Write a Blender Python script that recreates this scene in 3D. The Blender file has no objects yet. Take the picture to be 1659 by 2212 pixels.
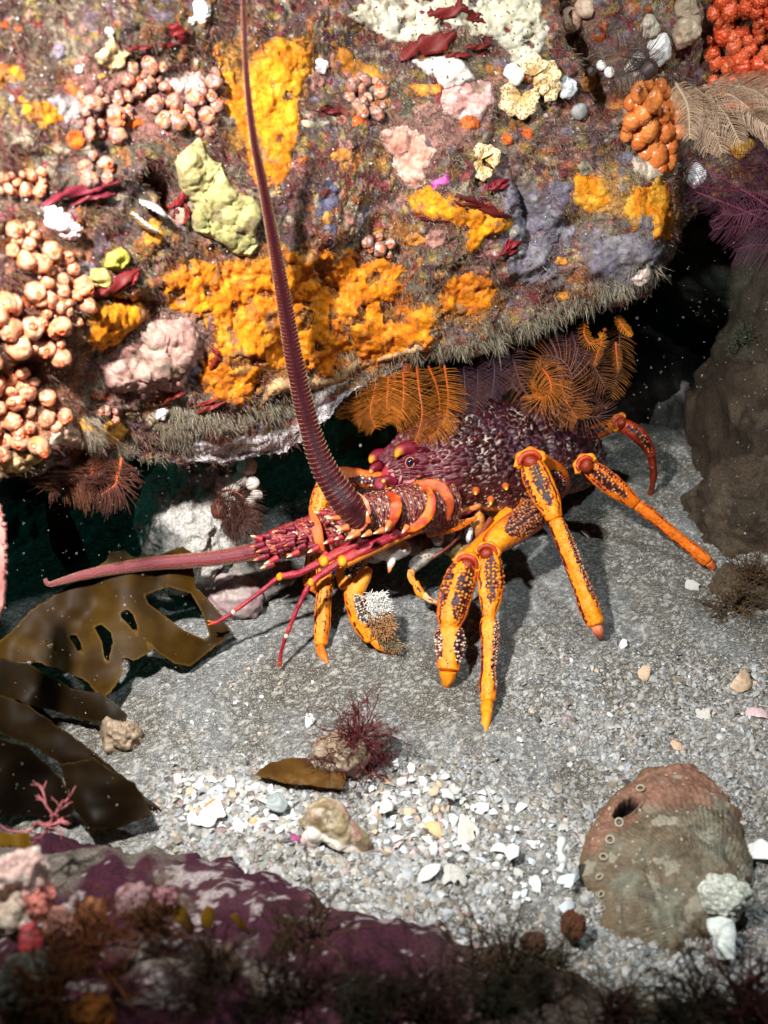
import bpy, math, random
import numpy as np
from mathutils import Vector
from mathutils.bvhtree import BVHTree

# ---------------------------------------------------------------- camera
scene = bpy.context.scene
PITCH = math.radians(33.0)
CAM = np.array([0.0, 0.0, 0.50])
FWD = np.array([0.0, math.cos(PITCH), -math.sin(PITCH)])
UPV = np.array([0.0, math.sin(PITCH), math.cos(PITCH)])
RGT = np.array([1.0, 0.0, 0.0])
FPX, CU, CV = 2125.0, 829.5, 1106.0           # focal length and centre on a 1659 x 2212 grid

cam_data = bpy.data.cameras.new("camera")
cam = bpy.data.objects.new("camera", cam_data)
scene.collection.objects.link(cam)
cam.location = CAM
cam.rotation_euler = (math.pi / 2 - PITCH, 0, 0)
cam_data.sensor_fit = 'VERTICAL'
cam_data.sensor_height = 36.0
cam_data.lens = 18.0 * FPX / CV
cam_data.clip_start = 0.01
cam_data.clip_end = 60.0
cam_data.dof.use_dof = True
cam_data.dof.focus_distance = 0.78
cam_data.dof.aperture_fstop = 7.5
scene.camera = cam

# ---------------------------------------------------------------- world, lamps
world = bpy.data.worlds.new("World")
scene.world = world
world.use_nodes = True
wn = world.node_tree
wn.nodes.clear()
wo = wn.nodes.new('ShaderNodeOutputWorld')
wb = wn.nodes.new('ShaderNodeBackground')
sky = wn.nodes.new('ShaderNodeTexSky')
sky.sky_type = 'NISHITA'
sky.sun_disc = False
sky.sun_elevation = math.radians(60)
sky.sun_rotation = math.radians(200)
wm = wn.nodes.new('ShaderNodeMixRGB')
wm.blend_type = 'MULTIPLY'
wm.inputs[0].default_value = 1.0
wm.inputs[2].default_value = (0.03, 0.5, 0.36, 1)   # daylight after metres of green sea water
wn.links.new(sky.outputs[0], wm.inputs[1])
wn.links.new(wm.outputs[0], wb.inputs[0])
wb.inputs[1].default_value = 0.0025
wn.links.new(wb.outputs[0], wo.inputs[0])

def lamp(name, kind, loc, aim, energy, color, **kw):
    l = bpy.data.lights.new(name, kind)
    l.energy = energy
    l.color = color
    for k, v in kw.items():
        setattr(l, k, v)
    o = bpy.data.objects.new(name, l)
    scene.collection.objects.link(o)
    o.location = loc
    d = Vector(aim) - Vector(loc)
    o.rotation_euler = d.to_track_quat('-Z', 'Y').to_euler()
    return o

# faint green daylight slanting in from the open water at the left
lamp("sun", 'SUN', (-3, 1, 3), (-3 + 1.0, 1 - .15, 3 - .62), 0.16, (0.08, 0.9, 0.66), angle=math.radians(12))
# the diver's two flash heads, one either side of the camera: the light the photograph was taken by
lamp("flash_head_left", 'SPOT', (-0.20, 0.27, 0.61), (-0.05, 0.62, 0.14), 40.0, (1.0, 0.96, 0.91),
     spot_size=math.radians(92), spot_blend=0.85, shadow_soft_size=0.016)
lamp("flash_head_right", 'SPOT', (0.25, 0.45, 0.72), (0.21, 0.60, 0.20), 10.0, (0.88, 0.98, 1.0),
     spot_size=math.radians(110), spot_blend=0.9, shadow_soft_size=0.016)

scene.view_settings.view_transform = 'Standard'
scene.view_settings.look = 'None'
scene.view_settings.gamma = 1.0
scene.view_settings.exposure = 0.0
scene.cycles.use_denoising = True
scene.cycles.max_bounces = 6
scene.cycles.diffuse_bounces = 3
scene.cycles.glossy_bounces = 3

# ---------------------------------------------------------------- helpers
rng = np.random.default_rng(7)
random.seed(7)
COL = scene.collection

def ray(u, v):
    u = np.asarray(u, float); v = np.asarray(v, float)
    return FWD + ((u - CU) / FPX)[..., None] * RGT + ((CV - v) / FPX)[..., None] * UPV

def P(u, v, d):
    return CAM + np.asarray(d, float)[..., None] * ray(u, v)

def proj(X):
    q = np.asarray(X) - CAM
    d = q @ FWD
    return CU + FPX * (q @ RGT) / d, CV - FPX * (q @ UPV) / d, d

def lin(*c):
    c = np.array(c, float) / 255.0
    return np.where(c <= 0.04045, c / 12.92, ((c + 0.055) / 1.055) ** 2.4)

def norm(a):
    return a / np.maximum(np.linalg.norm(a, axis=-1, keepdims=True), 1e-12)

def sstep(x, a=0.0, b=1.0):
    t = np.clip((np.asarray(x, float) - a) / (b - a), 0, 1)
    return t * t * (3 - 2 * t)

def lerp(a, b, t):
    return a + (b - a) * t

def _hash(ix, iy, iz, seed):
    h = (ix.astype(np.uint32) * np.uint32(374761393) + iy.astype(np.uint32) * np.uint32(668265263)
         + iz.astype(np.uint32) * np.uint32(2147483647 ^ 1274126177) + np.uint32((seed * 974711 + 12345) & 0xffffffff))
    h = (h ^ (h >> np.uint32(13))) * np.uint32(1274126177)
    h = (h ^ (h >> np.uint32(16))) * np.uint32(2246822519)
    h = h ^ (h >> np.uint32(13))
    return h.astype(np.float64) / 4294967295.0

def vnoise(X, scale, seed=0):
    p = np.asarray(X, float) * scale
    i = np.floor(p).astype(np.int64)
    f = p - i
    f = f * f * f * (f * (f * 6 - 15) + 10)
    out = 0
    for dx in (0, 1):
        wx = f[..., 0] if dx else 1 - f[..., 0]
        for dy in (0, 1):
            wy = f[..., 1] if dy else 1 - f[..., 1]
            for dz in (0, 1):
                wz = f[..., 2] if dz else 1 - f[..., 2]
                out = out + wx * wy * wz * _hash(i[..., 0] + dx, i[..., 1] + dy, i[..., 2] + dz, seed)
    return out * 2 - 1

def fbm(X, scale, octv=4, seed=0, gain=0.5):
    o, a, s, t = 0, 1.0, scale, 0
    for k in range(octv):
        o = o + a * vnoise(X, s, seed + 17 * k)
        t += a
        a *= gain
        s *= 2.03
    return o / t * 1.5

def worley(X, scale, seed=0, jit=0.9):
    """F1, F2 and a random id per cell; X has 3 columns"""
    p = np.asarray(X, float) * scale
    i = np.floor(p).astype(np.int64)
    f1 = np.full(p.shape[:-1], 9.0); f2 = f1.copy(); cid = np.zeros_like(f1)
    for dx in (-1, 0, 1):
        for dy in (-1, 0, 1):
            for dz in (-1, 0, 1):
                jx, jy, jz = i[..., 0] + dx, i[..., 1] + dy, i[..., 2] + dz
                c = np.stack([jx + 0.5 + jit * (_hash(jx, jy, jz, seed) - .5),
                              jy + 0.5 + jit * (_hash(jx, jy, jz, seed + 1) - .5),
                              jz + 0.5 + jit * (_hash(jx, jy, jz, seed + 2) - .5)], -1)
                d = np.linalg.norm(p - c, axis=-1)
                h = _hash(jx, jy, jz, seed + 3)
                near = d < f1
                f2 = np.where(near, f1, np.minimum(f2, d))
                cid = np.where(near, h, cid)
                f1 = np.where(near, d, f1)
    return f1, f2, cid

def worley2(a, b, seed=0, jit=0.85):
    i = np.floor(a).astype(np.int64); j = np.floor(b).astype(np.int64)
    f1 = np.full(a.shape, 9.0); f2 = f1.copy(); cid = np.zeros_like(f1)
    z = np.zeros_like(i)
    for dx in (-1, 0, 1):
        for dy in (-1, 0, 1):
            jx, jy = i + dx, j + dy
            ca = jx + .5 + jit * (_hash(jx, jy, z, seed) - .5)
            cb = jy + .5 + jit * (_hash(jx, jy, z, seed + 1) - .5)
            d = np.hypot(a - ca, b - cb)
            near = d < f1
            f2 = np.where(near, f1, np.minimum(f2, d))
            cid = np.where(near, _hash(jx, jy, z, seed + 3), cid)
            f1 = np.where(near, d, f1)
    return f1, f2, cid

def catmull(pts, n):
    pts = np.asarray(pts, float)
    if pts.ndim == 1:
        pts = pts[:, None]
    p = np.vstack([2 * pts[0] - pts[1], pts, 2 * pts[-1] - pts[-2]])
    m = len(pts) - 1
    t = np.linspace(0, m, n)
    k = np.minimum(t.astype(int), m - 1)
    f = (t - k)[:, None]
    a, b, c, d = p[k], p[k + 1], p[k + 2], p[k + 3]
    return 0.5 * (2 * b + (c - a) * f + (2 * a - 5 * b + 4 * c - d) * f ** 2 + (3 * b - a - 3 * c + d) * f ** 3)

def tag(o, label=None, cat=None, group=None, kind=None):
    if label: o['label'] = label
    if cat: o['category'] = cat
    if group: o['group'] = group
    if kind: o['kind'] = kind
    return o

def empty(name, loc=(0, 0, 0)):
    o = bpy.data.objects.new(name, None)
    o.empty_display_size = 0.02
    o.location = loc
    COL.objects.link(o)
    return o

def make_mesh(name, V, F, C=None, smooth=True):
    """F: one (n,k) index array or a list of such arrays"""
    V = np.asarray(V, np.float64).reshape(-1, 3)
    Fs = F if isinstance(F, list) else [F]
    Fs = [np.asarray(f, np.int64) for f in Fs if len(f)]
    me = bpy.data.meshes.new(name)
    me.vertices.add(len(V))
    me.vertices.foreach_set('co', V.astype(np.float32).ravel())
    nl = sum(f.size for f in Fs); npoly = sum(len(f) for f in Fs)
    me.loops.add(nl)
    me.loops.foreach_set('vertex_index', np.concatenate([f.ravel() for f in Fs]).astype(np.int32))
    me.polygons.add(npoly)
    tot = np.concatenate([np.full(len(f), f.shape[1]) for f in Fs])
    st = np.concatenate([[0], np.cumsum(tot)[:-1]])
    me.polygons.foreach_set('loop_start', st.astype(np.int32))
    me.polygons.foreach_set('loop_total', tot.astype(np.int32))
    me.update(calc_edges=True)
    me.polygons.foreach_set('use_smooth', np.full(npoly, smooth, dtype=bool))
    if C is not None:
        C = np.asarray(C, float)
        if C.ndim == 1:
            C = np.tile(C, (len(V), 1))
        at = me.attributes.new('Col', 'FLOAT_COLOR', 'POINT')
        at.data.foreach_set('color', np.hstack([np.clip(C, 0, 1), np.ones((len(V), 1))]).astype(np.float32).ravel())
    return me

def obj(name, V, F, mat, parent=None, C=None, smooth=True, origin=None):
    V = np.asarray(V, float).reshape(-1, 3)
    if origin is None and parent is None:
        origin = np.array([(V[:, 0].min() + V[:, 0].max()) / 2, (V[:, 1].min() + V[:, 1].max()) / 2, V[:, 2].min()])
    if origin is not None:
        V = V - origin
    me = make_mesh(name, V, F, C, smooth)
    me.materials.append(mat)
    o = bpy.data.objects.new(name, me)
    COL.objects.link(o)
    if origin is not None:
        o.location = origin
    if parent is not None:
        o.parent = parent
    return o

def rel(parent):
    """world position of a (parented) object, used to express a child's vertices"""
    p = np.zeros(3)
    while parent is not None:
        p = p + np.array(parent.location)
        parent = parent.parent
    return p

def child(name, V, F, mat, parent, C=None, smooth=True):
    return obj(name, np.asarray(V, float).reshape(-1, 3) - rel(parent), F, mat, parent, C, smooth)

class MB:
    def __init__(s):
        s.V, s.F3, s.F4, s.C, s.n = [], [], [], [], 0
    def add(s, V, F, C=(1, 1, 1)):
        V = np.asarray(V, float).reshape(-1, 3)
        for f in (F if isinstance(F, list) else [F]):
            f = np.asarray(f, np.int64)
            if len(f):
                (s.F3 if f.shape[1] == 3 else s.F4).append(f + s.n)
        C = np.asarray(C, float)
        if C.ndim == 1:
            C = np.tile(C, (len(V), 1))
        s.V.append(V); s.C.append(C); s.n += len(V)
        return s
    def get(s):
        F = []
        if s.F3: F.append(np.vstack(s.F3))
        if s.F4: F.append(np.vstack(s.F4))
        return np.vstack(s.V), F, np.vstack(s.C)
    def obj(s, name, mat, parent=None, smooth=True, origin=None):
        V, F, C = s.get()
        if parent is not None:
            return child(name, V, F, mat, parent, C, smooth)
        return obj(name, V, F, mat, None, C, smooth, origin)

def grid_faces(n, m, wrap=False):
    """faces of an n x m vertex grid (row major); wrap closes the columns"""
    i = np.arange(n - 1)[:, None]; j = np.arange(m if wrap else m - 1)[None, :]
    j2 = (j + 1) % m
    return np.stack([i * m + j, i * m + j2, (i + 1) * m + j2, (i + 1) * m + j], -1).reshape(-1, 4)

def frames(path, front=None):
    T = norm(np.gradient(path, axis=0))
    if front is None:
        front = CAM - path
    N = front - (front * T).sum(-1, keepdims=True) * T
    N = norm(N)
    B = np.cross(T, N)
    return T, N, B

def tube(path, r, m=10, front=None, flat=1.0, cap=True):
    """tube round a path; r per node; returns V, F"""
    path = np.asarray(path, float); n = len(path)
    r = np.broadcast_to(np.asarray(r, float), (n,))
    T, N, B = frames(path, front)
    th = np.linspace(-math.pi, math.pi, m, endpoint=False)
    V = path[:, None] + r[:, None, None] * (np.cos(th)[None, :, None] * N[:, None] * flat + np.sin(th)[None, :, None] * B[:, None])
    V = V.reshape(-1, 3)
    F = [grid_faces(n, m, True)]
    if cap:
        V = np.vstack([V, path[:1], path[-1:]])
        j = np.arange(m); j2 = (j + 1) % m
        F.append(np.vstack([np.stack([np.full(m, n * m), j2, j], -1),
                            np.stack([np.full(m, n * m + 1), (n - 1) * m + j, (n - 1) * m + j2], -1)]))
    return V, F

def thin_tubes(paths, radii):
    """many 3-sided tubes at once: paths (N,k,3), radii (N,k)"""
    N_, k, _ = paths.shape
    T = norm(np.gradient(paths, axis=1))
    a = np.where(np.abs(T[..., 2:3]) > .9, np.array([1., 0, 0]), np.array([0, 0, 1.]))
    N = norm(np.cross(T, a)); B = np.cross(T, N)
    V = []
    for q in range(3):
        an = q * 2 * math.pi / 3
        V.append(paths + radii[..., None] * (math.cos(an) * N + math.sin(an) * B))
    V = np.stack(V, 2)                                   # N,k,3sides,3
    base = np.arange(N_)[:, None, None] * (k * 3)
    i = np.arange(k - 1)[None, :, None]; q = np.arange(3)[None, None, :]; q2 = (q + 1) % 3
    F = np.stack([base + i * 3 + q, base + i * 3 + q2, base + (i + 1) * 3 + q2, base + (i + 1) * 3 + q], -1).reshape(-1, 4)
    return V.reshape(-1, 3), F

def sphere(c, r, n=10, m=14, axes=None):
    """uv sphere; r scalar or 3 radii"""
    a = np.linspace(0, math.pi, n); b = np.linspace(0, 2 * math.pi, m, endpoint=False)
    S = np.stack([np.sin(a)[:, None] * np.cos(b), np.sin(a)[:, None] * np.sin(b), np.repeat(np.cos(a)[:, None], m, 1)], -1).reshape(-1, 3)
    S = S * np.asarray(r, float)
    if axes is not None:
        S = S @ np.asarray(axes)
    return np.asarray(c) + S, grid_faces(n, m, True)

def basis(nrm, roll=0.0):
    z = norm(np.asarray(nrm, float))
    a = np.array([0, 0, 1.0]) if abs(z[2]) < .9 else np.array([1.0, 0, 0])
    x = norm(np.cross(a, z)); y = np.cross(z, x)
    c, s = math.cos(roll), math.sin(roll)
    return np.array([c * x + s * y, -s * x + c * y, z])

# ---------------------------------------------------------------- materials
MATS = {}
def mat(name, rough=0.7, spec=0.4, var=0.2, vscale=300.0, bump=0.0, bscale=600.0, coat=0.0, sss=0.0,
        transl=0.0, sheen=0.0, speck=None, base=None):
    if name in MATS:
        return MATS[name]
    m = bpy.data.materials.new(name)
    m.use_nodes = True
    nt = m.node_tree; N = nt.nodes; L = nt.links
    bs = N['Principled BSDF']
    bs.inputs['Roughness'].default_value = rough
    bs.inputs['Specular IOR Level'].default_value = spec
    bs.inputs['Coat Weight'].default_value = coat
    bs.inputs['Coat Roughness'].default_value = 0.15
    if base is None:
        at = N.new('ShaderNodeAttribute'); at.attribute_name = 'Col'
        src = at.outputs['Color']
    else:
        rgb = N.new('ShaderNodeRGB'); rgb.outputs[0].default_value = (*base, 1)
        src = rgb.outputs[0]
    tc = N.new('ShaderNodeTexCoord')
    nz = N.new('ShaderNodeTexNoise'); nz.inputs['Scale'].default_value = vscale; nz.inputs['Detail'].default_value = 5
    nz.inputs['Roughness'].default_value = 0.65
    L.new(tc.outputs['Object'], nz.inputs['Vector'])
    mr = N.new('ShaderNodeMapRange')
    mr.inputs[1].default_value = 0.25; mr.inputs[2].default_value = 0.75
    mr.inputs[3].default_value = 1 - var; mr.inputs[4].default_value = 1 + var
    L.new(nz.outputs['Fac'], mr.inputs[0])
    mx = N.new('ShaderNodeMixRGB'); mx.blend_type = 'MULTIPLY'; mx.inputs[0].default_value = 1
    L.new(src, mx.inputs[1]); L.new(mr.outputs[0], mx.inputs[2])
    out = mx.outputs[0]
    if speck:
        vo = N.new('ShaderNodeTexVoronoi'); vo.inputs['Scale'].default_value = speck[0]
        L.new(tc.outputs['Object'], vo.inputs['Vector'])
        cr = N.new('ShaderNodeMapRange'); cr.inputs[1].default_value = speck[1]; cr.inputs[2].default_value = speck[1] * 1.6
        cr.inputs[3].default_value = 1; cr.inputs[4].default_value = 0
        L.new(vo.outputs['Distance'], cr.inputs[0])
        m2 = N.new('ShaderNodeMixRGB'); L.new(cr.outputs[0], m2.inputs[0]); L.new(out, m2.inputs[1])
        m2.inputs[2].default_value = (*speck[2], 1)
        out = m2.outputs[0]
    L.new(out, bs.inputs['Base Color'])
    if sss:
        bs.inputs['Subsurface Weight'].default_value = sss
        bs.inputs['Subsurface Radius'].default_value = (0.004, 0.002, 0.001)
        bs.inputs['Subsurface Scale'].default_value = 1.0
    if sheen:
        bs.inputs['Sheen Weight'].default_value = sheen
    if bump:
        n2 = N.new('ShaderNodeTexNoise'); n2.inputs['Scale'].default_value = bscale; n2.inputs['Detail'].default_value = 6
        n2.inputs['Roughness'].default_value = 0.7
        L.new(tc.outputs['Object'], n2.inputs['Vector'])
        bp = N.new('ShaderNodeBump'); bp.inputs['Strength'].default_value = bump; bp.inputs['Distance'].default_value = 0.002
        L.new(n2.outputs['Fac'], bp.inputs['Height'])
        L.new(bp.outputs[0], bs.inputs['Normal'])
    if transl:
        tr = N.new('ShaderNodeBsdfTranslucent'); L.new(out, tr.inputs[0])
        ms = N.new('ShaderNodeMixShader'); ms.inputs[0].default_value = transl
        L.new(bs.outputs[0], ms.inputs[1]); L.new(tr.outputs[0], ms.inputs[2])
        L.new(ms.outputs[0], N['Material Output'].inputs[0])
    MATS[name] = m
    return m

M_ROCK = mat('encrusted_rock', rough=0.9, spec=0.2, var=0.65, vscale=520, bump=1.0, bscale=480)
M_TURF = mat('algal_turf', rough=0.85, spec=0.2, var=0.3, vscale=500)
M_SPONGE = mat('sponge', rough=0.8, spec=0.2, var=0.40, vscale=480, bump=0.8, bscale=620, sss=0.05)
M_PORE = mat('pored_sponge', rough=0.7, spec=0.3, var=0.2, vscale=300, bump=0.4, bscale=700, speck=(230, 0.14, (0.10, 0.07, 0.06)))
M_LACE = mat('lace_bryozoan', rough=0.7, spec=0.3, var=0.15, vscale=300, speck=(520, 0.3, (0.30, 0.17, 0.07)))
M_WET = mat('wet_tunic', rough=0.28, spec=0.5, var=0.15, vscale=350, sss=0.25)
M_CORAL = mat('soft_coral', rough=0.32, spec=0.5, var=0.2, vscale=500, sss=0.25)
M_SHELL = mat('shell', rough=0.45, spec=0.5, var=0.22, vscale=350, bump=0.25, bscale=500)
M_SAND = mat('shell_sand', rough=0.9, spec=0.2, var=0.6, vscale=700, bump=1.0, bscale=750, speck=(850, 0.22, (0.46, 0.46, 0.44)))
M_CHITIN = mat('chitin', rough=0.38, spec=0.45, var=0.28, vscale=380, bump=0.35, bscale=800, coat=0.0)
M_EYE = mat('eye_gloss', rough=0.06, spec=0.6, var=0.0, coat=1.0)
M_FUZZ = mat('bristle', rough=0.6, spec=0.3, var=0.2, vscale=500)
M_KELP = mat('kelp', rough=0.55, spec=0.18, var=0.25, vscale=60, bump=0.0, bscale=160, transl=0.35)
M_ALGA = mat('red_alga', rough=0.5, spec=0.35, var=0.25, vscale=250, transl=0.2)
M_PLUME = mat('feather_plume', rough=0.5, spec=0.4, var=0.2, vscale=400)
M_SNOW = mat('drifting_speck', rough=0.6, var=0.1, base=(0.75, 0.75, 0.7))

# ---------------------------------------------------------------- the overhanging boulder
LIPC = np.array([  # u, v, depth of the lip; depth of the face far above it
    (-500, 1090, .50, .43), (-200, 1070, .55, .46), (0, 1035, .60, .49), (110, 1005, .63, .515), (250, 985, .67, .54), (400, 1012, .712, .575),
    (480, 1018, .732, .595), (600, 990, .752, .62), (690, 938, .768, .635), (770, 862, .784, .645), (860, 818, .795, .655),
    (960, 780, .80, .665), (1150, 715, .825, .685), (1330, 645, .845, .70), (1420, 580, .86, .715), (1470, 500, .87, .72),
    (1530, 435, .86, .715), (1660, 405, .83, .70), (1900, 390, .79, .68), (2300, 390, .74, .66)])
NC, NR = 760, 440
lip = catmull(LIPC, NC)
lip[:, 0] = np.sort(lip[:, 0])
Lp = P(lip[:, 0], lip[:, 1], lip[:, 2])
Tp = P(lip[:, 0], np.full(NC, -330.0), lip[:, 3])
prof = []
tf = np.linspace(0, 1, 300)
for t in np.linspace(0, 1, 24):                       # rolled-back top, above the frame
    prof.append(('t', t))
VR = []
for t in np.linspace(0, 1, 24)[:-1]:
    a = (1 - t) * math.pi / 2
    VR.append(Tp + np.array([0, 0.45 * (1 - math.cos(a)) , 0.30 * math.sin(a)]))
for t in tf:
    b = 0.045 * math.sin(math.pi * t) ** 0.8
    VR.append(lerp(Tp, Lp, t) + np.array([0, -b, b * 0.1]))
na = 60
for k in range(1, na + 1):
    t = k / na
    a = t * math.pi / 2
    q = np.array([0, 0.03 * math.sin(a) + 0.42 * max(0, t - .12) ** 1.3, 0.016 * (1 - math.cos(a)) - 0.004 * math.sin(2 * a) + 0.10 * t * t])
    VR.append(Lp + q)
V = np.stack(VR, 0)
nr = len(VR)
def grid_normals(G):
    n = np.cross(np.gradient(G, axis=1), np.gradient(G, axis=0))
    return norm(n)
Nn = grid_normals(V)
if (Nn[150, NC // 2] @ (CAM - V[150, NC // 2])) < 0:
    Nn = -Nn
X = V.copy()
disp = 0.013 * fbm(X, 9, 3, 3) + 0.006 * fbm(X, 28, 3, 5) + 0.0022 * fbm(X, 90, 3, 9)
ridge = 1 - np.abs(fbm(X * np.array([1, 1, 1.6]), 14, 3, 21))
disp += 0.007 * (ridge - .6)
uu, vv, _ = proj(V)
def crease(pts, w):
    q = catmull(pts, 14); dd = np.full(uu.shape, 1e9)
    for a, b in q: dd = np.minimum(dd, np.hypot(uu - a, vv - b))
    return np.exp(-(dd / w) ** 2)
disp -= 0.055 * crease([(1205, -80), (1255, 50), (1305, 125), (1345, 215)], 26) + 0.024 * crease([(330, 385), (365, 405), (375, 440)], 24) + 0.012 * crease([(1130, 400), (1155, 480), (1150, 540)], 14) + 0.010 * crease([(235, 650), (330, 660), (345, 690)], 12)
V = V + Nn * disp[..., None]
V += Nn * (0.0012 * fbm(V, 320, 2, 31))[..., None]
# bare rock and thin film colours (maroon, olive, grey turf; coralline pink; specks)
Xf = V.reshape(-1, 3)
n1 = fbm(Xf, 16, 4, 41); n2 = fbm(Xf, 30, 4, 43); n3 = fbm(Xf, 70, 3, 47); n4 = fbm(Xf, 190, 2, 49)
C = lerp(np.array([.22, .17, .125]), np.array([.18, .085, .075]), sstep(n1, -.25, .3)[:, None])
C = lerp(C, np.array([.14, .13, .08]), (sstep(n2, .1, .5) * .8)[:, None])
C = lerp(C, np.array([.42, .36, .27]), (sstep(n3, .25, .6) * .6)[:, None])
C = lerp(C, np.array([.55, .22, .2]), (sstep(n4 + .5 * n2, .5, .7) * .7)[:, None])
C = lerp(C, np.array([.60, .20, .03]), (sstep(fbm(Xf, 45, 3, 51), .48, .6) * .8)[:, None])
C = lerp(C, np.array([.07, .03, .05]), (sstep(fbm(Xf, 55, 3, 53), .35, .55) * .7)[:, None])
wf1, _, wid = worley(Xf, 130, 61)
sp = (wf1 < .18) & (wid > .8)
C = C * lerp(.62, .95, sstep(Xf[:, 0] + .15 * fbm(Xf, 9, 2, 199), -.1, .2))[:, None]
q1 = fbm(Xf, 48, 4, 201)
for k, (cc, thr) in enumerate([((.36, .13, .03), .40), ((.36, .17, .14), .42), ((.34, .29, .21), .42), ((.16, .13, .17), .46), ((.20, .025, .03), .42), ((.28, .20, .05), .46)]):
    q = fbm(Xf * np.array([1, 1, 1.15]), 62 + 17 * k, 5, 203 + k) + .25 * n4
    C = lerp(C, np.array(cc) * (1 + .3 * n4[:, None]), (sstep(q, thr, thr + .06) * .85)[:, None])
C = C * lerp(.72, 1.0, sstep(Xf[:, 0] - .5 * Xf[:, 2], -.40, -.20))[:, None]  # darker towards the upper left
C[sp] = np.array([.62, .58, .58])
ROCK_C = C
under = np.repeat(np.arange(nr) > 24 + 285, NC)
ROCK_V, ROCK_F = Xf, grid_faces(nr, NC)
def poly_sd(px, py, poly):
    poly = np.asarray(poly, float); d = np.full(px.shape, 1e9); inside = np.zeros(px.shape, bool)
    for k in range(len(poly)):
        a, b = poly[k - 1], poly[k]
        ab = b - a
        t = np.clip(((px - a[0]) * ab[0] + (py - a[1]) * ab[1]) / max(ab @ ab, 1e-9), 0, 1)
        d = np.minimum(d, np.hypot(px - a[0] - t * ab[0], py - a[1] - t * ab[1]))
        cr = (a[1] > py) != (b[1] > py)
        with np.errstate(divide='ignore', invalid='ignore'):
            xi = a[0] + (py - a[1]) * (b[0] - a[0]) / (b[1] - a[1])
        inside ^= cr & (px < xi)
    return np.where(inside, d, -d)
ur, vr, _ = proj(Xf)
# thin pigment films that spread out round the thicker crusts
for poly, cc, sdv in [([(350, 590), (420, 555), (600, 540), (760, 545), (880, 590), (950, 680), (950, 735), (830, 795), (700, 830), (520, 880), (430, 850), (425, 800), (470, 740), (345, 640)], (.40, .15, .02), 1),
                      ([(540, 100), (680, 80), (650, 270), (610, 410), (535, 380), (480, 230), (455, 100)], (.36, .16, .02), 2), ([(870, 420), (970, 400), (1110, 488), (1012, 550), (900, 475)], (.44, .18, .02), 3),
                      ([(950, 605), (1080, 590), (1060, 690), (950, 690)], (.40, .16, .03), 4), ([(1235, 365), (1460, 385), (1460, 530), (1240, 470)], (.40, .19, .04), 5),
                      ([(1075, 380), (1240, 390), (1240, 520), (1200, 620), (1080, 600)], (.17, .14, .18), 6), ([(1240, 500), (1450, 510), (1390, 640), (1240, 610)], (.21, .18, .20), 7),
                      ([(180, 640), (330, 640), (330, 730), (180, 760)], (.36, .15, .03), 8), ([(200, 690), (440, 680), (430, 860), (200, 860)], (.26, .14, .12), 9), ([(800, 260), (1080, 170), (1080, 270), (900, 420)], (.32, .15, .13), 10),
                      ([(170, 130), (480, 130), (470, 310), (170, 300)], (.26, .12, .10), 11), ([(0, 480), (200, 480), (200, 980), (0, 980)], (.30, .12, .06), 12)]:
    fs = poly_sd(ur, vr, poly) + 46 * fbm(Xf, 42, 5, 230 + sdv) - 6
    C = lerp(C, np.array(cc) * (1 + .45 * n4 + .2 * n3)[:, None], (sstep(fs, -6, 14) * .85)[:, None])
# white crust on the underside of the lip
ur, vr, _ = proj(Xf)
wsd = poly_sd(ur, vr, [(385, 972), (450, 952), (560, 945), (640, 915), (700, 872), (775, 828), (800, 850), (770, 920), (700, 990), (600, 1040), (480, 1060), (400, 1050)]) + 14 * fbm(Xf, 60, 4, 221)
wcol = lerp(np.array([.80, .76, .78]), np.array([.58, .50, .49]), sstep(fbm(Xf * np.array([.5, 1, 2.5]), 60, 4, 223), -.1, .5)[:, None])
C = lerp(C, wcol, sstep(wsd, 0, 6)[:, None])
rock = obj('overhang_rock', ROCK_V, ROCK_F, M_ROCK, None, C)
tag(rock, 'huge overhanging boulder crusted all over with orange sponge and brown turf', 'rock')

class Surf:
    def __init__(s, V, F, FN=None):
        s.FN = FN
        s.bvh = BVHTree.FromPolygons([tuple(x) for x in V.tolist()], F.tolist())
    def hit(s, u, v):
        """pixel rays -> points, normals (facing the camera), mask"""
        u = np.asarray(u, float).ravel(); v = np.asarray(v, float).ravel()
        D = norm(ray(u, v)); Pn = np.zeros((len(u), 3)); Nn = np.zeros((len(u), 3)); ok = np.zeros(len(u), bool)
        o = Vector(CAM)
        for i in range(len(u)):
            h = s.bvh.ray_cast(o, Vector(D[i]))
            if h[0] is not None:
                Pn[i] = h[0]; n = np.array(h[1]) if s.FN is None else s.FN[h[2]]
                Nn[i] = n if n @ D[i] < 0 else -n
                ok[i] = True
        return Pn, Nn, ok
Gs = V.copy()                                          # smoothed surface: steadier normals for what grows on it
for _ in range(14):
    Gs[1:-1, 1:-1] = (Gs[:-2, 1:-1] + Gs[2:, 1:-1] + Gs[1:-1, :-2] + Gs[1:-1, 2:] + 2 * Gs[1:-1, 1:-1]) / 6
SN = grid_normals(Gs)
ROCK = Surf(ROCK_V, ROCK_F, SN[:-1, :-1].reshape(-1, 3))

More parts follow.
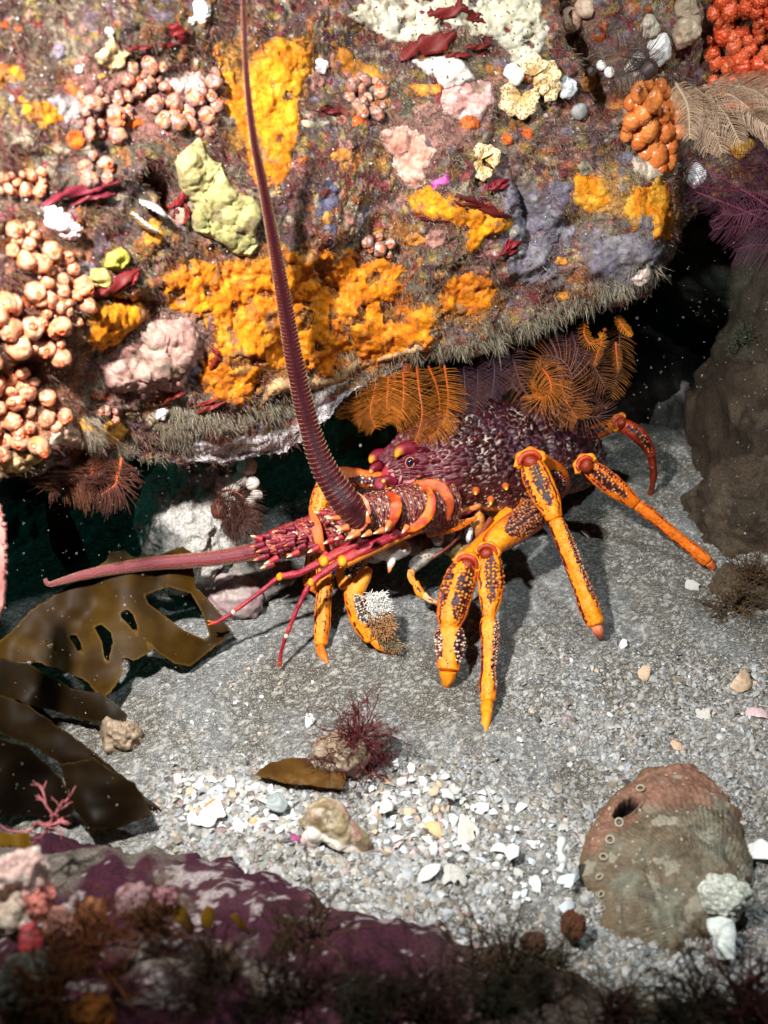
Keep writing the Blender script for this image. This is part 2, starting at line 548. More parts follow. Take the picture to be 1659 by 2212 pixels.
# ---------------------------------------------------------------- sea floor
def sand_z(x, y):
    X = np.stack([x, y, 0 * x], -1)
    z = 0.010 * fbm(X, 7, 3, 71) + 0.0035 * fbm(X, 30, 3, 73) + 0.0010 * fbm(X, 120, 2, 75)
    z = z + 0.05 * sstep(y, .95, 1.5) + 0.03 * sstep(x, .42, .65) - 0.30 * sstep(-x, .17 + .2 * sstep(y, .9, .6), .36 + .2 * sstep(y, .9, .6)) * sstep(y, .60, .80)
    return z - 0.002
nx, ny = 640, 560
xs = np.concatenate([np.linspace(-3, -.62, 40)[:-1], np.linspace(-.62, .62, nx), np.linspace(.62, 3, 40)[1:]])
ys = np.concatenate([np.linspace(-1.5, .24, 30)[:-1], np.linspace(.24, 1.05, ny), np.linspace(1.05, 5, 50)[1:]])
YY, XX = np.meshgrid(ys, xs, indexing='ij')
ZZ = sand_z(XX, YY)
SV = np.stack([XX, YY, ZZ], -1).reshape(-1, 3)
SF = grid_faces(len(ys), len(xs))
m1 = fbm(SV, 22, 4, 81); m2 = fbm(SV, 160, 3, 83); m3 = fbm(SV, 8, 3, 85)
C = lerp(np.array([.185, .190, .188]), np.array([.13, .122, .104]), sstep(m1, -.2, .5)[:, None])
C = C * (1 + .35 * m2[:, None])
C = lerp(C, np.array([.10, .084, .058]), (sstep(fbm(SV, 13, 4, 84), .05, .45) * .65)[:, None])
C = lerp(C, np.array([.10, .09, .10]), (sstep(fbm(SV, 420, 2, 87), .35, .6) * .6)[:, None])
C = lerp(C, np.array([.55, .54, .50]), (sstep(fbm(SV, 480, 2, 89), .35, .6) * .7)[:, None])
sand = obj('sea_floor', SV, SF, M_SAND, None, C)
tag(sand, 'grey shell sand floor under the ledge', kind='structure')

def on_sand(u, v, lift=0.0):
    u = np.asarray(u, float); v = np.asarray(v, float)
    r = ray(u, v); z = np.zeros(u.shape)
    for _ in range(25):
        d = (z + lift - CAM[2]) / r[..., 2]
        X = CAM + d[..., None] * r
        z = 0.5 * z + 0.5 * sand_z(X[..., 0], X[..., 1])
    return CAM + ((z + lift - CAM[2]) / r[..., 2])[..., None] * r

# ---------------------------------------------------------------- generic lump (boulders, nodules)
def lump(c, rad, n=60, m=90, amp=.12, scale=None, seed=0, axes=None, octv=4, sq=1.0, ridge=0.0):
    a = np.linspace(0.001, math.pi - .001, n); b = np.linspace(0, 2 * math.pi, m, endpoint=False)
    S = np.stack([np.sin(a)[:, None] * np.cos(b), np.sin(a)[:, None] * np.sin(b), np.repeat(np.cos(a)[:, None], m, 1)], -1).reshape(-1, 3)
    S = np.sign(S) * np.abs(S) ** sq
    rad = np.broadcast_to(np.asarray(rad, float), (3,))
    Q = S * rad
    if axes is not None: Q = Q @ np.asarray(axes)
    R = float(np.mean(rad))
    sc = scale if scale else 1.2 / R
    d = amp * R * fbm(Q + np.asarray(c) * 3.1, sc, octv, seed)
    if ridge:
        d = d + ridge * R * (1 - 2 * np.abs(fbm(Q + 5, sc * 1.7, 3, seed + 5)))
    return np.asarray(c) + Q + norm(Q) * d[:, None], grid_faces(n, m, True)

def mottled(X, cols, scales, seed=0):
    C = np.tile(np.array(cols[0], float), (len(X), 1))
    for k in range(1, len(cols)):
        C = lerp(C, np.array(cols[k], float), (sstep(fbm(X, scales[k - 1], 4, seed + 7 * k), .0, .5) * .85)[:, None])
    return C

def boulder(name, c, rad, cols, label, amp=.14, seed=0, axes=None, scales=(25, 60, 110), m=M_ROCK, n=120, sq=.85, ridge=.05, cat='rock', group=None):
    V, F = lump(c, rad, n, int(n * 1.5), amp, None, seed, axes, 5, sq, ridge)
    V = V + norm(V - np.asarray(c)) * (0.0040 * fbm(V, 60, 5, seed + 3) + .0015 * (1 - 2 * np.abs(fbm(V, 110, 3, seed + 4))))[:, None]
    o = obj(name, V, F, m, None, mottled(V, cols, scales, seed))
    return tag(o, label, cat, group)

# right-hand brown wall of the crevice
boulder('boulder', P(1685, 1030, 1.02), (.105, .09, .155), [(.048, .033, .021), (.03, .021, .015), (.07, .052, .036)],
        'tall brown silt covered boulder standing at the right edge behind the lobster', seed=3, axes=basis((.10, -.05, 1.0)), amp=.16, sq=.62, ridge=.12)
boulder('boulder', P(1365, 905, 1.13), (.085, .05, .105), [(.016, .014, .013), (.01, .01, .01), (.03, .028, .025)],  # added near-black rock standing in for shade in the recess
        'black rock added to fill the deep shade above the rearmost leg', seed=4, amp=.2)
boulder('boulder', P(1730, 800, .98), (.08, .08, .11), [(.042, .032, .022), (.028, .024, .017), (.06, .05, .038)],
        'rounded brown rock at the right edge above the tall boulder', seed=5, amp=.10)
boulder('boulder', P(1420, 1050, 1.16), (.05, .05, .13), [(.10, .10, .10), (.05, .05, .05), (.2, .2, .2)],
        'narrow dark grey rock in the shade beside the tall brown boulder', seed=8, amp=.18)
boulder('boulder', P(1655, 1180, .93), (.072, .06, .085), [(.06, .042, .028), (.04, .03, .02), (.085, .065, .045)],
        'dark brown rock bulging out below the tall boulder at the right edge', seed=11, amp=.2, sq=.7, ridge=.1)
boulder('boulder', P(1640, 1310, .85), (.050, .035, .036), [(.075, .052, .033), (.05, .04, .025), (.10, .075, .05)],
        'low brown weedy rock at the foot of the tall boulder', seed=12, amp=.22)
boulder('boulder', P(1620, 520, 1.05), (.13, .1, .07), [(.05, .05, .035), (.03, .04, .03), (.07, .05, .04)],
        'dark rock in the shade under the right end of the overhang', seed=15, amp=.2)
# back of the crevice
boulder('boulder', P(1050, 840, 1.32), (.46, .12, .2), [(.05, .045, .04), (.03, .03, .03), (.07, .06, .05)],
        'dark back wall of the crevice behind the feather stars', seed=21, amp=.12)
boulder('boulder', P(800, 960, 1.06), (.075, .05, .045), [(.16, .14, .07), (.10, .09, .05), (.2, .2, .17)],
        'olive brown rock behind the lobster horns under the white ledge', seed=24, amp=.12)
# left gap
gw = boulder('boulder', P(420, 1125, .815), (.056, .036, .040), [(.50, .47, .44), (.36, .34, .31), (.58, .55, .52)],
        'pale grey wrinkled sponge covered rock under the white ledge', seed=31, axes=basis((-.35, -.3, 1)), amp=.16, ridge=.12)
boulder('boulder', P(330, 1090, 1.02), (.07, .05, .055), [(.20, .20, .12), (.12, .14, .10), (.25, .2, .12)],
        'dim olive rock behind the pale wrinkled rock', seed=33, amp=.14)
boulder('boulder', P(60, 1195, 1.30), (.10, .08, .055), [(.10, .22, .18), (.05, .12, .10), (.12, .2, .17)],  # teal of the water's light put into the rock colours
        'rock far back in the left gap tinted teal for the water light', seed=35, amp=.2)
boulder('boulder', P(195, 1090, 1.25), (.045, .05, .075), [(.14, .26, .22), (.06, .14, .12)],  # tinted teal the same way, for the light through the water
        'upright rock tinted teal for the water light behind the brown kelp stipe', seed=37, amp=.2)
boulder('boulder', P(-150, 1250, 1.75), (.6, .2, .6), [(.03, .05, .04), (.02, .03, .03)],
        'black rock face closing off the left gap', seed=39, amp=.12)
boulder('boulder', P(590, 1130, 1.10), (.06, .05, .09), [(.06, .05, .05), (.04, .03, .03), (.09, .08, .07)],
        'dark rock between the pale wrinkled rock and the lobster', seed=41, amp=.15)
boulder('cobble', on_sand(505, 1290, .012), (.022, .017, .016), [(.33, .22, .23), (.25, .17, .17), (.4, .33, .3)],
        'pinkish cobble on the sand behind the thin red feelers', seed=43, amp=.12, n=50, m=M_SHELL)
boulder('cobble', on_sand(540, 1238, .012), (.034, .022, .014), [(.22, .21, .19), (.13, .13, .12), (.3, .28, .26)],
        'flat grey cobble behind the pinkish cobble', seed=44, amp=.2, n=50)
boulder('cobble', on_sand(268, 1595, .006), (.012, .011, .013), [(.19, .13, .08), (.12, .08, .05), (.26, .19, .13)],
        'small knobbly tan stone at the edge of the kelp shade', seed=45, amp=.45, n=50, m=M_SHELL)

# pale lobed sponge chain on the pale rock
mb = MB()
for (u, v, r) in [(528, 1010, 18), (520, 1035, 17), (505, 1050, 15), (490, 1062, 14), (498, 1085, 14), (512, 1100, 16), (524, 1120, 17), (545, 1118, 14), (540, 1085, 13), (552, 1140, 15), (548, 1165, 14), (535, 1010, 20), (545, 1045, 15), (553, 1070, 13)]:
    V, F = lump(P(u, v, .772), r / FPX * .77, 14, 20, .2, None, int(u), octv=2)
    mb.add(V, F, mottled(V, [(.58, .52, .47), (.42, .37, .33)], (120,)))
tag(mb.obj('lobed_sponge', M_SHELL), 'chain of pale grey lobes climbing the dark rock beside the brown feather star', 'sponge')

# ---------------------------------------------------------------- near rock at the bottom of the frame
EDGE = np.array([(-400, 1720), (0, 1770), (150, 1765), (330, 1785), (480, 1795), (600, 1855), (700, 1905), (820, 1930), (960, 1935), (1010, 1962), (1130, 1985), (1240, 2015), (1300, 2075), (1400, 2092), (1500, 2100), (1659, 2105), (2000, 2150)], float)
Ew = on_sand(EDGE[:, 0], EDGE[:, 1])
def ledge_z(x, y):
    ye = np.interp(x, Ew[:, 0], Ew[:, 1])
    X = np.stack([x, y, 0 * x], -1)
    ye = ye + .012 * fbm(X, 18, 3, 91) + .005 * fbm(X, 60, 3, 92)
    s = ye - y
    z = -0.02 + 0.048 * sstep(s, -.012, .05) + .05 * sstep(s, .04, .22) * (1 - .6 * sstep(x, -.1, .35)) + .05 * sstep(s, .1, .2) * sstep(-x, .05, .3)
    return z + (.006 * fbm(X, 25, 4, 93) + .003 * fbm(X, 90, 3, 94)) * sstep(s, -.02, .02)
nx2, ny2 = 520, 300
YY, XX = np.meshgrid(np.linspace(.02, .52, ny2), np.linspace(-.5, .55, nx2), indexing='ij')
LV = np.stack([XX, YY, ledge_z(XX, YY)], -1).reshape(-1, 3)
LF = grid_faces(ny2, nx2)
u_, v_, _ = proj(LV)
A = fbm(LV, 26, 4, 95); B_ = fbm(LV * np.array([.6, 1.3, 1]), 170, 4, 96)
C = lerp(np.array([.045, .010, .022]), np.array([.06, .02, .03]), sstep(A, -.2, .3)[:, None])  # maroon rock, darkened further in place of the light falloff
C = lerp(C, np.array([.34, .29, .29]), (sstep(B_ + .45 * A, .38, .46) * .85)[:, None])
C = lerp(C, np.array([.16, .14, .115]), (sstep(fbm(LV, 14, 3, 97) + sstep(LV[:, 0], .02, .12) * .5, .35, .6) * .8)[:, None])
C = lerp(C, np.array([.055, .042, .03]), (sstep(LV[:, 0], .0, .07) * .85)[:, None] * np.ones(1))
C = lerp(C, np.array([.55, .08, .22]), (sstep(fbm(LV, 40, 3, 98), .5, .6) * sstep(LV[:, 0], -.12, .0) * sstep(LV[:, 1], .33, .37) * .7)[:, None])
LEDGE = Surf(LV, LF)
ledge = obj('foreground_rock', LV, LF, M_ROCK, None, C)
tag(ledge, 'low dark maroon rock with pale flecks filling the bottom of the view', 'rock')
SANDS = Surf(SV, SF)

# ---------------------------------------------------------------- encrusting growth on the boulder
COVER = np.zeros((330, 460), bool)                     # coarse record of covered rock, so turf keeps off
def cover_idx(u, v):
    return np.clip(((np.asarray(v) + 60) / 4).astype(int), 0, 329), np.clip(((np.asarray(u) + 60) / 4).astype(int), 0, 459)

def masked_grid(poly, step, wob, seed, holes=(), gaps=0.0):
    """grid points inside a wobbly outline; edge points are pulled on to the outline"""
    poly = np.asarray(poly, float)
    us = np.arange(poly[:, 0].min() - 3 * wob - step, poly[:, 0].max() + 3 * wob + step, step)
    vs = np.arange(poly[:, 1].min() - 3 * wob - step, poly[:, 1].max() + 3 * wob + step, step)
    Vg, Ug = np.meshgrid(vs, us, indexing='ij')
    Q = np.stack([Ug, Vg, 0 * Ug + seed * 13.7], -1)
    sd = poly_sd(Ug, Vg, poly) + wob * fbm(Q, 1 / 42., 3, seed) + .55 * wob * fbm(Q, 1 / 12., 3, seed + 3)
    for h in holes:
        sd = np.minimum(sd, -poly_sd(Ug, Vg, h) + .15 * wob * fbm(Q, 1 / 11., 2, seed + 9))
    if gaps:
        gn = fbm(np.stack([Ug, Vg, 0 * Ug + seed], -1), 1 / 30., 4, seed + 40)
        sd = np.minimum(sd, np.maximum((.62 - gaps - gn) * 45, 6 - sd))
    gv, gu = np.gradient(sd, step)
    gl = np.maximum(np.hypot(gu, gv), .3)
    edge = (sd < 0) & (sd > -1.6 * step)
    Ug = np.where(edge, Ug - sd * gu / gl ** 2, Ug); Vg = np.where(edge, Vg - sd * gv / gl ** 2, Vg)
    keep = sd > -1.6 * step
    sd = np.where(edge, 0, sd)
    return Ug, Vg, sd, keep

def quads_of(keep):
    n, m = keep.shape
    idx = -np.ones(keep.shape, int); idx[keep] = np.arange(keep.sum())
    q = np.stack([idx[:-1, :-1], idx[:-1, 1:], idx[1:, 1:], idx[1:, :-1]], -1).reshape(-1, 4)
    return q[(q >= 0).all(1)]

def crust(poly, thick, c1, c2, label, name='sponge_crust', cat='sponge', group=None, m=None, step=3.4, wob=10, seed=1,
          edge=20, bump=(.0012, 130), lumps=(0, 100), cscale=60, pores=None, surf=None, rim=None, holes=(), mark=True, gaps=0.0):
    thick = thick * .42 if thick < .009 else thick * .62
    lumps = (lumps[0] * .5, lumps[1] * 1.4); bump = (bump[0] * .55, bump[1] * 1.3)
    surf = surf or ROCK
    U, Vv, sd, keep = masked_grid(poly, step, wob, seed, holes, gaps)
    pts, nrm, ok = surf.hit(U[keep], Vv[keep])
    k2 = keep.copy(); k2[keep] = ok
    pts, nrm = pts[ok], nrm[ok]
    if len(pts) == 0: return None
    s = sd[k2]
    # even out the rock's facet normals
    h = thick * sstep(s / edge) ** .7
    w = sstep(s / (edge * .7))
    h = h + w * bump[0] * fbm(pts, bump[1], 4, seed + 11)
    if lumps[0]:
        f1, f2, _ = worley(pts, lumps[1], seed + 5)
        h = h + w * lumps[0] * (.6 - f1 * f1)
    g1, _, _ = worley(pts, 300, seed + 15)
    h = h + w * min(.0013, thick * .35) * (.55 - g1 * g1) + w * .0007 * fbm(pts, 420, 2, seed + 16)
    h = np.where(s <= 0, -0.0012, h + .0003)
    view = norm(CAM - pts)
    nn = norm(nrm + .5 * view)
    X = pts + nn * h[:, None]
    F = quads_of(k2)
    if len(F) == 0:
        return None
    _, _, dd = proj(X)
    F = F[(dd[F].max(1) - dd[F].min(1)) < .02]
    C = lerp(np.array(c1, float), np.array(c2, float), sstep(fbm(pts, cscale, 4, seed + 21), -.35, .45)[:, None])
    C = C * (1 + .30 * fbm(pts, 260, 3, seed + 23))[:, None]
    C = lerp(C, np.minimum(C * 1.25 + np.array([.03, .05, .03]), .85), (sstep(fbm(pts, 130, 3, seed + 25), .1, .5) * .6)[:, None])
    C = lerp(C, np.array([.15, .11, .07]), (sstep(fbm(pts, 75, 4, seed + 27), .45, .6) * .7)[:, None])
    C = lerp(C, C * np.array([.6, .6, .7]) + np.array([.03, .025, .02]), ((1 - sstep(s / 10)) * .6)[:, None])
    if rim is not None:
        C = lerp(C, np.array(rim, float), (1 - sstep(s / (edge * .8)))[:, None] * .8)
    if pores:
        f1, _, pid = worley(pts, pores[0], seed + 8)
        C = np.where(((f1 < pores[1]) & (pid > .35))[:, None], np.array(pores[2], float), C)
    if mark:
        i, j = cover_idx(U[k2][s > 9], Vv[k2][s > 9]); COVER[i, j] = True
    o = obj(name, X, F, m or M_SPONGE, None, C)
    return tag(o, label, cat, group)

OR1, OR2 = (.76, .235, .006), (.60, .155, .006)
OY1, OY2 = (.68, .27, .010), (.54, .19, .008)
LUMP = (.0018, 130)
crust([(350, 590), (420, 560), (520, 560), (600, 545), (700, 530), (760, 550), (840, 560), (880, 590), (870, 640), (940, 680), (950, 725), (890, 760), (830, 790), (760, 800), (700, 825), (650, 800), (570, 815), (520, 872), (440, 850), (425, 800), (470, 740), (440, 690), (385, 670), (345, 640)],
      .004, OR1, OR2, 'broad bright orange sponge sheet running along the boulder above the white ledge', seed=3, lumps=LUMP, gaps=.10, wob=14)
crust([(540, 105), (600, 78), (680, 85), (675, 160), (650, 210), (645, 270), (630, 330), (625, 380), (600, 410), (560, 405), (535, 370), (530, 300), (505, 265), (480, 230), (470, 160), (455, 120), (470, 95), (500, 150), (525, 190), (540, 140)],
      .005, OY1, OR2, 'tall yellow orange sponge sheet behind the upper half of the long antenna', seed=5, lumps=(.0014, 120), wob=9, gaps=.04)
crust([(50, 215), (140, 218), (138, 262), (90, 285), (55, 252)], .004, OY1, OY2, 'small yellow orange sponge patch with ragged edge at far upper left', seed=7, lumps=LUMP)
crust([(-20, 130), (50, 140), (48, 165), (30, 185), (-20, 182)], .005, OY1, OR1, 'yellow orange sponge patch cut by the upper left picture edge', seed=8, lumps=LUMP)
crust([(185, 690), (240, 645), (310, 640), (322, 690), (285, 722), (220, 755), (190, 740)], .006, OR1, OY2, 'lumpy orange sponge patch right of the big sea squirt cluster', seed=9, lumps=(.004, 90))
crust([(870, 425), (905, 410), (935, 400), (970, 445), (1055, 432), (1110, 488), (1080, 505), (1040, 535), (1012, 545), (1000, 500), (960, 480), (900, 468)],
      .004, (.85, .36, .008), OR1, 'bright orange sponge crossed by red weed in the middle right of the boulder', seed=11, lumps=(.0015, 120))
crust([(955, 612), (1000, 582), (1050, 590), (1078, 622), (1052, 662), (1000, 685), (955, 672)], .005, OR1, OR2, 'orange sponge patch just above the fringe, right of the broad orange sheet', seed=13, lumps=(.003, 110))
crust([(1235, 372), (1290, 380), (1312, 432), (1280, 462), (1242, 442)], .004, (.80, .36, .03), OR1, 'rounded orange sponge patch left of the pale translucent spheres', seed=15)
crust([(1362, 398), (1440, 388), (1452, 460), (1460, 525), (1415, 515), (1400, 470), (1365, 500), (1350, 455)], .004, (.80, .36, .03), OR1, 'orange sponge patch wrapped round a grey sponge at the right end of the boulder', seed=17)
crust([(718, 92), (760, 98), (782, 130), (835, 165), (800, 188), (760, 172), (728, 142)], .004, (.50, .19, .02), (.36, .15, .03), 'dull brown orange sponge patch right of the tall yellow sheet', seed=19)
crust([(868, 186), (950, 180), (955, 202), (880, 208)], .004, (.72, .26, .03), OR2, 'thin orange sponge strip under the pale crust', seed=21, wob=5)
crust([(755, 205), (800, 220), (790, 268), (760, 275), (768, 240)], .003, (.70, .12, .015), (.5, .1, .02), 'red orange sponge smear below the dull brown patch', seed=23, wob=7)
crust([(180, 905), (260, 895), (285, 935), (240, 965), (190, 975), (165, 945)], .005, (.72, .38, .06), (.6, .25, .03), 'mustard sponge patch low on the left of the boulder', seed=25, lumps=LUMP)
crust([(0, 985), (60, 975), (110, 985), (60, 1015), (0, 1020)], .005, (.75, .5, .12), (.6, .4, .2), 'pale mustard sponge on the lower left rim of the boulder', seed=26, lumps=LUMP)
crust([(430, 780), (480, 775), (540, 830), (520, 880), (460, 860)], .005, OR1, OR2, 'orange sponge lobe beside the salmon hump', seed=27, lumps=(.003, 110))
for k, (u, v, a, b) in enumerate([(735, 335, 28, 16), (710, 470, 14, 20), (1095, 300, 16, 20), (1140, 288, 11, 10), (1270, 175, 22, 30), (900, 520, 30, 14), (1215, 565, 14, 12), (165, 300, 22, 26), (285, 265, 28, 14), (655, 345, 16, 10), (1012, 255, 12, 14), (1215, 640, 22, 18), (820, 505, 26, 12), (330, 505, 30, 34), (120, 565, 14, 12), (1130, 165, 14, 10), (150, 190, 16, 24), (225, 165, 18, 12), (955, 110, 26, 8), (1300, 575, 16, 10), (1510, 210, 12, 22)]):
    th = np.linspace(0, 2 * math.pi, 9)[:-1]
    where = ['below the tall yellow sheet', 'left of the lilac crust', 'below the pink crust', 'beside a tiny lace colony', 'left of the soft coral clump', 'above the broad orange sheet', 'on the lilac crust', 'among the upper left squirts', 'below the pale pink squirts', 'right of the antenna', 'under the rosy crust', 'beside the lower fringe', 'above the dark tufts', 'right of the white scallop', 'among the left squirts', 'inside the lace colony', 'over the upper left squirts', 'under the star shaped lace', 'under the red blades', 'at the right rim', 'near the pale plumes'][k]
    red = k in (3, 7, 8, 9, 10, 2, 16, 15)
    crust(np.stack([u + a * np.cos(th), v + b * np.sin(th)], -1), .003, (.75, .13, .012) if red else (.68, .26, .03), (.55, .10, .02) if red else (.5, .2, .04),
          ('small red orange' if red else 'small dull orange') + ' sponge spot ' + where, seed=100 + k, wob=6, edge=8)
rsx = np.random.default_rng(91)
SPOT = [((.34, .13, .03), (.24, .10, .03), 'dull rust coloured', 'rust spots'), ((.42, .21, .17), (.34, .15, .12), 'dusty pink', 'dusty pink spots'), ((.40, .34, .24), (.30, .26, .18), 'greyish cream', 'greyish cream spots'),
        ((.20, .17, .22), (.15, .13, .18), 'dim lilac', 'dim lilac spots'), ((.60, .11, .015), (.42, .08, .015), 'red orange', 'red orange spots'), ((.16, .03, .035), (.11, .02, .03), 'wine red', 'wine red spots')]
for k in range(84):
    u, v = rsx.uniform(10, 1450), rsx.uniform(5, 880)
    if v > np.interp(u, LIPC[:, 0], LIPC[:, 1]) - 90: continue
    th = np.linspace(0, 2 * math.pi, 10)[:-1]
    a, b = rsx.uniform(9, 30), rsx.uniform(7, 22)
    c1, c2, nm, gr = SPOT[rsx.integers(len(SPOT))]
    crust(np.stack([u + a * np.cos(th), v + b * np.sin(th)], -1), .002, c1, c2, nm + ' ragged crust spot in the turf of the boulder', name='crust_spot', cat='crust', group=gr + ' on the boulder', seed=600 + k, wob=11, edge=8, gaps=.08)
# lilac grey crusts
L1, L2 = (.155, .135, .17), (.22, .195, .215)
PO = (190, .26, (.12, .09, .17))
crust([(1080, 400), (1150, 368), (1172, 440), (1235, 450), (1232, 520), (1190, 560), (1200, 600), (1130, 622), (1090, 592), (1078, 540), (1110, 500), (1090, 440)], .003, L1, L2,
      'large lilac grey pored sponge right of the red weed', seed=31, m=M_SPONGE, pores=PO, gaps=.12, wob=14)
crust([(1285, 510), (1350, 500), (1452, 520), (1440, 562), (1400, 602), (1378, 630), (1300, 602), (1250, 562)], .004, L2, L1, 'smooth lilac grey sponge at the lower right corner of the boulder', seed=33, pores=PO)
crust([(1375, 452), (1422, 462), (1415, 502), (1370, 492)], .005, L2, (.38, .33, .36), 'small oval lilac grey sponge inside the orange patch', seed=35, wob=4)
crust([(692, 385), (722, 400), (732, 440), (722, 502), (672, 498), (690, 450)], .003, (.10, .095, .15), L1, 'blue grey sponge patch right of the antenna in the middle', seed=37, gaps=.1, wob=10)
crust([(1190, 390), (1240, 400), (1225, 445), (1180, 440)], .003, (.13, .13, .2), L1, 'small bluish pored crust above the large lilac sponge', seed=39, pores=PO, wob=10, gaps=.1)
crust([(95, 215), (150, 190), (190, 240), (150, 265), (105, 250)], .004, (.22, .19, .2), (.3, .25, .24), 'grey smooth crust above the left yellow patch', seed=41)
# pale crusts
crust([(755, 30), (800, -30), (1150, -40), (1182, 60), (1160, 120), (1170, 150), (1110, 140), (1060, 90), (960, 62), (920, 112), (860, 84), (800, 66)], .007, (.58, .52, .38), (.47, .44, .36),
      'wide cream crust at the top behind red leafy weed', seed=43, m=M_PORE, bump=(.002, 60), gaps=.03)
crust([(880, 128), (1000, 118), (1032, 176), (960, 192), (930, 168)], .006, (.60, .53, .46), (.66, .62, .60), 'pale cream crust lobe under the dark red blade', seed=45, m=M_PORE, bump=(.0015, 70))
crust([(1360, 330), (1440, 330), (1475, 350), (1470, 385), (1400, 390), (1362, 370)], .006, (.66, .54, .42), (.72, .62, .52), 'smooth cream crust beneath the orange soft spheres', seed=47)
crust([(955, 200), (1000, 172), (1060, 180), (1072, 220), (1042, 260), (990, 262), (960, 240)], .004, (.66, .33, .29), (.72, .44, .40), 'rosy pink crust left of the lace colony', seed=49, cscale=110, bump=(.0018, 110))
crust([(812, 288), (870, 264), (922, 290), (942, 330), (920, 372), (925, 400), (882, 408), (848, 350)], .004, (.52, .23, .17), (.60, .32, .25), 'large salmon pink crust in the middle of the boulder', seed=51, cscale=120, rim=(.75, .5, .42), bump=(.0015, 120))
crust([(310, 692), (400, 684), (440, 722), (428, 792), (380, 850), (300, 852), (225, 842), (215, 792), (300, 760)], .014, (.46, .26, .22), (.38, .28, .22), 'knobbly salmon tan hump of sponge below the left end of the orange sheet', seed=53,
      lumps=(.005, 70), edge=40, pores=(70, .13, (.08, .03, .04)), cscale=45)
crust([(105, 905), (150, 895), (190, 930), (180, 962), (110, 955)], .008, (.60, .38, .27), (.66, .45, .33), 'smooth tan sponge mound low on the left', seed=55, edge=26)
crust([(640, 395), (625, 410), (690, 560)], .002, (.3, .1, .1), (.2, .1, .1), 'thin maroon film patch right of the antenna', seed=57, wob=8)
crust([(925, 390), (965, 378), (975, 398), (935, 412)], .003, (.62, .10, .36), (.5, .06, .3), 'magenta coralline crust above the bright orange patch', seed=59, wob=6, name='coralline_crust', cat='alga')
crust([(355, 155), (430, 150), (455, 200), (400, 225), (360, 200)], .007, (.62, .40, .35), (.68, .48, .44), 'smooth pale pink lump among the upper squirts', seed=61, edge=24)
crust([(585, 815), (700, 815), (760, 770), (930, 740), (940, 750), (770, 800), (740, 830), (600, 850), (560, 880)], .006, (.58, .36, .19), (.50, .28, .12), 'pale tan strip of sponge along the lower edge of the orange sheet', seed=63, lumps=(.003, 100), wob=5)
crust([(640, 850), (730, 815), (770, 818), (700, 872), (650, 905), (600, 915)], .004, (.40, .35, .32), (.5, .43, .4), 'grey mottled crust at the right end of the white underside', seed=67, wob=8, cscale=120)

# proud leaf-like yellow sponges
YG1, YG2 = (.47, .40, .17), (.36, .33, .13)
crust([(430, 297), (447, 330), (470, 352), (500, 402), (535, 425), (562, 452), (556, 500), (560, 530), (540, 555), (515, 548), (465, 520), (418, 502), (412, 470), (420, 440), (385, 400), (378, 352), (400, 320)],
      .010, YG1, YG2, 'big pale yellow green leaf shaped sponge left of the antenna', name='plate_sponge', seed=71, wob=5, edge=9, m=M_SPONGE, pores=(150, .2, (.16, .13, .05)), rim=(.52, .45, .22))
crust([(228, 548), (258, 532), (280, 545), (278, 572), (258, 590), (222, 578)], .010, (.45, .40, .05), (.52, .46, .08), 'small olive yellow sponge lobe above the sea squirts', name='plate_sponge', seed=73, wob=3, edge=9, pores=(80, .14, (.14, .11, .04)))
crust([(195, 578), (225, 580), (245, 600), (232, 628), (205, 620), (190, 600)], .010, (.60, .44, .10), (.66, .5, .16), 'smooth pale yellow sponge lobe below the olive one', name='plate_sponge', seed=74, wob=2, edge=9)
# star shaped and frilled lace colonies
crust([(205, 118), (225, 100), (240, 75), (252, 90), (262, 108), (285, 105), (290, 112), (272, 124), (272, 148), (248, 150), (238, 160), (225, 145), (208, 135)], .008, (.58, .45, .24), (.5, .36, .18), 'star shaped cream lace colony at upper left', name='lace_colony', cat='bryozoan', seed=75, wob=3, edge=8, m=M_LACE, rim=(.7, .6, .38))

def frill(lobes, label, seed=0):
    """lace colony of cupped, curled lobes: (u, v, direction deg, size px)"""
    root = None
    for q, (u, v, ang, size) in enumerate(lobes):
        p, n, ok = ROCK.hit([u], [v]); p, n = p[0], norm(n[0] + norm(CAM - p[0]))
        S = size / FPX * np.linalg.norm(p - CAM)
        side = norm(np.cross(n, UPV)); up = np.cross(side, n); up = up if up @ UPV > 0 else -up
        side = np.cross(up, n)
        side = side if side[0] > 0 else -side
        ca, sa = math.cos(math.radians(ang)), math.sin(math.radians(ang))
        dx = ca * side + sa * up; dy = -sa * side + ca * up
        r = np.linspace(.06, 1, 22); th = np.linspace(-1.15, 1.15, 34)
        R, T = np.meshgrid(r, th, indexing='ij')
        edge = 1 + .06 * np.sin(9 * T + seed + q) + .12 * np.cos(2.2 * T)
        lift = .15 + .45 * R ** 1.5 + .10 * R * np.sin(5 * T + q) - .35 * R ** 4
        X = p + S * (R * edge * np.cos(T))[..., None] * dx + S * (R * edge * np.sin(T))[..., None] * dy + S * lift[..., None] * n
        C = lerp(np.array([.50, .30, .10]), np.array([.70, .55, .32]), sstep(R, .2, .8)[..., None]).reshape(-1, 3)
        if root is None:
            root = tag(empty('lace_colony', tuple(p)), label, 'bryozoan')
        o = child('lobe', X.reshape(-1, 3), grid_faces(22, 34), M_LACE, root, C)
        sm = o.modifiers.new('thickness', 'SOLIDIFY'); sm.thickness = .0009; sm.offset = 0
        i, j = cover_idx(u + np.linspace(-.7, .7, 12)[:, None] * size, v + np.linspace(-.7, .7, 12)[None] * size); COVER[i, j] = True
    return root
frill([(1125, 205, 200, 42), (1128, 205, 275, 38), (1130, 200, 320, 30), (1150, 165, 100, 34), (1165, 170, 40, 36), (1172, 185, 350, 32), (1150, 185, 30, 30)], 'frilled honey coloured lace colony of cupped lobes near the upper right', 1)
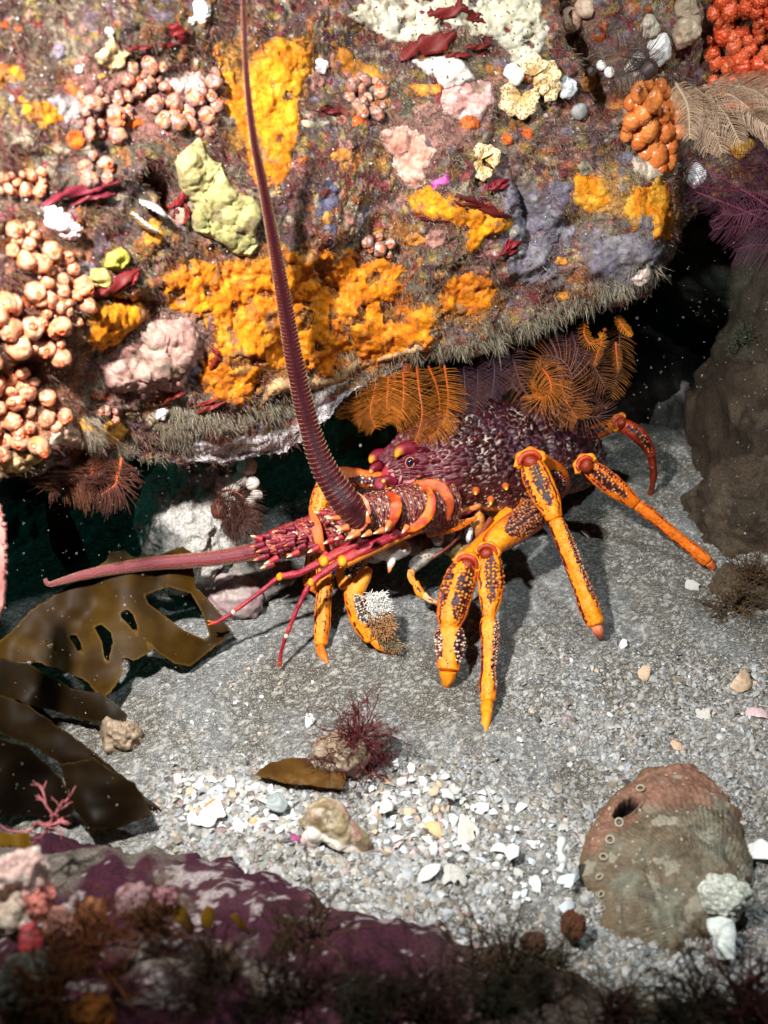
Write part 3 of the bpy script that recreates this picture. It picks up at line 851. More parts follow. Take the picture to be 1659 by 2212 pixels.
frill([(1040, 350, 190, 34), (1035, 345, 100, 28), (1045, 345, 30, 30), (1040, 358, 280, 26)], 'smaller cream lace colony below the rosy crust', 5)

# ---------------------------------------------------------------- sea squirts
def squirt_mesh(seed, dull=False):
    rs = np.random.default_rng(seed)
    V, F = lump((0, 0, .35), (1, 1, 1.0), 20, 28, .20, 1.5, seed, octv=3)
    C = lerp(np.array([.21, .10, .085]) if dull else np.array([.50, .155, .07]), np.array([.31, .19, .16]) if dull else np.array([.60, .31, .19]), sstep(fbm(V, 2.2, 3, seed), -.4, .5)[:, None])
    f1, _, _ = worley(V, 4.0, seed); C = lerp(C, np.array([.74, .58, .50]), ((f1 < .24) * .5)[:, None])
    C = lerp(C, np.array([.66, .20, .06]), (sstep(fbm(V, 1.1, 2, seed + 2), .25, .7) * .6)[:, None])
    C = lerp(C, np.array([.30, .18, .12]), (sstep(fbm(V, 3.0, 3, seed + 4), .2, .6) * .55)[:, None])
    body = make_mesh('squirt_body', V, F, C); body.materials.append(M_WET)
    t = np.array([0, .12, .3, .36, .36, .32, .22, .0]); r = np.array([.52, .42, .37, .37, .32, .25, .20, .0])
    z = np.array([0, .10, .24, .30, .34, .28, .06, .02])
    m = 14; th = np.linspace(0, 2 * math.pi, m, endpoint=False)
    SVt = np.stack([r[:, None] * np.cos(th), r[:, None] * np.sin(th), np.repeat(z[:, None], m, 1)], -1).reshape(-1, 3)
    SC = np.repeat(np.array([(.56, .28, .19), (.64, .20, .07), (.70, .13, .03), (.72, .12, .025), (.70, .11, .025), (.40, .04, .015), (.10, .012, .01), (.04, .006, .006)]), m, 0)
    sip = make_mesh('squirt_siphon', SVt, grid_faces(8, m, True), SC); sip.materials.append(M_WET)
    return body, sip
SQ = [squirt_mesh(s) for s in (3, 11, 19, 27)]
SQD = [squirt_mesh(s, True) for s in (5, 13, 23)]
def squirt(u, v, rpx, label, group, lift=.3, surf=None, cat='sea squirt'):
    p, n, ok = (surf or ROCK).hit([u], [v])
    if not ok[0]: return
    p = p[0]; view = norm(CAM - p)
    n = norm(n[0] + 1.0 * view + .6 * rng.normal(size=3))
    r = rpx / FPX * ((p - CAM) @ FWD)
    pool = SQD if group.startswith(('dull', 'grey', 'dusty', 'rosy', 'tiny')) else SQ
    body, sip = pool[rng.integers(len(pool))]
    o = bpy.data.objects.new('sea_squirt', body); COL.objects.link(o)
    o.location = p + n * r * lift
    q = Vector(n).to_track_quat('Z', 'Y')
    from mathutils import Quaternion
    q = q @ Quaternion((0, 0, 1), rng.uniform(0, 6.28))
    o.rotation_mode = 'QUATERNION'; o.rotation_quaternion = q
    sxy = r * rng.uniform(.8, 1.15); o.scale = (sxy, sxy * rng.uniform(.75, 1.1), r * rng.uniform(.7, 1.35))
    tag(o, label, cat, group)
    ss = rng.uniform(.55, 1.05)
    for k in range(2):
        s = bpy.data.objects.new('siphon', sip); COL.objects.link(s); s.parent = o
        if k == 0:
            s.location = (.15, 0, 1.14); s.rotation_euler = (0, .15, 0); s.scale = (ss, ss, ss)
        else:
            s.location = (-.62, .1, .95); s.rotation_euler = (0, -.75, 0); s.scale = (ss * .75, ss * .75, ss * .9)
    i, j = cover_idx([u - 8, u, u + 8, u], [v, v - 8, v, v + 8]); COVER[i, j] = True

def fill(poly, rpx, n, seed, mind=1.45):
    rs = np.random.default_rng(seed); poly = np.asarray(poly, float); pts = []
    for _ in range(n * 40):
        if len(pts) >= n: break
        q = np.array([rs.uniform(poly[:, 0].min(), poly[:, 0].max()), rs.uniform(poly[:, 1].min(), poly[:, 1].max())])
        if poly_sd(q[:1], q[1:], poly)[0] < 0: continue
        r = rpx * rs.uniform(.6, 1.35)
        if all(np.hypot(*(q - a[:2])) > mind * .5 * (r + a[2]) for a in pts):
            pts.append((q[0], q[1], r))
    return pts
for poly, r, n, sd_, lab, grp in [
    ([(-20, 820), (60, 800), (110, 860), (140, 900), (90, 960), (-20, 985)], 24, 38, 1, 'pale orange sea squirt in the brightly lit lowest cluster at the left edge', 'lowest left cluster of sea squirts'),
    ([(40, 545), (110, 530), (190, 610), (185, 660), (165, 700), (110, 700), (60, 620)], 19, 30, 2, 'pale orange sea squirt in the cluster left of the yellow lobes', 'sea squirts left of the yellow lobes'),
    ([(60, 690), (130, 690), (150, 730), (120, 790), (70, 760)], 20, 14, 3, 'pale orange sea squirt between the two big left clusters', 'sea squirts between the big clusters'),
    ([(-20, 640), (40, 640), (55, 760), (-20, 790)], 21, 13, 4, 'orange sea squirt at the left edge above the lowest cluster', 'sea squirts along the left edge'),
    ([(0, 380), (90, 370), (100, 410), (40, 425), (0, 415)], 15, 12, 5, 'small orange sea squirt in the row at the left edge', 'sea squirts in the upper left row'),
    ([(10, 490), (70, 480), (90, 530), (20, 550)], 17, 8, 6, 'orange sea squirt above the left cluster', 'scattered squirts above the left cluster'),
    ([(170, 210), (230, 195), (300, 200), (280, 250), (250, 290), (185, 280)], 17, 24, 7, 'dull pink sea squirt left of the smooth pink lump', 'dull pink sea squirts left of the pink lump'),
    ([(265, 140), (350, 135), (355, 190), (300, 200), (260, 180)], 17, 14, 8, 'dull pink sea squirt right of the star shaped lace colony', 'dull pink sea squirts below the star lace'),
    ([(330, 220), (400, 220), (470, 130), (470, 250), (450, 300), (420, 290), (340, 270)], 17, 30, 9, 'dull pink sea squirt between the leaf sponge and the yellow sheet', 'dull pink sea squirts above the leaf sponge'),
    ([(745, 165), (810, 170), (835, 225), (800, 260), (745, 215)], 14, 14, 10, 'small grey pink sea squirt below the dull brown sponge', 'grey pink squirts below the brown patch'),
    ([(185, 330), (240, 350), (230, 390), (190, 390)], 18, 5, 11, 'dusty tan sea squirt below the upper clusters', 'dusty squirts in the upper left'),
    ([(780, 505), (850, 510), (840, 550), (790, 545)], 15, 6, 12, 'rosy sea squirt just above the broad orange sheet', 'rosy squirts above the orange sheet'),
    ([(200, 890), (260, 880), (250, 910)], 10, 5, 13, 'tiny pink squirt beside the mustard patch', 'tiny squirts by the mustard patch'),
]:
    for (u, v, rr) in fill(poly, r, n, sd_):
        squirt(u, v, rr, lab, grp)

# ---------------------------------------------------------------- orange soft corals
def ball_colony(name, label, pts, c1, c2, surf=None, lift=.5, dots=True, m=None, depth=None, amp=.05, dz=.12):
    root = None
    for q, (u, v, r) in enumerate(pts):
        p, n, ok = (surf or ROCK).hit([u], [v])
        if depth is None:
            if not ok[0]: continue
            c = p[0] + norm(n[0] + norm(CAM - p[0])) * lift * r / FPX * .8
        else:
            c = P(u, v, depth(u, v))
        R = r / FPX * ((c - CAM) @ FWD)
        V, F = lump(c, R * np.array([1, 1, rng.uniform(.85, 1.3)]), 26, 36, amp, None, q, octv=3)
        C = lerp(np.array(c1), np.array(c2), rng.uniform() * np.ones((len(V), 1)))
        if dots:
            f1, f2, _ = worley(V, 1 / (R * .30), q)
            V = V + norm(V - c) * (R * dz * sstep(.55 - f1, 0, .4))[:, None]
            C = lerp(C, C * np.array([1.15, 1.5, 2.2]), (sstep(.4 - f1, 0, .25) * .8)[:, None])
        if root is None:
            root = tag(empty(name, tuple(c)), label, 'soft coral')
        child('lobe', V, F, m or M_CORAL, root, C)
        i, j = cover_idx([u - r * .6, u, u + r * .6], [v, v, v]); COVER[i, j] = True
    return root
ball_colony('soft_coral', 'clump of translucent peach orange spheres right of the frilled lace colony',
            [(1383, 196, 18), (1420, 190, 17), (1405, 215, 22), (1445, 220, 20), (1365, 222, 15), (1385, 245, 20), (1425, 245, 24), (1455, 250, 20), (1362, 262, 19), (1350, 288, 14), (1395, 275, 24), (1430, 282, 24), (1460, 285, 18), (1375, 300, 18), (1405, 310, 24), (1372, 208, 12), (1400, 182, 11), (1436, 200, 13), (1352, 275, 10), (1365, 290, 11), (1465, 262, 14), (1410, 232, 14), (1380, 228, 12), (1445, 300, 15), (1425, 325, 18), (1440, 315, 22), (1415, 340, 24), (1440, 350, 18), (1392, 330, 20), (1425, 365, 14)],
            (.62, .15, .03), (.72, .24, .06))
cp = fill([(1530, -10), (1680, -40), (1690, 215), (1640, 245), (1600, 235), (1560, 205), (1535, 190), (1530, 100), (1545, 60)], 11, 150, 33, .95)
ball_colony('soft_coral', 'large knobbly red orange soft coral in the upper right corner', [(u, v, r * 1.15) for u, v, r in cp[:98]],
            (.66, .075, .02), (.62, .14, .05), lift=1.6, amp=.16, dz=.34)

# ---------------------------------------------------------------- turf: countless tufts, one mass each
def tufts(name, label, n, seed, umin, umax, vmin, vmax, ln, wd, per, surf=None, colors=None, avoid=True, pull=(0, 0, -.35), keepf=None, mname=None, outw=.6):
    rs = np.random.default_rng(seed)
    u = rs.uniform(umin, umax, n); v = rs.uniform(vmin, vmax, n)
    if avoid:
        i, j = cover_idx(u, v); k = ~COVER[i, j] | (rs.uniform(size=n) < .09)
        u, v = u[k], v[k]
    if keepf is not None:
        k = keepf(u, v, rs); u, v = u[k], v[k]
    p, nn, ok = (surf or ROCK).hit(u, v)
    p, nn = p[ok], nn[ok]
    p = np.repeat(p, per, 0); nn = np.repeat(nn, per, 0)
    M = len(p)
    p = p + rs.normal(size=(M, 3)) * .0012
    d = norm(nn * outw + rs.normal(size=(M, 3)) * .55 + np.array(pull))
    L_ = ln * rs.uniform(.5, 1.3, M)
    bend = rs.normal(size=(M, 3)) * .35 + np.array(pull) * .6
    t = np.linspace(0, 1, 4)
    L_ = L_ * np.clip(.75 + 1.1 * fbm(p, 75, 3, seed + 3), .25, 1.8)
    path = p[:, None] + d[:, None] * (t[None, :, None] * L_[:, None, None]) + bend[:, None] * ((t ** 2)[None, :, None] * L_[:, None, None] * .5)
    path = path - nn[:, None] * .0008
    rad = wd * rs.uniform(.6, 1.3, M)[:, None] * np.array([1, .9, .7, .2])[None]
    V, F = thin_tubes(path, rad)
    cols = np.array(colors)
    z = np.clip((fbm(p, 22, 3, seed) * .5 + .5 + rs.normal(size=M) * .18) * len(cols), 0, len(cols) - 1e-3).astype(int)
    C = cols[z] * rs.uniform(.65, 1.4, (M, 1))
    C = np.repeat(C, 12, 0)
    o = obj(name, V, F, mname or M_TURF, None, C)
    return tag(o, label, 'turf', None, 'stuff')
tufts('algal_turf', 'brown grey and maroon fuzzy turf between the sponges on the boulder', 42000, 5, -120, 1780, -60, 1015, .0046, .00019, 3,
      colors=[(.12, .08, .05), (.10, .028, .034), (.18, .13, .08), (.16, .045, .05), (.11, .085, .045), (.13, .03, .04), (.26, .20, .14)])
tufts('algal_turf', 'light tan fuzzy turf on the brightly lit right half of the boulder', 9000, 6, 800, 1500, 60, 800, .0036, .00017, 3,
      colors=[(.24, .19, .12), (.30, .25, .18), (.15, .11, .07), (.36, .30, .22), (.2, .08, .07)], outw=.8)
# pale hydroid fringe along the lip
def lipband(u, v, rs):
    lv = np.interp(u, LIPC[:, 0], LIPC[:, 1])
    off = np.where(u < 760, 104, 14)
    return (v < lv - off + 16) & (v > lv - off - rs.uniform(5, 48, len(u)))
tufts('hydroid_fringe', 'pale beige hydroid fringe hanging along the lip of the boulder', 10500, 8, 380, 1500, 560, 1000, .0078, .00020, 6, avoid=False,
      colors=[(.30, .265, .19), (.22, .19, .125), (.38, .34, .26), (.15, .125, .08)], pull=(0, -.15, -.8), keepf=lipband, outw=.7)
tufts('hydroid_fringe', 'whitish hydroid fringe on the left rim of the boulder', 2600, 9, 180, 420, 900, 1010, .006, .00020, 5, avoid=False,
      colors=[(.24, .21, .15), (.30, .24, .19), (.14, .11, .07)], pull=(0, -.2, -.8), outw=.7, keepf=lambda u, v, rs: fbm(np.stack([u, v, 0 * u], -1), 1 / 40., 3, 9) > .0)

# pale sand grains and tiny shells caught in the turf
n_ = 3200
u = rng.uniform(-60, 1700, n_); v = rng.uniform(-40, 1000, n_)
p, nn, ok = ROCK.hit(u, v); p = p[ok] + norm(CAM - p[ok]) * .0022
r_ = rng.uniform(.00018, .0006, len(p)) * np.where(rng.uniform(size=len(p)) < .04, 2.2, 1)
octv_ = np.array([(1, 0, 0), (-1, 0, 0), (0, 1, 0), (0, -1, 0), (0, 0, 1), (0, 0, -1)], float)
octf_ = np.array([(0, 2, 4), (2, 1, 4), (1, 3, 4), (3, 0, 4), (2, 0, 5), (1, 2, 5), (3, 1, 5), (0, 3, 5)])
Vg = (p[:, None] + r_[:, None, None] * (octv_[None] * rng.uniform(.5, 1.4, (len(p), 6, 1)))).reshape(-1, 3)
cg = np.array([(.62, .60, .57), (.45, .34, .28), (.55, .22, .2), (.3, .24, .2), (.5, .5, .56)])[rng.integers(0, 5, len(p))]
tag(obj('turf_grains', Vg, (np.arange(len(p))[:, None, None] * 6 + octf_[None]).reshape(-1, 3), M_SHELL, None, np.repeat(cg, 6, 0)), 'pale sand grains caught in the turf of the boulder', 'grit', None, 'stuff')

# ---------------------------------------------------------------- red leafy weed on the boulder
def blade_weed(name, label, blades, col, surf=None, cat='seaweed', depth_off=.0025, group=None, m=None, thick=.0004):
    """blades: list of (pixel polyline, width px)"""
    root = None
    for k, (pl, w) in enumerate(blades):
        pl = catmull(pl, 26)
        p, n, ok = (surf or ROCK).hit(pl[:, 0], pl[:, 1])
        if ok.sum() < 3: continue
        p, n = p[ok], n[ok]
        d = (p - CAM) @ FWD
        for _ in range(4): d = np.convolve(np.pad(d, 2, mode='edge'), np.ones(5) / 5, 'valid')
        view = norm(CAM - p)
        base = P(pl[ok, 0], pl[ok, 1], d) + view * (depth_off * (1.2 + np.sin(np.linspace(0, 3.1, len(p)) + k)))[:, None]
        T = norm(np.gradient(base, axis=0)); S = norm(np.cross(T, view))
        t = np.linspace(0, 1, len(p))
        ww = w / FPX * d * np.sin(np.pi * np.clip(t * .86 + .10, 0, 1)) ** .7 * (1 + .5 * fbm(np.stack([t * 9, t * 0 + k, t * 0], -1), 1.3, 3, k)) * .85
        a = np.linspace(-.5, .5, 7)
        X = base[:, None] + S[:, None] * (a[None, :, None] * ww[:, None, None]) + view[:, None] * ((.0007 * np.cos(a * 5 + k) + .0012 * np.sin(t[:, None] * 11 + a[None] * 4))[..., None])
        C = np.array(col) * rng.uniform(.8, 1.25)
        if root is None:
            root = tag(empty(name, tuple(base[0])), label, cat, group)
        o = child('blade', X.reshape(-1, 3), grid_faces(len(p), 7), m or M_ALGA, root, C)
        sm = o.modifiers.new('thickness', 'SOLIDIFY'); sm.thickness = thick; sm.offset = 0
    return root
RED = (.15, .014, .012)
blade_weed('red_seaweed', 'branched dark red leafy weed at the top over the cream crust', [([(995, -20), (985, 20), (940, 30), (905, 22)], 22), ([(985, 10), (1020, 35), (1055, 58)], 22), ([(960, 30), (925, 62), (880, 105)], 9), ([(1000, 15), (1010, 45), (1030, 60)], 14), ([(975, 0), (930, 5), (890, -5)], 14), ([(1015, 35), (1040, 30)], 14)], RED)
blade_weed('red_seaweed', 'wide dark red blade lying below the branched red weed', [([(985, 72), (950, 92), (905, 100), (862, 128)], 40)], RED)
blade_weed('red_seaweed', 'narrow red blade on the cream crust right of the wide blade', [([(1060, 95), (1030, 102), (1005, 100)], 12), ([(1020, 120), (985, 118), (960, 122)], 12)], RED)
blade_weed('red_seaweed', 'wine red weed strands lying across the bright orange sponge', [([(985, 420), (1030, 440), (1075, 462), (1105, 470)], 16), ([(1000, 440), (1045, 452), (1090, 480)], 10), ([(980, 432), (1010, 455), (1050, 470)], 9), ([(940, 475), (970, 482), (905, 470)], 8), ([(1040, 425), (1070, 450)], 10)], (.14, .012, .014))
blade_weed('red_seaweed', 'small wine red fan of weed above the lilac sponge', [([(1060, 408), (1075, 395), (1100, 388)], 14), ([(1060, 410), (1085, 402), (1108, 398)], 12), ([(1050, 412), (1060, 395), (1075, 384)], 9)], (.25, .02, .03))
blade_weed('red_seaweed', 'wine red curl of weed on the left edge of the lilac sponge', [([(1085, 545), (1110, 528), (1130, 522)], 12), ([(1080, 550), (1105, 545), (1125, 540)], 10), ([(1090, 535), (1100, 520), (1118, 515)], 9)], (.22, .015, .02))
blade_weed('red_seaweed', 'crimson blade below the yellow sponge lobes', [([(305, 582), (270, 600), (235, 625), (200, 640)], 26), ([(300, 590), (280, 612), (240, 640)], 14)], (.20, .02, .02))
blade_weed('red_seaweed', 'dark red weed tuft at the left foot of the leaf sponge', [([(400, 395), (398, 420), (385, 445)], 16), ([(395, 420), (380, 440), (360, 452)], 12), ([(400, 440), (405, 465), (392, 485)], 14), ([(385, 450), (372, 470)], 10)], (.20, .015, .02))
blade_weed('red_seaweed', 'dark red streak of weed along the left side of the boulder', [([(260, 395), (200, 405), (140, 420), (90, 445)], 22), ([(250, 420), (200, 425), (150, 445)], 14)], (.20, .02, .035))
blade_weed('red_seaweed', 'red weed scraps in the turf below the salmon hump', [([(490, 868), (450, 882), (425, 892)], 12), ([(400, 850), (370, 858), (345, 878)], 14), ([(475, 860), (440, 872), (410, 880)], 9)], (.22, .025, .02))
blade_weed('red_seaweed', 'round dark red glossy weed at the top left of the antenna', [([(365, 55), (385, 70), (390, 90)], 30)], (.16, .01, .012))
blade_weed('red_seaweed', 'dark red weed strip above the pale pink lump', [([(330, 102), (300, 104), (270, 108)], 9), ([(345, 100), (360, 100), (390, 96)], 10)], (.18, .012, .015))
blade_weed('red_seaweed', 'red weed scrap on the orange sheet left of the antenna', [([(455, 745), (470, 770), (450, 800)], 14), ([(465, 760), (480, 785)], 9)], (.22, .025, .015))
blade_weed('red_seaweed', 'dark red weed scrap between the yellow and brown sponges', [([(690, 235), (715, 240), (740, 245)], 12), ([(700, 228), (720, 232)], 8)], (.14, .012, .014))

# white and pale bits fixed on the boulder
def knob(u, v, r, col, name, label, cat, flat=.6, amp=.42, seed=0, m=None, n=26):
    p, nn, ok = ROCK.hit([u], [v]); p = p[0]; nn = norm(nn[0] + norm(CAM - p))
    R = r / FPX * ((p - CAM) @ FWD)
    V, F = lump(p + nn * R * .3, (R, R, R * flat), n, int(n * 1.4), amp, None, seed, basis(nn), 4)
    i, j = cover_idx([u - r * .5, u, u + r * .5], [v, v, v]); COVER[i, j] = True
    return tag(obj(name, V, F, m or M_SHELL, None, mottled(V, [col, np.array(col) * .75], (120,))), label, cat)
knob(432, 22, 22, (.78, .80, .82), 'encrusting_tuft', 'white ragged tuft at the top left of the antenna', 'sponge', amp=.5, seed=2)
knob(412, 44, 9, (.55, .53, .52), 'encrusting_tuft', 'tiny white knob beside the white ragged tuft', 'sponge', seed=3)
knob(118, 470, 30, (.82, .78, .78), 'encrusting_tuft', 'glaring white frilly growth above the left squirts', 'bryozoan', amp=.6, seed=4)
knob(150, 495, 24, (.80, .55, .55), 'encrusting_tuft', 'pink and white frilly growth beside the glaring white one', 'bryozoan', amp=.6, seed=5)
knob(235, 70, 10, (.6, .66, .66), 'encrusting_tuft', 'small pale grey knob above the star lace', 'sponge', seed=6)
knob(168, 150, 8, (.75, .74, .72), 'encrusting_tuft', 'tiny white dot left of the star lace', 'sponge', seed=7)
knob(202, 228, 13, (.62, .62, .72), 'encrusting_tuft', 'bluish white knob among the upper squirts', 'sponge', seed=8)
knob(692, 140, 16, (.66, .56, .54), 'encrusting_tuft', 'pale fleck beside the tall yellow sheet', 'sponge', seed=9, amp=.4)
knob(1222, 190, 20, (.52, .53, .55), 'encrusting_tuft', 'white twisted piece right of the lace colony', 'shell', seed=10, amp=.5)
knob(1110, 160, 20, (.60, .58, .52), 'encrusting_tuft', 'white patch between the lace lobes', 'sponge', seed=11)
knob(1280, 152, 11, (.8, .8, .8), 'white_squirt', 'shiny white bead left of the dark cleft', 'sea squirt', seed=12, amp=.05, m=M_WET)
knob(1300, 140, 11, (.8, .8, .8), 'white_squirt', 'shiny white bead topmost of three', 'sea squirt', seed=13, amp=.05, m=M_WET)
knob(1318, 155, 12, (.8, .8, .8), 'white_squirt', 'shiny white bead rightmost of three', 'sea squirt', seed=14, amp=.05, m=M_WET)
knob(1500, 380, 24, (.76, .73, .74), 'encrusting_tuft', 'bright white lump at the right rim beside the purple feather star', 'sponge', seed=15, amp=.35)
knob(1380, 592, 20, (.66, .50, .46), 'encrusting_tuft', 'pinkish twisted tube at the lower right corner of the boulder', 'tube worm', seed=16, amp=.45)
knob(1250, 240, 18, (.26, .26, .25), 'encrusting_tuft', 'smooth grey knob below the soft orange patch', 'sponge', seed=17, amp=.1)
knob(1235, 40, 26, (.52, .34, .24), 'encrusting_tuft', 'pinkish tan lump at the top beside the dark cleft', 'sea squirt', seed=18, amp=.2)
knob(1265, 15, 22, (.50, .36, .26), 'encrusting_tuft', 'second tan lump touching the picture top beside the cleft', 'sea squirt', seed=19, amp=.2)
knob(1375, 140, 22, (.55, .50, .44), 'encrusting_tuft', 'pale grey fuzzy lump above the soft coral spheres', 'sponge', seed=20, amp=.4)
knob(1420, 108, 28, (.60, .56, .53), 'encrusting_tuft', 'whitish lump at the right top left of the red coral', 'sponge', seed=21, amp=.4)
knob(1400, 60, 24, (.42, .36, .28), 'encrusting_tuft', 'brownish fuzzy lump higher left of the red coral', 'sponge', seed=22, amp=.4)
knob(1480, 70, 30, (.44, .33, .23), 'encrusting_tuft', 'tan upright growth beside the red coral', 'sponge', seed=23, amp=.4, flat=1.2)
knob(1480, 20, 24, (.40, .30, .20), 'encrusting_tuft', 'tan growth at the picture top beside the red coral', 'sponge', seed=24, amp=.4)
knob(1600, 320, 20, (.75, .36, .03), 'encrusting_tuft', 'small bright orange lump under the pale plumes', 'sponge', seed=25, amp=.3)
knob(1620, 310, 14, (.75, .40, .05), 'encrusting_tuft', 'yellow orange knob right of the orange lump', 'sponge', seed=26, amp=.3)
knob(350, 892, 12, (.75, .70, .72), 'encrusting_tuft', 'cluster of white grains below the salmon hump', 'bryozoan', seed=27, amp=.5)

# gaping scallop on the boulder
pc, ncc, _ = ROCK.hit([330], [470]); pc = pc[0]
sroot = tag(empty('scallop', tuple(pc)), 'gaping white edged shell wedged left of the leaf sponge', 'shell')
for sgn, col in ((1, (.46, .43, .40)), (-1, (.42, .22, .07))):
    r = np.linspace(0, 1, 18); th = np.linspace(-1.2, 1.2, 60)
    R, T = np.meshgrid(r, th, indexing='ij')
    S = .021
    view = norm(CAM - pc); sd_ = norm(np.cross(view, np.array([0, 0, 1.0]))); upw = np.cross(sd_, view)
    ax = norm(-.75 * sd_ * -1 * -1 + upw * -.45)
    ax = norm(np.array([.8, -.35, -.42])); ay = norm(np.cross(view, ax)); az = np.cross(ax, ay)
    X = pc + view * .006 - ax * .014 + S * (R * np.cos(T))[..., None] * ax + S * (R * np.sin(T) * .9)[..., None] * az * .7 \
        + sgn * S * (.10 + .26 * np.sin(R * 2.6) * np.cos(T * .9) + .02 * np.sin(T * 34) * R)[..., None] * ay
    child('valve', X.reshape(-1, 3), grid_faces(18, 60), M_SHELL, sroot, lerp(np.array(col), np.array([.56, .53, .50]), sstep(R.reshape(-1, 1), .85, .97))).modifiers.new('thickness', 'SOLIDIFY').thickness = .001

# ---------------------------------------------------------------- feather stars
def feather_arm(path, plen, npin, c_axis, c_pin, axw=.0011, curl=.5, seed=0, front=None, up=.8, pw=.00025):
    path = catmull(path, 90)
    seg = np.concatenate([[0], np.cumsum(np.linalg.norm(np.diff(path, axis=0), axis=1))])
    t = np.linspace(0, 1, 90)
    V, F = tube(path, axw * (1 - .72 * t), 7)
    mb = MB(); mb.add(V, F, c_axis)
    T, N, B = frames(path, front)
    rs = np.random.default_rng(seed)
    idx = np.linspace(3, 88, npin).astype(int)
    paths, rads = [], []
    for k, i in enumerate(idx):
        for sgn in (1, -1):
            ti = t[i]
            L_ = plen * (math.sin(math.pi * min(1, .12 + ti * .86)) ** .55) * rs.uniform(.85, 1.1)
            d = norm(sgn * B[i] + T[i] * (.45 + .3 * ti) + N[i] * up * rs.uniform(.2, 1.0) + rs.normal(size=3) * .08)
            s = np.linspace(0, 1, 5)[:, None]
            q = path[i] + d * L_ * s + (T[i] * curl + N[i] * .3) * L_ * s ** 2 * .6
            paths.append(q); rads.append(pw * np.array([1, .95, .85, .7, .35]))
    V, F = thin_tubes(np.array(paths), np.array(rads))
    mix = rs.uniform(.75, 1.25, (len(paths), 1))
    mb.add(V, F, np.repeat(np.array(c_pin) * mix, 15, 0))
    return mb

def feather_star(label, arms, c_axis, c_pin, plen, npin=46, body=.007, seed=0, **kw):
    """arms: lists of (u, v, depth)"""
    A = [P(np.array([q[0] for q in a]), np.array([q[1] for q in a]), np.array([q[2] for q in a])) for a in arms]
    c = np.mean([a[0] for a in A], axis=0)
    root = tag(empty('feather_star', tuple(c)), label, 'feather star')
    V, F = lump(c, body, 14, 20, .2, None, seed)
    child('disc', V, F, M_PLUME, root, np.array(c_axis[0] if isinstance(c_axis, list) else c_axis) * .5)
    for k, a in enumerate(A):
        col = c_axis[k % len(c_axis)] if isinstance(c_axis, list) else c_axis
        cp_ = c_pin[k % len(c_pin)] if isinstance(c_pin, list) else c_pin
        feather_arm(a, plen * rng.uniform(.9, 1.15), npin, col, cp_, seed=seed * 31 + k, **kw).obj('arm', M_PLUME, root)
    return root
OA, OP = (.36, .065, .008), (.36, .115, .01)
feather_star('bright orange feather star hanging from the lip above the lobster horns', [
    [(815, 810, .80), (808, 850, .79), (800, 890, .785), (812, 925, .78)],
    [(840, 800, .80), (838, 840, .785), (836, 880, .78), (838, 912, .775)],
    [(900, 790, .80), (905, 840, .785), (912, 890, .78), (905, 930, .775), (895, 955, .77)],
    [(925, 790, .80), (945, 840, .785), (950, 890, .775), (945, 930, .77), (925, 945, .765)],
    [(870, 795, .80), (872, 840, .79), (868, 885, .785), (850, 915, .78)],
    [(860, 800, .81), (845, 850, .80), (805, 880, .795), (765, 900, .79)],
    [(960, 790, .80), (968, 850, .785), (965, 890, .775), (955, 920, .772)],
    [(830, 800, .815), (790, 850, .805), (760, 880, .80), (750, 905, .795)],
    ], [OA, (.40, .07, .01), OA], [OP, (.44, .14, .015), (.30, .10, .015)], .018, 54, seed=3)
DA, DP = (.035, .012, .022), (.075, .035, .055)
feather_star('dark purple feather star hanging between the two orange feather stars', [
    [(1000, 760, .83), (1003, 810, .82), (1005, 855, .815), (1000, 900, .81)],
    [(1030, 750, .83), (1032, 810, .82), (1030, 860, .815), (1020, 895, .81)],
    [(1060, 745, .83), (1068, 800, .82), (1062, 860, .815)],
    [(1090, 740, .84), (1110, 790, .83), (1105, 840, .825)],
    [(1180, 715, .85), (1205, 770, .84), (1200, 820, .835)],
    [(1230, 700, .86), (1245, 760, .85), (1240, 810, .845)]], DA, [DP, (.11, .05, .05)], .016, 44, seed=5)
feather_star('rusty orange feather star with a coiled arm above the carapace', [
    [(1110, 780, .83), (1125, 830, .82), (1155, 868, .81), (1195, 878, .805), (1225, 855, .805), (1235, 810, .81), (1210, 775, .815), (1170, 770, .815), (1150, 795, .81)],
    [(1165, 790, .82), (1185, 815, .81), (1190, 845, .805), (1170, 860, .80), (1150, 850, .80)],
    [(1230, 800, .84), (1235, 850, .83), (1255, 890, .825), (1290, 900, .82), (1305, 875, .82)],
    [(1210, 820, .83), (1225, 870, .825), (1248, 905, .82)]], [(.07, .02, .02), OA], [(.26, .08, .012), (.46, .14, .015), (.10, .035, .02)], .020, 52, seed=7, up=.45)
feather_star('small orange feather star with a hooked arm at the right end of the fringe', [
    [(1265, 690, .85), (1262, 720, .845), (1275, 742, .84), (1298, 738, .84), (1300, 720, .84)],
    [(1300, 740, .85), (1290, 765, .845), (1282, 790, .84)],
    [(1330, 680, .86), (1345, 705, .855), (1365, 725, .85)],
    [(1330, 740, .86), (1332, 770, .855), (1335, 800, .85)]], OA, [(.62, .22, .015), (.3, .10, .02)], .0065, 30, seed=9, body=.002)
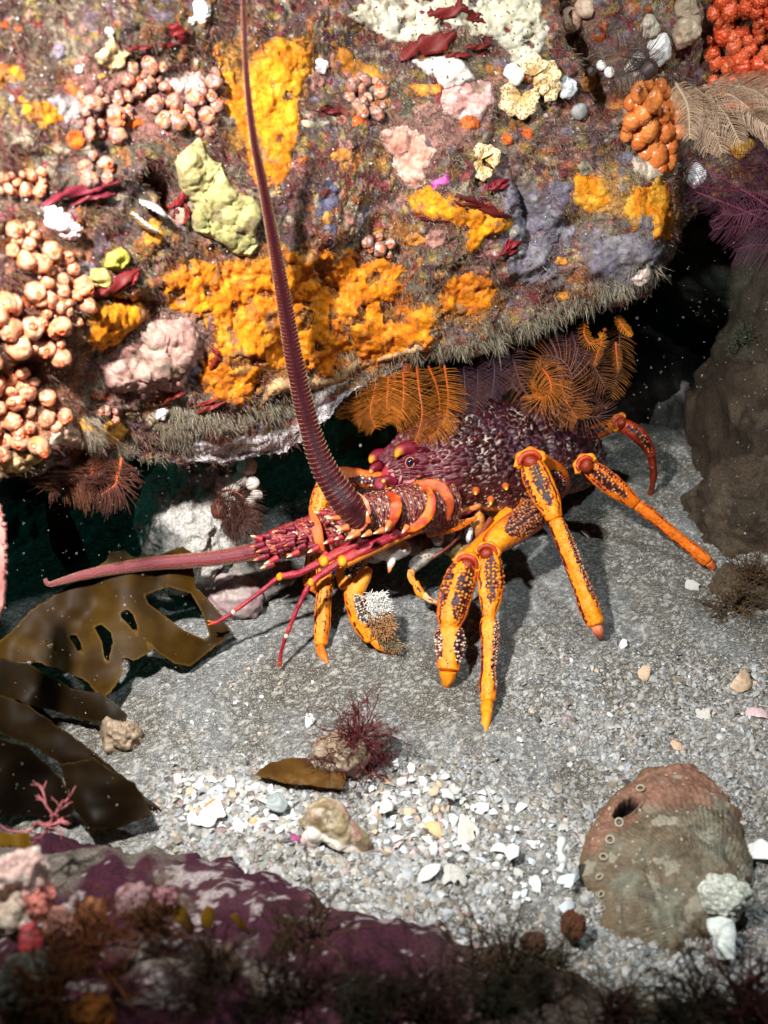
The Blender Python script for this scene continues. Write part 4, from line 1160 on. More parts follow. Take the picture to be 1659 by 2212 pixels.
feather_star('dark maroon feather star with orange arm axes under the left rim', [
    [(165, 1010, .655), (200, 1020, .65), (160, 1055, .645)],
    [(240, 985, .66), (225, 1015, .655), (190, 1045, .65), (165, 1060, .645)],
    [(262, 990, .66), (255, 1025, .655), (230, 1050, .65), (205, 1058, .645)],
    [(150, 1010, .65), (125, 1030, .645), (118, 1055, .64)],
    [(130, 1005, .65), (100, 1025, .645), (90, 1045, .64)],
    [(200, 1000, .655), (170, 1030, .648), (140, 1065, .64)],
    [(250, 1010, .66), (250, 1045, .65), (215, 1070, .645)]], [(.5, .07, .012), (.10, .03, .02)], [(.10, .035, .025), (.16, .06, .03)], .020, 50, seed=11, up=1.0)
feather_star('brown curled feather star resting on the pale wrinkled rock', [
    [(470, 1065, 0.753), (500, 1060, 0.743), (530, 1080, 0.743), (535, 1120, 0.743), (515, 1160, 0.748)],
    [(465, 1080, 0.753), (500, 1085, 0.743), (520, 1110, 0.743)],
    [(470, 1100, 0.753), (500, 1105, 0.743), (525, 1120, 0.743)],
    [(490, 1150, 0.753), (515, 1140, 0.743), (530, 1115, 0.743)],
    [(480, 1125, 0.753), (510, 1125, 0.743), (535, 1105, 0.743)]], [(.20, .05, .025), (.09, .03, .02)], (.085, .035, .025), .017, 46, seed=13, up=1.0)
feather_star('purple feather star fanning out at the right end of the boulder', [
    [(1720, 500, .80), (1650, 440, .785), (1570, 390, .775), (1500, 345, .77)],
    [(1720, 490, .80), (1660, 410, .785), (1600, 350, .775), (1550, 325, .77)],
    [(1720, 510, .80), (1640, 470, .785), (1570, 440, .775), (1505, 415, .775)],
    [(1720, 520, .80), (1660, 500, .785), (1600, 490, .78), (1540, 495, .78)],
    [(1720, 480, .80), (1690, 400, .785), (1650, 350, .775), (1620, 320, .77)],
    [(1720, 530, .80), (1680, 530, .79), (1630, 530, .785), (1585, 540, .785)],
    [(1730, 470, .81), (1640, 420, .80), (1560, 410, .795), (1490, 400, .79)],
    [(1720, 500, .79), (1650, 455, .775), (1590, 465, .77), (1560, 460, .77)]], [(.26, .05, .10), (.12, .03, .06)], [(.17, .055, .10), (.20, .06, .09), (.11, .04, .07)], .021, 40, seed=15, up=.5)
feather_star('dark grey brown feather star in the cleft near the top right', [
    [(1400, 150, .70), (1375, 130, .695), (1340, 120, .69), (1320, 100, .69)],
    [(1400, 150, .70), (1360, 155, .695), (1330, 175, .69)],
    [(1400, 150, .70), (1395, 115, .69), (1375, 80, .685)]], (.08, .05, .05), [(.11, .075, .065), (.16, .12, .1)], .016, 40, seed=17)

feather_star('dim brown feather star at the back of the gap behind the coiled arm', [
    [(990, 770, .87), (1010, 830, .86), (1050, 880, .855), (1080, 890, .85)],
    [(1060, 740, .87), (1090, 800, .86), (1120, 850, .85), (1130, 890, .845)],
    [(1150, 720, .88), (1160, 780, .87), (1140, 830, .86)],
    [(1200, 700, .88), (1230, 750, .87), (1280, 790, .86), (1310, 840, .855)],
    [(1280, 690, .89), (1290, 770, .88), (1270, 840, .87), (1250, 880, .865)],
    [(1340, 690, .89), (1335, 790, .88), (1320, 860, .87)],
    [(1120, 740, .87), (1060, 800, .86), (1020, 850, .85), (985, 880, .845)]], [(.10, .03, .015), (.05, .015, .02)], [(.17, .06, .02), (.09, .035, .03), (.22, .085, .02)], .020, 56, seed=19)
# pale plume hydroids at the upper right
pb = None
for k, (u0, v0, u1, v1, d) in enumerate([(1480, 200, 1560, 330, .72), (1500, 190, 1600, 310, .715), (1520, 185, 1650, 270, .71), (1540, 180, 1680, 230, .71), (1470, 190, 1530, 330, .725), (1560, 200, 1690, 200, .71), (1460, 180, 1490, 300, .72), (1590, 250, 1690, 310, .70)]):
    a = np.array([(u0, v0, d), ((u0 + u1) / 2 + 10, (v0 + v1) / 2 - 12, d - .015), (u1, v1, d - .025)])
    if pb is None:
        pb = tag(empty('plume_hydroid', tuple(P(1520, 210, .72))), 'spray of pale tan feathery plumes below the red coral', 'hydroid')
    feather_arm(P(a[:, 0], a[:, 1], a[:, 2]), .013, 60, (.36, .26, .18), (.46, .32, .22), seed=60 + k, up=.7, curl=1.2, pw=.0003).obj('plume', M_PLUME, pb)

# ---------------------------------------------------------------- the spiny lobster
MAR, MAR2 = np.array([.095, .006, .014]), np.array([.17, .008, .022])
DARK = np.array([.045, .006, .018])
ORG, YEL, RDO = np.array([.70, .150, .004]), np.array([.78, .270, .005]), np.array([.46, .045, .010])
CREAM = np.array([.80, .66, .48])

lob = tag(empty('spiny_lobster', tuple(on_sand(1060, 1330))), 'dark maroon and orange spiny lobster standing on the sand under the ledge', 'lobster')

# body: one continuous lofted shell, rostrum to tail
ST = np.array([  # u, v, depth, half height, half width
    (822, 1022, .785, .010, .012), (850, 1018, .792, .022, .024), (890, 1016, .80, .032, .034), (950, 1012, .815, .043, .044), (1010, 1005, .835, .048, .050),
    (1060, 998, .855, .050, .053), (1110, 990, .88, .048, .053), (1160, 980, .905, .044, .050), (1195, 980, .94, .038, .044), (1215, 990, .98, .032, .038),
    (1220, 1010, 1.02, .028, .034), (1215, 1040, 1.06, .024, .030), (1205, 1070, 1.09, .018, .026), (1190, 1095, 1.11, .008, .02)])
NB, MBn = 330, 300
stt = catmull(ST, NB)
ctr = P(stt[:, 0], stt[:, 1], stt[:, 2])
Tb = norm(np.gradient(ctr, axis=0))
Ub = norm(np.array([0.0, -.12, 1.0]) - (Tb @ np.array([0.0, -.12, 1.0]))[:, None] * Tb)
Sb = np.cross(Tb, Ub)
if (Sb[NB // 2] @ (CAM - ctr[NB // 2])) < 0: Sb = -Sb
ph = np.linspace(-math.pi / 2, 1.5 * math.pi, MBn, endpoint=False)          # 0 faces the camera side, pi/2 is the back
cp, sp_ = np.cos(ph), np.sin(ph)
ex = lambda x, e: np.sign(x) * np.abs(x) ** e
BV = ctr[:, None] + stt[:, 4][:, None, None] * ex(cp, .9)[None, :, None] * Sb[:, None] + stt[:, 3][:, None, None] * (ex(sp_, .95) * np.where(sp_ < 0, .78, 1))[None, :, None] * Ub[:, None]
Nb = norm(np.cross(np.gradient(BV, axis=0), np.gradient(BV, axis=1)))
if (Nb[NB // 2, MBn // 4] @ (CAM - BV[NB // 2, MBn // 4])) < 0: Nb = -Nb
arc = np.concatenate([[0], np.cumsum(np.linalg.norm(np.diff(ctr, axis=0), axis=1))])
Sg = np.repeat(arc[:, None], MBn, 1); Pg = np.repeat(ph[None], NB, 0) * .046
phg = np.repeat(ph[None], NB, 0)
wob = .0014 * fbm(BV, 120, 2, 301)
top = sstep(phg + .12 * fbm(BV, 60, 2, 315), .10, .55) * (1 - sstep(phg, 2.3, 2.8))                      # back of the carapace
# big forward-lying scales on the back, fine beads low on the flanks
f1, f2, cid = worley2((Sg + wob) / .0068, (Pg + wob) / .0056, 303)
g1, g2, gid = worley2((Sg + wob) / .0034, (Pg + wob) / .0032, 305)
hb = .0022 * sstep(.62 - f1, 0, .5) * (.6 + .8 * cid); hs = .0010 * sstep(.5 - g1, 0, .35)
groove = np.exp(-((Sg - .118 - .020 * np.sin(phg)) / .0045) ** 2)             # cervical groove
D_ = lerp(hs, hb, top) - .006 * groove * sstep(phg, -.9, -.2) * (1 - sstep(phg, 2.2, 2.8))
D_ += .0035 * np.exp(-((phg + .35) / .12) ** 2) * sstep(Sg, .04, .07) * (1 - sstep(Sg, .17, .2))   # lower rim of the shell
D_ += .004 * fbm(BV, 26, 2, 307)
segm = sstep(Sg, .205, .215)
D_ += segm * .003 * np.abs(np.sin((Sg - .2) * 150))
BVd = BV + Nb * D_[..., None]
cs = sstep(f2 - f1 + .10 * fbm(BV, 300, 2, 313), .02, .13)[..., None]
netc = lerp(np.array([.16, .09, .085]), np.array([.60, .50, .43]), sstep(fbm(BV, 70, 3, 311), -.25, .25)[..., None])
ctop = lerp(netc, lerp(MAR * .16, MAR * .55, cid[..., None]), cs)
ctop = lerp(ctop, np.array([.035, .008, .02]), (sstep(fbm(BV, 45, 3, 309), -.1, .5) * .6)[..., None])  # dark mottling, deepened in place of shade on the back
cb = sstep(.46 - g1, 0, .16)[..., None]
cside = lerp(np.array([.075, .014, .016]), np.array([.05, .006, .010]), cb)
cside = lerp(cside, np.array([.70, .58, .50]), ((sstep(g2 - g1, .02, .0) * .0 + (gid > .62) * sstep(.30 - g1, 0, .12)) * 1.0)[..., None])
cside = lerp(cside, np.array([.24, .11, .09]), (sstep(.10 - (g2 - g1), 0, .1) * .5)[..., None])
C = lerp(cside, ctop, top[..., None])
C = lerp(C, np.array([.030, .012, .010]), (groove * .55 * sstep(phg, -.9, -.4))[..., None])
low = 1 - sstep(phg, -.62, -.42)
C = lerp(C, np.array([.50, .20, .07]), (low * .8)[..., None])
C = lerp(C, np.array([.66, .24, .03]), (np.exp(-((phg + .40) / .10) ** 2) * sstep(Sg, .02, .05) * (1 - sstep(Sg, .17, .2)) * .7)[..., None])
head = (1 - sstep(Sg, .03, .06)) * sstep(phg, -.2, .2)
C = lerp(C, np.array([.15, .008, .018]), (head * .5)[..., None])
BVf = BVd.reshape(-1, 3)
Fb = grid_faces(NB, MBn, True)
body = child('body', BVf, Fb, M_CHITIN, lob, C.reshape(-1, 3))

def body_pt(s, p):
    """point and outward normal of the shell at length s (m) and angle p"""
    i = int(np.clip(np.searchsorted(arc, s), 0, NB - 1)); j = int(((p + math.pi / 2) / (2 * math.pi) * MBn)) % MBn
    return BV[i, j], Nb[i, j], Tb[i]
def cone(base, tip, r, n=10, c0=MAR, c1=YEL, curve=None, m=10):
    a = np.asarray(base); b = np.asarray(tip)
    t = np.linspace(0, 1, n)[:, None]
    path = a + (b - a) * t
    if curve is not None: path = path + np.asarray(curve) * np.sin(math.pi * t)
    V, F = tube(path, r * (1 - .93 * np.linspace(0, 1, n) ** 1.3), m)
    tt = np.concatenate([np.repeat(np.linspace(0, 1, n), m), [0, 1]])
    return V, F, lerp(np.asarray(c0), np.asarray(c1), sstep(tt, .55, .85)[:, None])
# scattered forward-pointing spines on the shell
rs = np.random.default_rng(5)
mb = MB()
for _ in range(46):
    s = rs.uniform(.02, .19); p_ = rs.uniform(-.1, 2.3)
    q, n, T = body_pt(s, p_)
    ln = rs.uniform(.004, .0075)
    V, F, Cc = cone(q - n * .001, q + n * ln * .75 - T * ln * .9, ln * .42, c0=MAR * .8, c1=np.array([.55, .16, .05]) if rs.uniform() < .35 else MAR)
    child('spine', V, F, M_CHITIN, lob, Cc)
for (s, p_) in [(.060, .12), (.085, .16), (.075, -.1), (.035, .2)]:
    q, n, T = body_pt(s, p_)
    V, F, Cc = cone(q - n * .001, q + n * .006 - T * .005, .0034, c0=np.array([.5, .1, .02]), c1=np.array([.85, .45, .05])); child('spine', V, F, M_CHITIN, lob, Cc)

# horns over the eyes
def horn(pts, r, c1):
    path = catmull(P(np.array([p[0] for p in pts]), np.array([p[1] for p in pts]), np.array([p[2] for p in pts])), 24)
    t = np.linspace(0, 1, 24)
    rr = np.interp(t, np.linspace(0, 1, len(r)), np.array(r)) / FPX * pts[0][2]
    V, F = tube(path, rr, 18)
    tt = np.concatenate([np.repeat(t, 18), [0, 1]])
    C = lerp(MAR2, np.asarray(c1), sstep(tt, .70, .92)[:, None])
    child('horn', V, F, M_CHITIN, lob, C)
horn([(940, 992, .80), (915, 976, .787), (885, 968, .778), (864, 974, .772), (855, 988, .770)], [32, 26, 18, 12, 3], YEL)
horn([(850, 1010, .80), (838, 992, .795), (818, 984, .79), (805, 990, .785), (800, 1000, .783)], [26, 20, 15, 10, 3], YEL)
for pts, r in [([(948, 1045, .775), (932, 1040, .768), (915, 1043, .763)], [10, 7, 2]), ([(1000, 955, .80), (985, 948, .79), (972, 950, .785)], [12, 8, 2]), ([(850, 1040, .775), (835, 1035, .77), (826, 1042, .768)], [12, 9, 3]),
               ([(818, 1006, .79), (806, 1012, .785), (800, 1022, .783)], [12, 9, 3]), ([(955, 925, .81), (940, 918, .805), (930, 922, .80)], [12, 8, 2]), ([(975, 1050, .775), (966, 1046, .768), (955, 1048, .766)], [10, 8, 3])]:
    horn(pts, r, (.82, .40, .04))
# eyes
for (u, v, d, r) in ((886, 999, .7685, 11), (812, 1012, .795, 11)):
    c = P(u, v, d); R = r / FPX * d
    ax = basis(norm(norm(CAM - c) + np.array([-.25, 0, .1])))
    V, F = sphere((0, 0, 0), (R * .82, R * 1.0, R), 20, 28)
    e = child('eye', c + V @ ax, F, M_EYE, lob, (.006, .008, .022))
    th = np.linspace(0, 2 * math.pi, 41)
    ring = c + R * .97 * (np.cos(th)[:, None] * ax[0] * .86 + np.sin(th)[:, None] * ax[1]) + ax[2] * R * .12
    V, F = tube(ring, R * .17, 8, cap=False)
    child('eye_rim', V, F, M_CHITIN, e, (.42, .13, .07))
    V, F = tube(np.array([c - ax[2] * R * .3, c - ax[2] * R * 1.1 - ax[0] * 0 + ax[1] * -R * .8, c + (P(u + 14, v + 26, d + .018) - c)]), [R * .98, R * 1.1, R * 1.0], 16)
    child('eye_stalk', V, F, M_CHITIN, e, (.42, .10, .07))
# face plates between the eyes and the antennae
mb = MB()
for (u, v, d, ru, rv, col, sd0) in [(905, 1020, .785, 26, 14, (.60, .17, .07), 1), (862, 1032, .785, 34, 18, (.30, .02, .07), 2), (872, 1046, .782, 26, 12, (.42, .06, .12), 3), (842, 1024, .79, 18, 20, (.34, .03, .05), 4), (852, 1052, .784, 22, 12, (.66, .22, .05), 5), (825, 1040, .79, 20, 16, (.22, .02, .04), 6), (930, 1052, .79, 34, 14, (.10, .02, .06), 8)]:
    V, F = lump(P(u, v, d), (ru / FPX * d, .012, rv / FPX * d), 22, 30, .10, None, sd0)
    mb.add(V, F, np.array(col) * (1 + .5 * fbm(V, 300, 2, 3))[:, None])
for (u0, v0, u1, v1, d, r) in [(905, 1010, 868, 1022, .775, 4), (868, 1022, 862, 1045, .774, 3), (846, 1015, 852, 1038, .776, 5), (900, 1035, 872, 1042, .77, 4)]:
    V, F = tube(P(np.array([u0, (u0 + u1) / 2, u1]), np.array([v0, (v0 + v1) / 2 + 3, v1]), np.array([d, d - .003, d])), r / FPX * d, 8)
    mb.add(V, F, (.50, .16, .18))
mb.obj('face_plate', M_CHITIN, lob)

def en0(X, seed): return fbm(X, 300, 2, seed + 77)
# generic jointed segment with pigment bands and beads
def seg_mesh(pts, widths, bands=(), base=(ORG, YEL), flat=.8, n=110, m=72, bead=.0027, beadc=(YEL * .95, ORG), seed=0, spots=0.0, ridge=0.0, tipc=None, stripes=False):
    """pts (u, v, depth); widths px along it; bands: (centre angle, half angle, t0, t1, beads)"""
    path = catmull(P(np.array([p[0] for p in pts]), np.array([p[1] for p in pts]), np.array([p[2] for p in pts])), n)
    t = np.linspace(0, 1, n)
    _, _, dd = proj(path)
    r = catmull(np.array(widths, float), n)[:, 0] / 2.28 / FPX * dd
    # rounded ends
    cap = np.minimum(1, np.sqrt(np.clip(t / .03, 0.02, 1))) * np.minimum(1, np.sqrt(np.clip((1 - t) / .03, .02, 1)))
    r = r * cap
    T, N, B = frames(path)
    th = np.linspace(-math.pi, math.pi, m, endpoint=False)
    L_ = np.linalg.norm(np.diff(path, axis=0), axis=1).sum()
    tg, tt = np.meshgrid(t, th, indexing='ij')
    rg = np.repeat(r[:, None], m, 1) * (1 + .055 * np.cos(4 * tt + .6) + .025 * np.cos(3 * tt + 1.9))
    X0 = path[:, None] + rg[..., None] * (np.cos(tt)[..., None] * N[:, None] * flat + np.sin(tt)[..., None] * B[:, None])
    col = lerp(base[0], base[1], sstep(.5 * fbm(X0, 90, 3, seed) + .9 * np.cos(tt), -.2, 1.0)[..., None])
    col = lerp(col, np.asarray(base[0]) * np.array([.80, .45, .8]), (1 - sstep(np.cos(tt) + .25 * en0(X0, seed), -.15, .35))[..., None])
    D = np.zeros_like(tg)
    a = tg * L_ / bead; b = tt * np.mean(r) / bead
    f1, f2, cid = worley2(a, b, 400 + seed, .55)
    en = fbm(X0, 420, 2, seed + 5)
    for (tc, hw, t0, t1, nb) in bands:
        lens = np.sin(math.pi * np.clip((tg - t0) / (t1 - t0), 0, 1)) ** .5
        dist = (hw * lens - np.abs(-tt - tc)) * np.mean(r) + .0013 * en + .0006 * fbm(X0, 1100, 2, seed + 6)
        inside = sstep(dist, -.0002, .0004) * ((tg > t0) & (tg < t1))
        D = D - .0009 * inside * sstep(dist, 0, .002)
        bandc = lerp(np.array([.10, .006, .012]), np.array([.020, .004, .010]), sstep(dist, .0, .0025)[..., None])
        col = lerp(col, bandc, inside[..., None])
        if nb:
            bd = sstep(.42 - f1, 0, .16) * (cid < nb) * inside
            if hw > .3 and tc < .9 and tc > -.9: bd = bd * (1 - sstep(.10 - np.abs(-tt - tc), 0, .08))
            bc = lerp(beadc[0], beadc[1], sstep(_hash((cid * 9999).astype(np.int64), (cid * 777).astype(np.int64), (cid * 5555).astype(np.int64), 3), .5, .9)[..., None])
            col = lerp(col, bc, bd[..., None]); D = D + .0013 * bd
    if spots:
        sp1, _, sid = worley2(a * 1.25, b * 1.25, 500 + seed, .8)
        sp = sstep(.33 - sp1, 0, .1) * (sid < spots)
        col = lerp(col, np.array([.10, .01, .015]), sp[..., None]); D = D - .0002 * sp
    if ridge:
        D = D + ridge * np.exp(-((tt - 1.2) / .2) ** 2)
    if tipc is not None:
        col = lerp(col, np.asarray(tipc), sstep(tg, .6, .95)[..., None])
    for tc in (1.05, -1.05) if stripes else ():
        ln_ = sstep(.13 - np.abs(-tt - tc - .10 * fbm(np.stack([tg * 5, 0 * tg + seed, 0 * tg], -1), 2.0, 2, seed)), 0, .03) * sstep(tg, .05, .1) * (1 - sstep(tg, .86, .92)) * (fbm(X0, 240, 2, seed + 31) > -.35)
        col = lerp(col, np.array([.10, .006, .012]), ln_[..., None]); D = D - .0004 * ln_
    D = D + .0005 * fbm(X0, 160, 3, seed + 9)
    pit, _, pid = worley2(a * 1.6, b * 1.6, 600 + seed, .9)
    col = lerp(col, col * np.array([.45, .25, .4]), (sstep(.2 - pit, 0, .08) * (pid < .25))[..., None])
    col = col * (1 + .10 * fbm(X0, 240, 3, seed + 13))[..., None]
    nn = np.cos(tt)[..., None] * N[:, None] + np.sin(tt)[..., None] * B[:, None]
    X = (X0 + nn * (D * cap[:, None])[..., None]).reshape(-1, 3)
    F = [grid_faces(n, m, True)]
    V = np.vstack([X, path[:1], path[-1:]])
    j = np.arange(m); j2 = (j + 1) % m
    F.append(np.vstack([np.stack([np.full(m, n * m), j2, j], -1), np.stack([np.full(m, n * m + 1), (n - 1) * m + j, (n - 1) * m + j2], -1)]))
    Cc = np.vstack([col.reshape(-1, 3), col[0, :1], col[-1, :1]])
    return V, F, Cc
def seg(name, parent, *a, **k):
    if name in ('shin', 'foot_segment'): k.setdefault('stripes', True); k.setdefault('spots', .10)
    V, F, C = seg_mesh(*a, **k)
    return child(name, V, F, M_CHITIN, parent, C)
def knuckle(parent, u, v, d, r, ang=0, col=(RDO, YEL)):
    """hinge: a red crescent hood with two yellow bosses"""
    c = P(u, v, d); R = r / FPX * d
    view = norm(CAM - c); ca, sa = math.cos(math.radians(ang)), math.sin(math.radians(ang))
    up = ca * UPV + sa * RGT; sd_ = -sa * UPV + ca * RGT
    th = np.linspace(-1.5, 1.5, 30)
    path = c + R * (np.sin(th)[:, None] * sd_ + np.cos(th)[:, None] * up * .9)
    mb = MB()
    V, F = tube(path, R * .30 * np.sin(np.linspace(.35, 2.8, 30)) ** .6, 12)
    mb.add(V, F, lerp(RDO * .7, RDO, sstep(fbm(V, 200, 2, 3), -.3, .3)[:, None]))
    path2 = c + view * -R * .25 + R * 1.28 * (np.sin(th * 1.05)[:, None] * sd_ + np.cos(th * 1.05)[:, None] * up * .9)
    V, F = tube(path2, R * .26 * (1 + .35 * np.sin(th * 7)) , 12)
    mb.add(V, F, lerp(ORG, YEL, sstep(fbm(V, 260, 2, 4), -.2, .3)[:, None]))
    for s_ in (-1, 1):
        V, F = lump(c + R * 1.12 * s_ * sd_ + up * R * .05 - view * R * .3, R * .34, 14, 18, .2, None, 7 + s_)
        mb.add(V, F, YEL)
    V, F = lump(c - view * R * .35, R * .8, 16, 22, .1, None, 3)
    mb.add(V, F, RDO * .5)
    return mb.obj('hinge', M_CHITIN, parent)

def leg(label=None):
    o = empty('leg', (0, 0, 0)); o.parent = lob
    o.location = (0, 0, 0)
    return o
def tipd(u, v, lift=.0):
    X = on_sand(np.array([float(u)]), np.array([float(v)]), lift)[0]
    return float((X - CAM) @ FWD)

# near side, foremost stout leg
l = leg()
seg('upper_segment', l, [(1105, 1105, .815), (1070, 1150, .80), (1035, 1185, .775), (1008, 1208, .762)], [46, 46, 42, 40], bands=[(.5, .5, .1, .8, .6)], seed=1)
seg('shin', l, [(1008, 1212, .756), (990, 1270, .748), (976, 1325, .742), (970, 1365, .738)], [52, 78, 76, 66, 34], bands=[(.50, .72, .02, .80, .62), (-.95, .40, .03, .68, .75)], seed=2, flat=.75)
seg('foot_segment', l, [(972, 1355, .738), (973, 1400, .733), (968, 1450, .727)], [60, 70, 68, 58, 52], bands=[(.98, .72, .03, .84, .75), (-1.05, .42, .03, .80, .75)], beadc=(CREAM, CREAM), seed=3, flat=.7)
d0 = tipd(965, 1484)
seg('claw_tip', l, [(968, 1450, .727), (967, 1470, (.727 + d0) / 2), (965, 1488, d0 + .002)], [42, 38, 26, 6], base=(np.array([.80, .14, .01]), YEL), seed=4, n=60, m=40)
knuckle(l, 1008, 1222, .750, 22, 20)

# near side second leg, straight to the front
l = leg()
seg('upper_segment', l, [(1135, 1070, .825), (1160, 1100, .80), (1128, 1130, .785), (1085, 1160, .772), (1056, 1185, .765)], [52, 76, 76, 68, 52], bands=[(-.1, 1.25, .06, .76, .95)], beadc=(np.array([.42, .12, .03]), np.array([.62, .28, .12])), bead=.0024, seed=5, base=(RDO, YEL))
seg('shin', l, [(1057, 1190, .757), (1060, 1235, .752), (1060, 1290, .746), (1056, 1336, .741)], [44, 60, 62, 48, 28], bands=[(.05, .58, .03, .80, .68), (1.2, .36, .12, .60, .6)], seed=6, flat=.75)
seg('foot_segment', l, [(1056, 1330, .741), (1058, 1380, .733), (1055, 1450, .720), (1053, 1520, .706)], [32, 46, 42, 38, 36, 40, 34], bands=[(1.0, .62, .01, .88, .85), (-1.25, .18, .03, .95, 0)], beadc=(np.array([.60, .22, .10]), CREAM), seed=7, bead=.0021)
d0 = tipd(1047, 1586)
seg('claw_tip', l, [(1053, 1518, .706), (1051, 1550, (.706 + d0) / 2), (1047, 1588, d0 + .002)], [30, 29, 24, 19, 10], base=(ORG, YEL), seed=8, n=60, m=40, tipc=YEL)
knuckle(l, 1052, 1197, .752, 20, 10)

# near side third leg, raised knee in front of the carapace
l = leg()
seg('upper_segment', l, [(1180, 1075, .86), (1207, 1055, .835), (1205, 1025, .815), (1165, 990, .80)], [40, 44, 44, 34], bands=[(.2, .9, .1, .85, .9)], base=(RDO * .7, ORG * .6), beadc=(RDO, CREAM * .7), seed=9)
seg('shin', l, [(1145, 992, .785), (1160, 1030, .781), (1183, 1080, .777), (1200, 1124, .773)], [44, 64, 66, 56, 36], bands=[(.10, .58, .03, .80, .70), (-1.05, .2, .05, .7, .6)], seed=10, flat=.75)
seg('foot_segment', l, [(1198, 1118, .773), (1225, 1185, .772), (1260, 1275, .769), (1290, 1354, .766)], [34, 42, 42, 42, 44, 50, 40], bands=[(1.0, .55, .01, .86, .85), (-1.25, .16, .03, .95, 0)], beadc=(np.array([.65, .25, .1]), np.array([.75, .45, .3])), seed=11, bead=.0021)
d0 = tipd(1297, 1378)
seg('claw_tip', l, [(1288, 1350, .766), (1294, 1366, .766), (1299, 1382, d0 + .002)], [24, 25, 20, 10], base=(np.array([.70, .12, .05]), np.array([.72, .17, .07])), seed=12, n=40, m=32)
knuckle(l, 1146, 1000, .780, 24, -15)

# near side fourth leg, reaching far right
l = leg()
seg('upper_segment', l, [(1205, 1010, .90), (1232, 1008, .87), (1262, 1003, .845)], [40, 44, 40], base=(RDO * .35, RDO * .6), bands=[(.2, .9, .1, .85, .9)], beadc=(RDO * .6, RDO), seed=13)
seg('shin', l, [(1266, 1003, .84), (1300, 1030, .842), (1342, 1062, .844), (1376, 1090, .846)], [34, 50, 50, 42, 28], bands=[(-.15, .58, .04, .80, .70), (.95, .3, .1, .7, .8), ], base=(np.array([.74, .13, .006]), ORG), seed=14, flat=.75)
d0 = tipd(1541, 1232)
seg('foot_segment', l, [(1374, 1088, .846), (1420, 1124, .848), (1480, 1173, .850), (1532, 1216, d0 - .004)], [26, 31, 29, 28, 27, 32, 27], bands=[(-1.2, .14, .05, .82, 0), (1.3, .22, .03, .5, .8)], base=(np.array([.70, .11, .008]), np.array([.76, .17, .008])), seed=15, bead=.002)
seg('claw_tip', l, [(1530, 1214, d0 - .004), (1537, 1223, d0 - .002), (1541, 1234, d0 + .002)], [20, 21, 17, 8], base=(np.array([.62, .10, .02]), np.array([.66, .14, .03])), seed=16, n=40, m=32)
knuckle(l, 1266, 1006, .832, 19, -40)

# rearmost leg arching in the shade
l = leg()
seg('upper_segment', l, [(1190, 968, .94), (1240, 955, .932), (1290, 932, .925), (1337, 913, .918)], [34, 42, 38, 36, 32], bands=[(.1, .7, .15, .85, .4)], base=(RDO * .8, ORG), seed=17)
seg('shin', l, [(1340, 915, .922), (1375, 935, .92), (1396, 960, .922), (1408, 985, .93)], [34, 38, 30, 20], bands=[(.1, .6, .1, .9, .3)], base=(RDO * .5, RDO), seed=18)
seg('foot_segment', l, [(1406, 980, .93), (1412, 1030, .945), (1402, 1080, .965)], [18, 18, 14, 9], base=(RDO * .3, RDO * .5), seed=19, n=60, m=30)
knuckle(l, 1340, 914, .915, 15, -60)

# far side stout leg with the white brush
l = leg()
seg('upper_segment', l, [(790, 1178, .775), (768, 1205, .77), (752, 1240, .765), (752, 1275, .760)], [50, 62, 62, 52, 40], bands=[(.30, 1.1, .05, .80, .95)], beadc=(CREAM, CREAM), bead=.0020, seed=20)
seg('knee', l, [(800, 1228, .765), (785, 1250, .758), (766, 1280, .757), (752, 1300, .757)], [18, 36, 40, 26], base=(np.array([.74, .28, .09]), YEL), seed=21, n=60, m=40)
seg('shin', l, [(757, 1270, .758), (773, 1310, .756), (788, 1350, .754), (806, 1386, .752)], [34, 52, 58, 50, 32], bands=[(.45, .85, .04, .75, .9)], beadc=(CREAM, CREAM), bead=.0019, seed=22)
d0 = tipd(865, 1408, .003)
seg('claw_tip', l, [(802, 1380, .752), (822, 1396, .752), (845, 1405, d0), (867, 1408, d0)], [20, 22, 18, 8], base=(ORG, YEL), seed=23, n=60, m=36)
def brush(parent, uv, d, ln, col0, col1, n, seed, dirv):
    rs = np.random.default_rng(seed); poly = np.array(uv, float)
    pts = []
    while len(pts) < n:
        q = np.array([rs.uniform(poly[:, 0].min(), poly[:, 0].max()), rs.uniform(poly[:, 1].min(), poly[:, 1].max())])
        if poly_sd(q[:1], q[1:], poly)[0] > 0: pts.append(q)
    pts = np.array(pts)
    base = P(pts[:, 0], pts[:, 1], np.full(n, d))
    view = norm(CAM - base)
    dd = norm(view * .55 + np.asarray(dirv) + rs.normal(size=(n, 3)) * .28)
    s = np.linspace(0, 1, 4)
    path = base[:, None] + dd[:, None] * (s[None, :, None] * (ln * rs.uniform(.7, 1.2, n))[:, None, None])
    V, F = thin_tubes(path, np.full((n, 4), .00040) * np.array([1, 1, .9, .6]))
    mb = MB(); mb.add(V, F, np.repeat(lerp(np.array(col0), np.array(col1), rs.uniform(size=(n, 1))), 12, 0))
    return mb.obj('brush', M_FUZZ, parent)
V, F = lump(P(810, 1318, .757), (.0085, .006, .017), 20, 26, .1, None, 4, basis((-.2, -.1, 1)))
child('brush_pad', V, F, M_FUZZ, l, (.42, .26, .16))
brush(l, [(795, 1282), (830, 1280), (838, 1320), (822, 1330), (796, 1332)], .747, .006, (.78, .76, .72), (.86, .85, .82), 900, 1, (.15, 0, -.3))
brush(l, [(796, 1322), (838, 1316), (846, 1355), (832, 1372), (806, 1362)], .747, .007, (.36, .17, .07), (.46, .26, .12), 800, 2, (.15, 0, -.5))
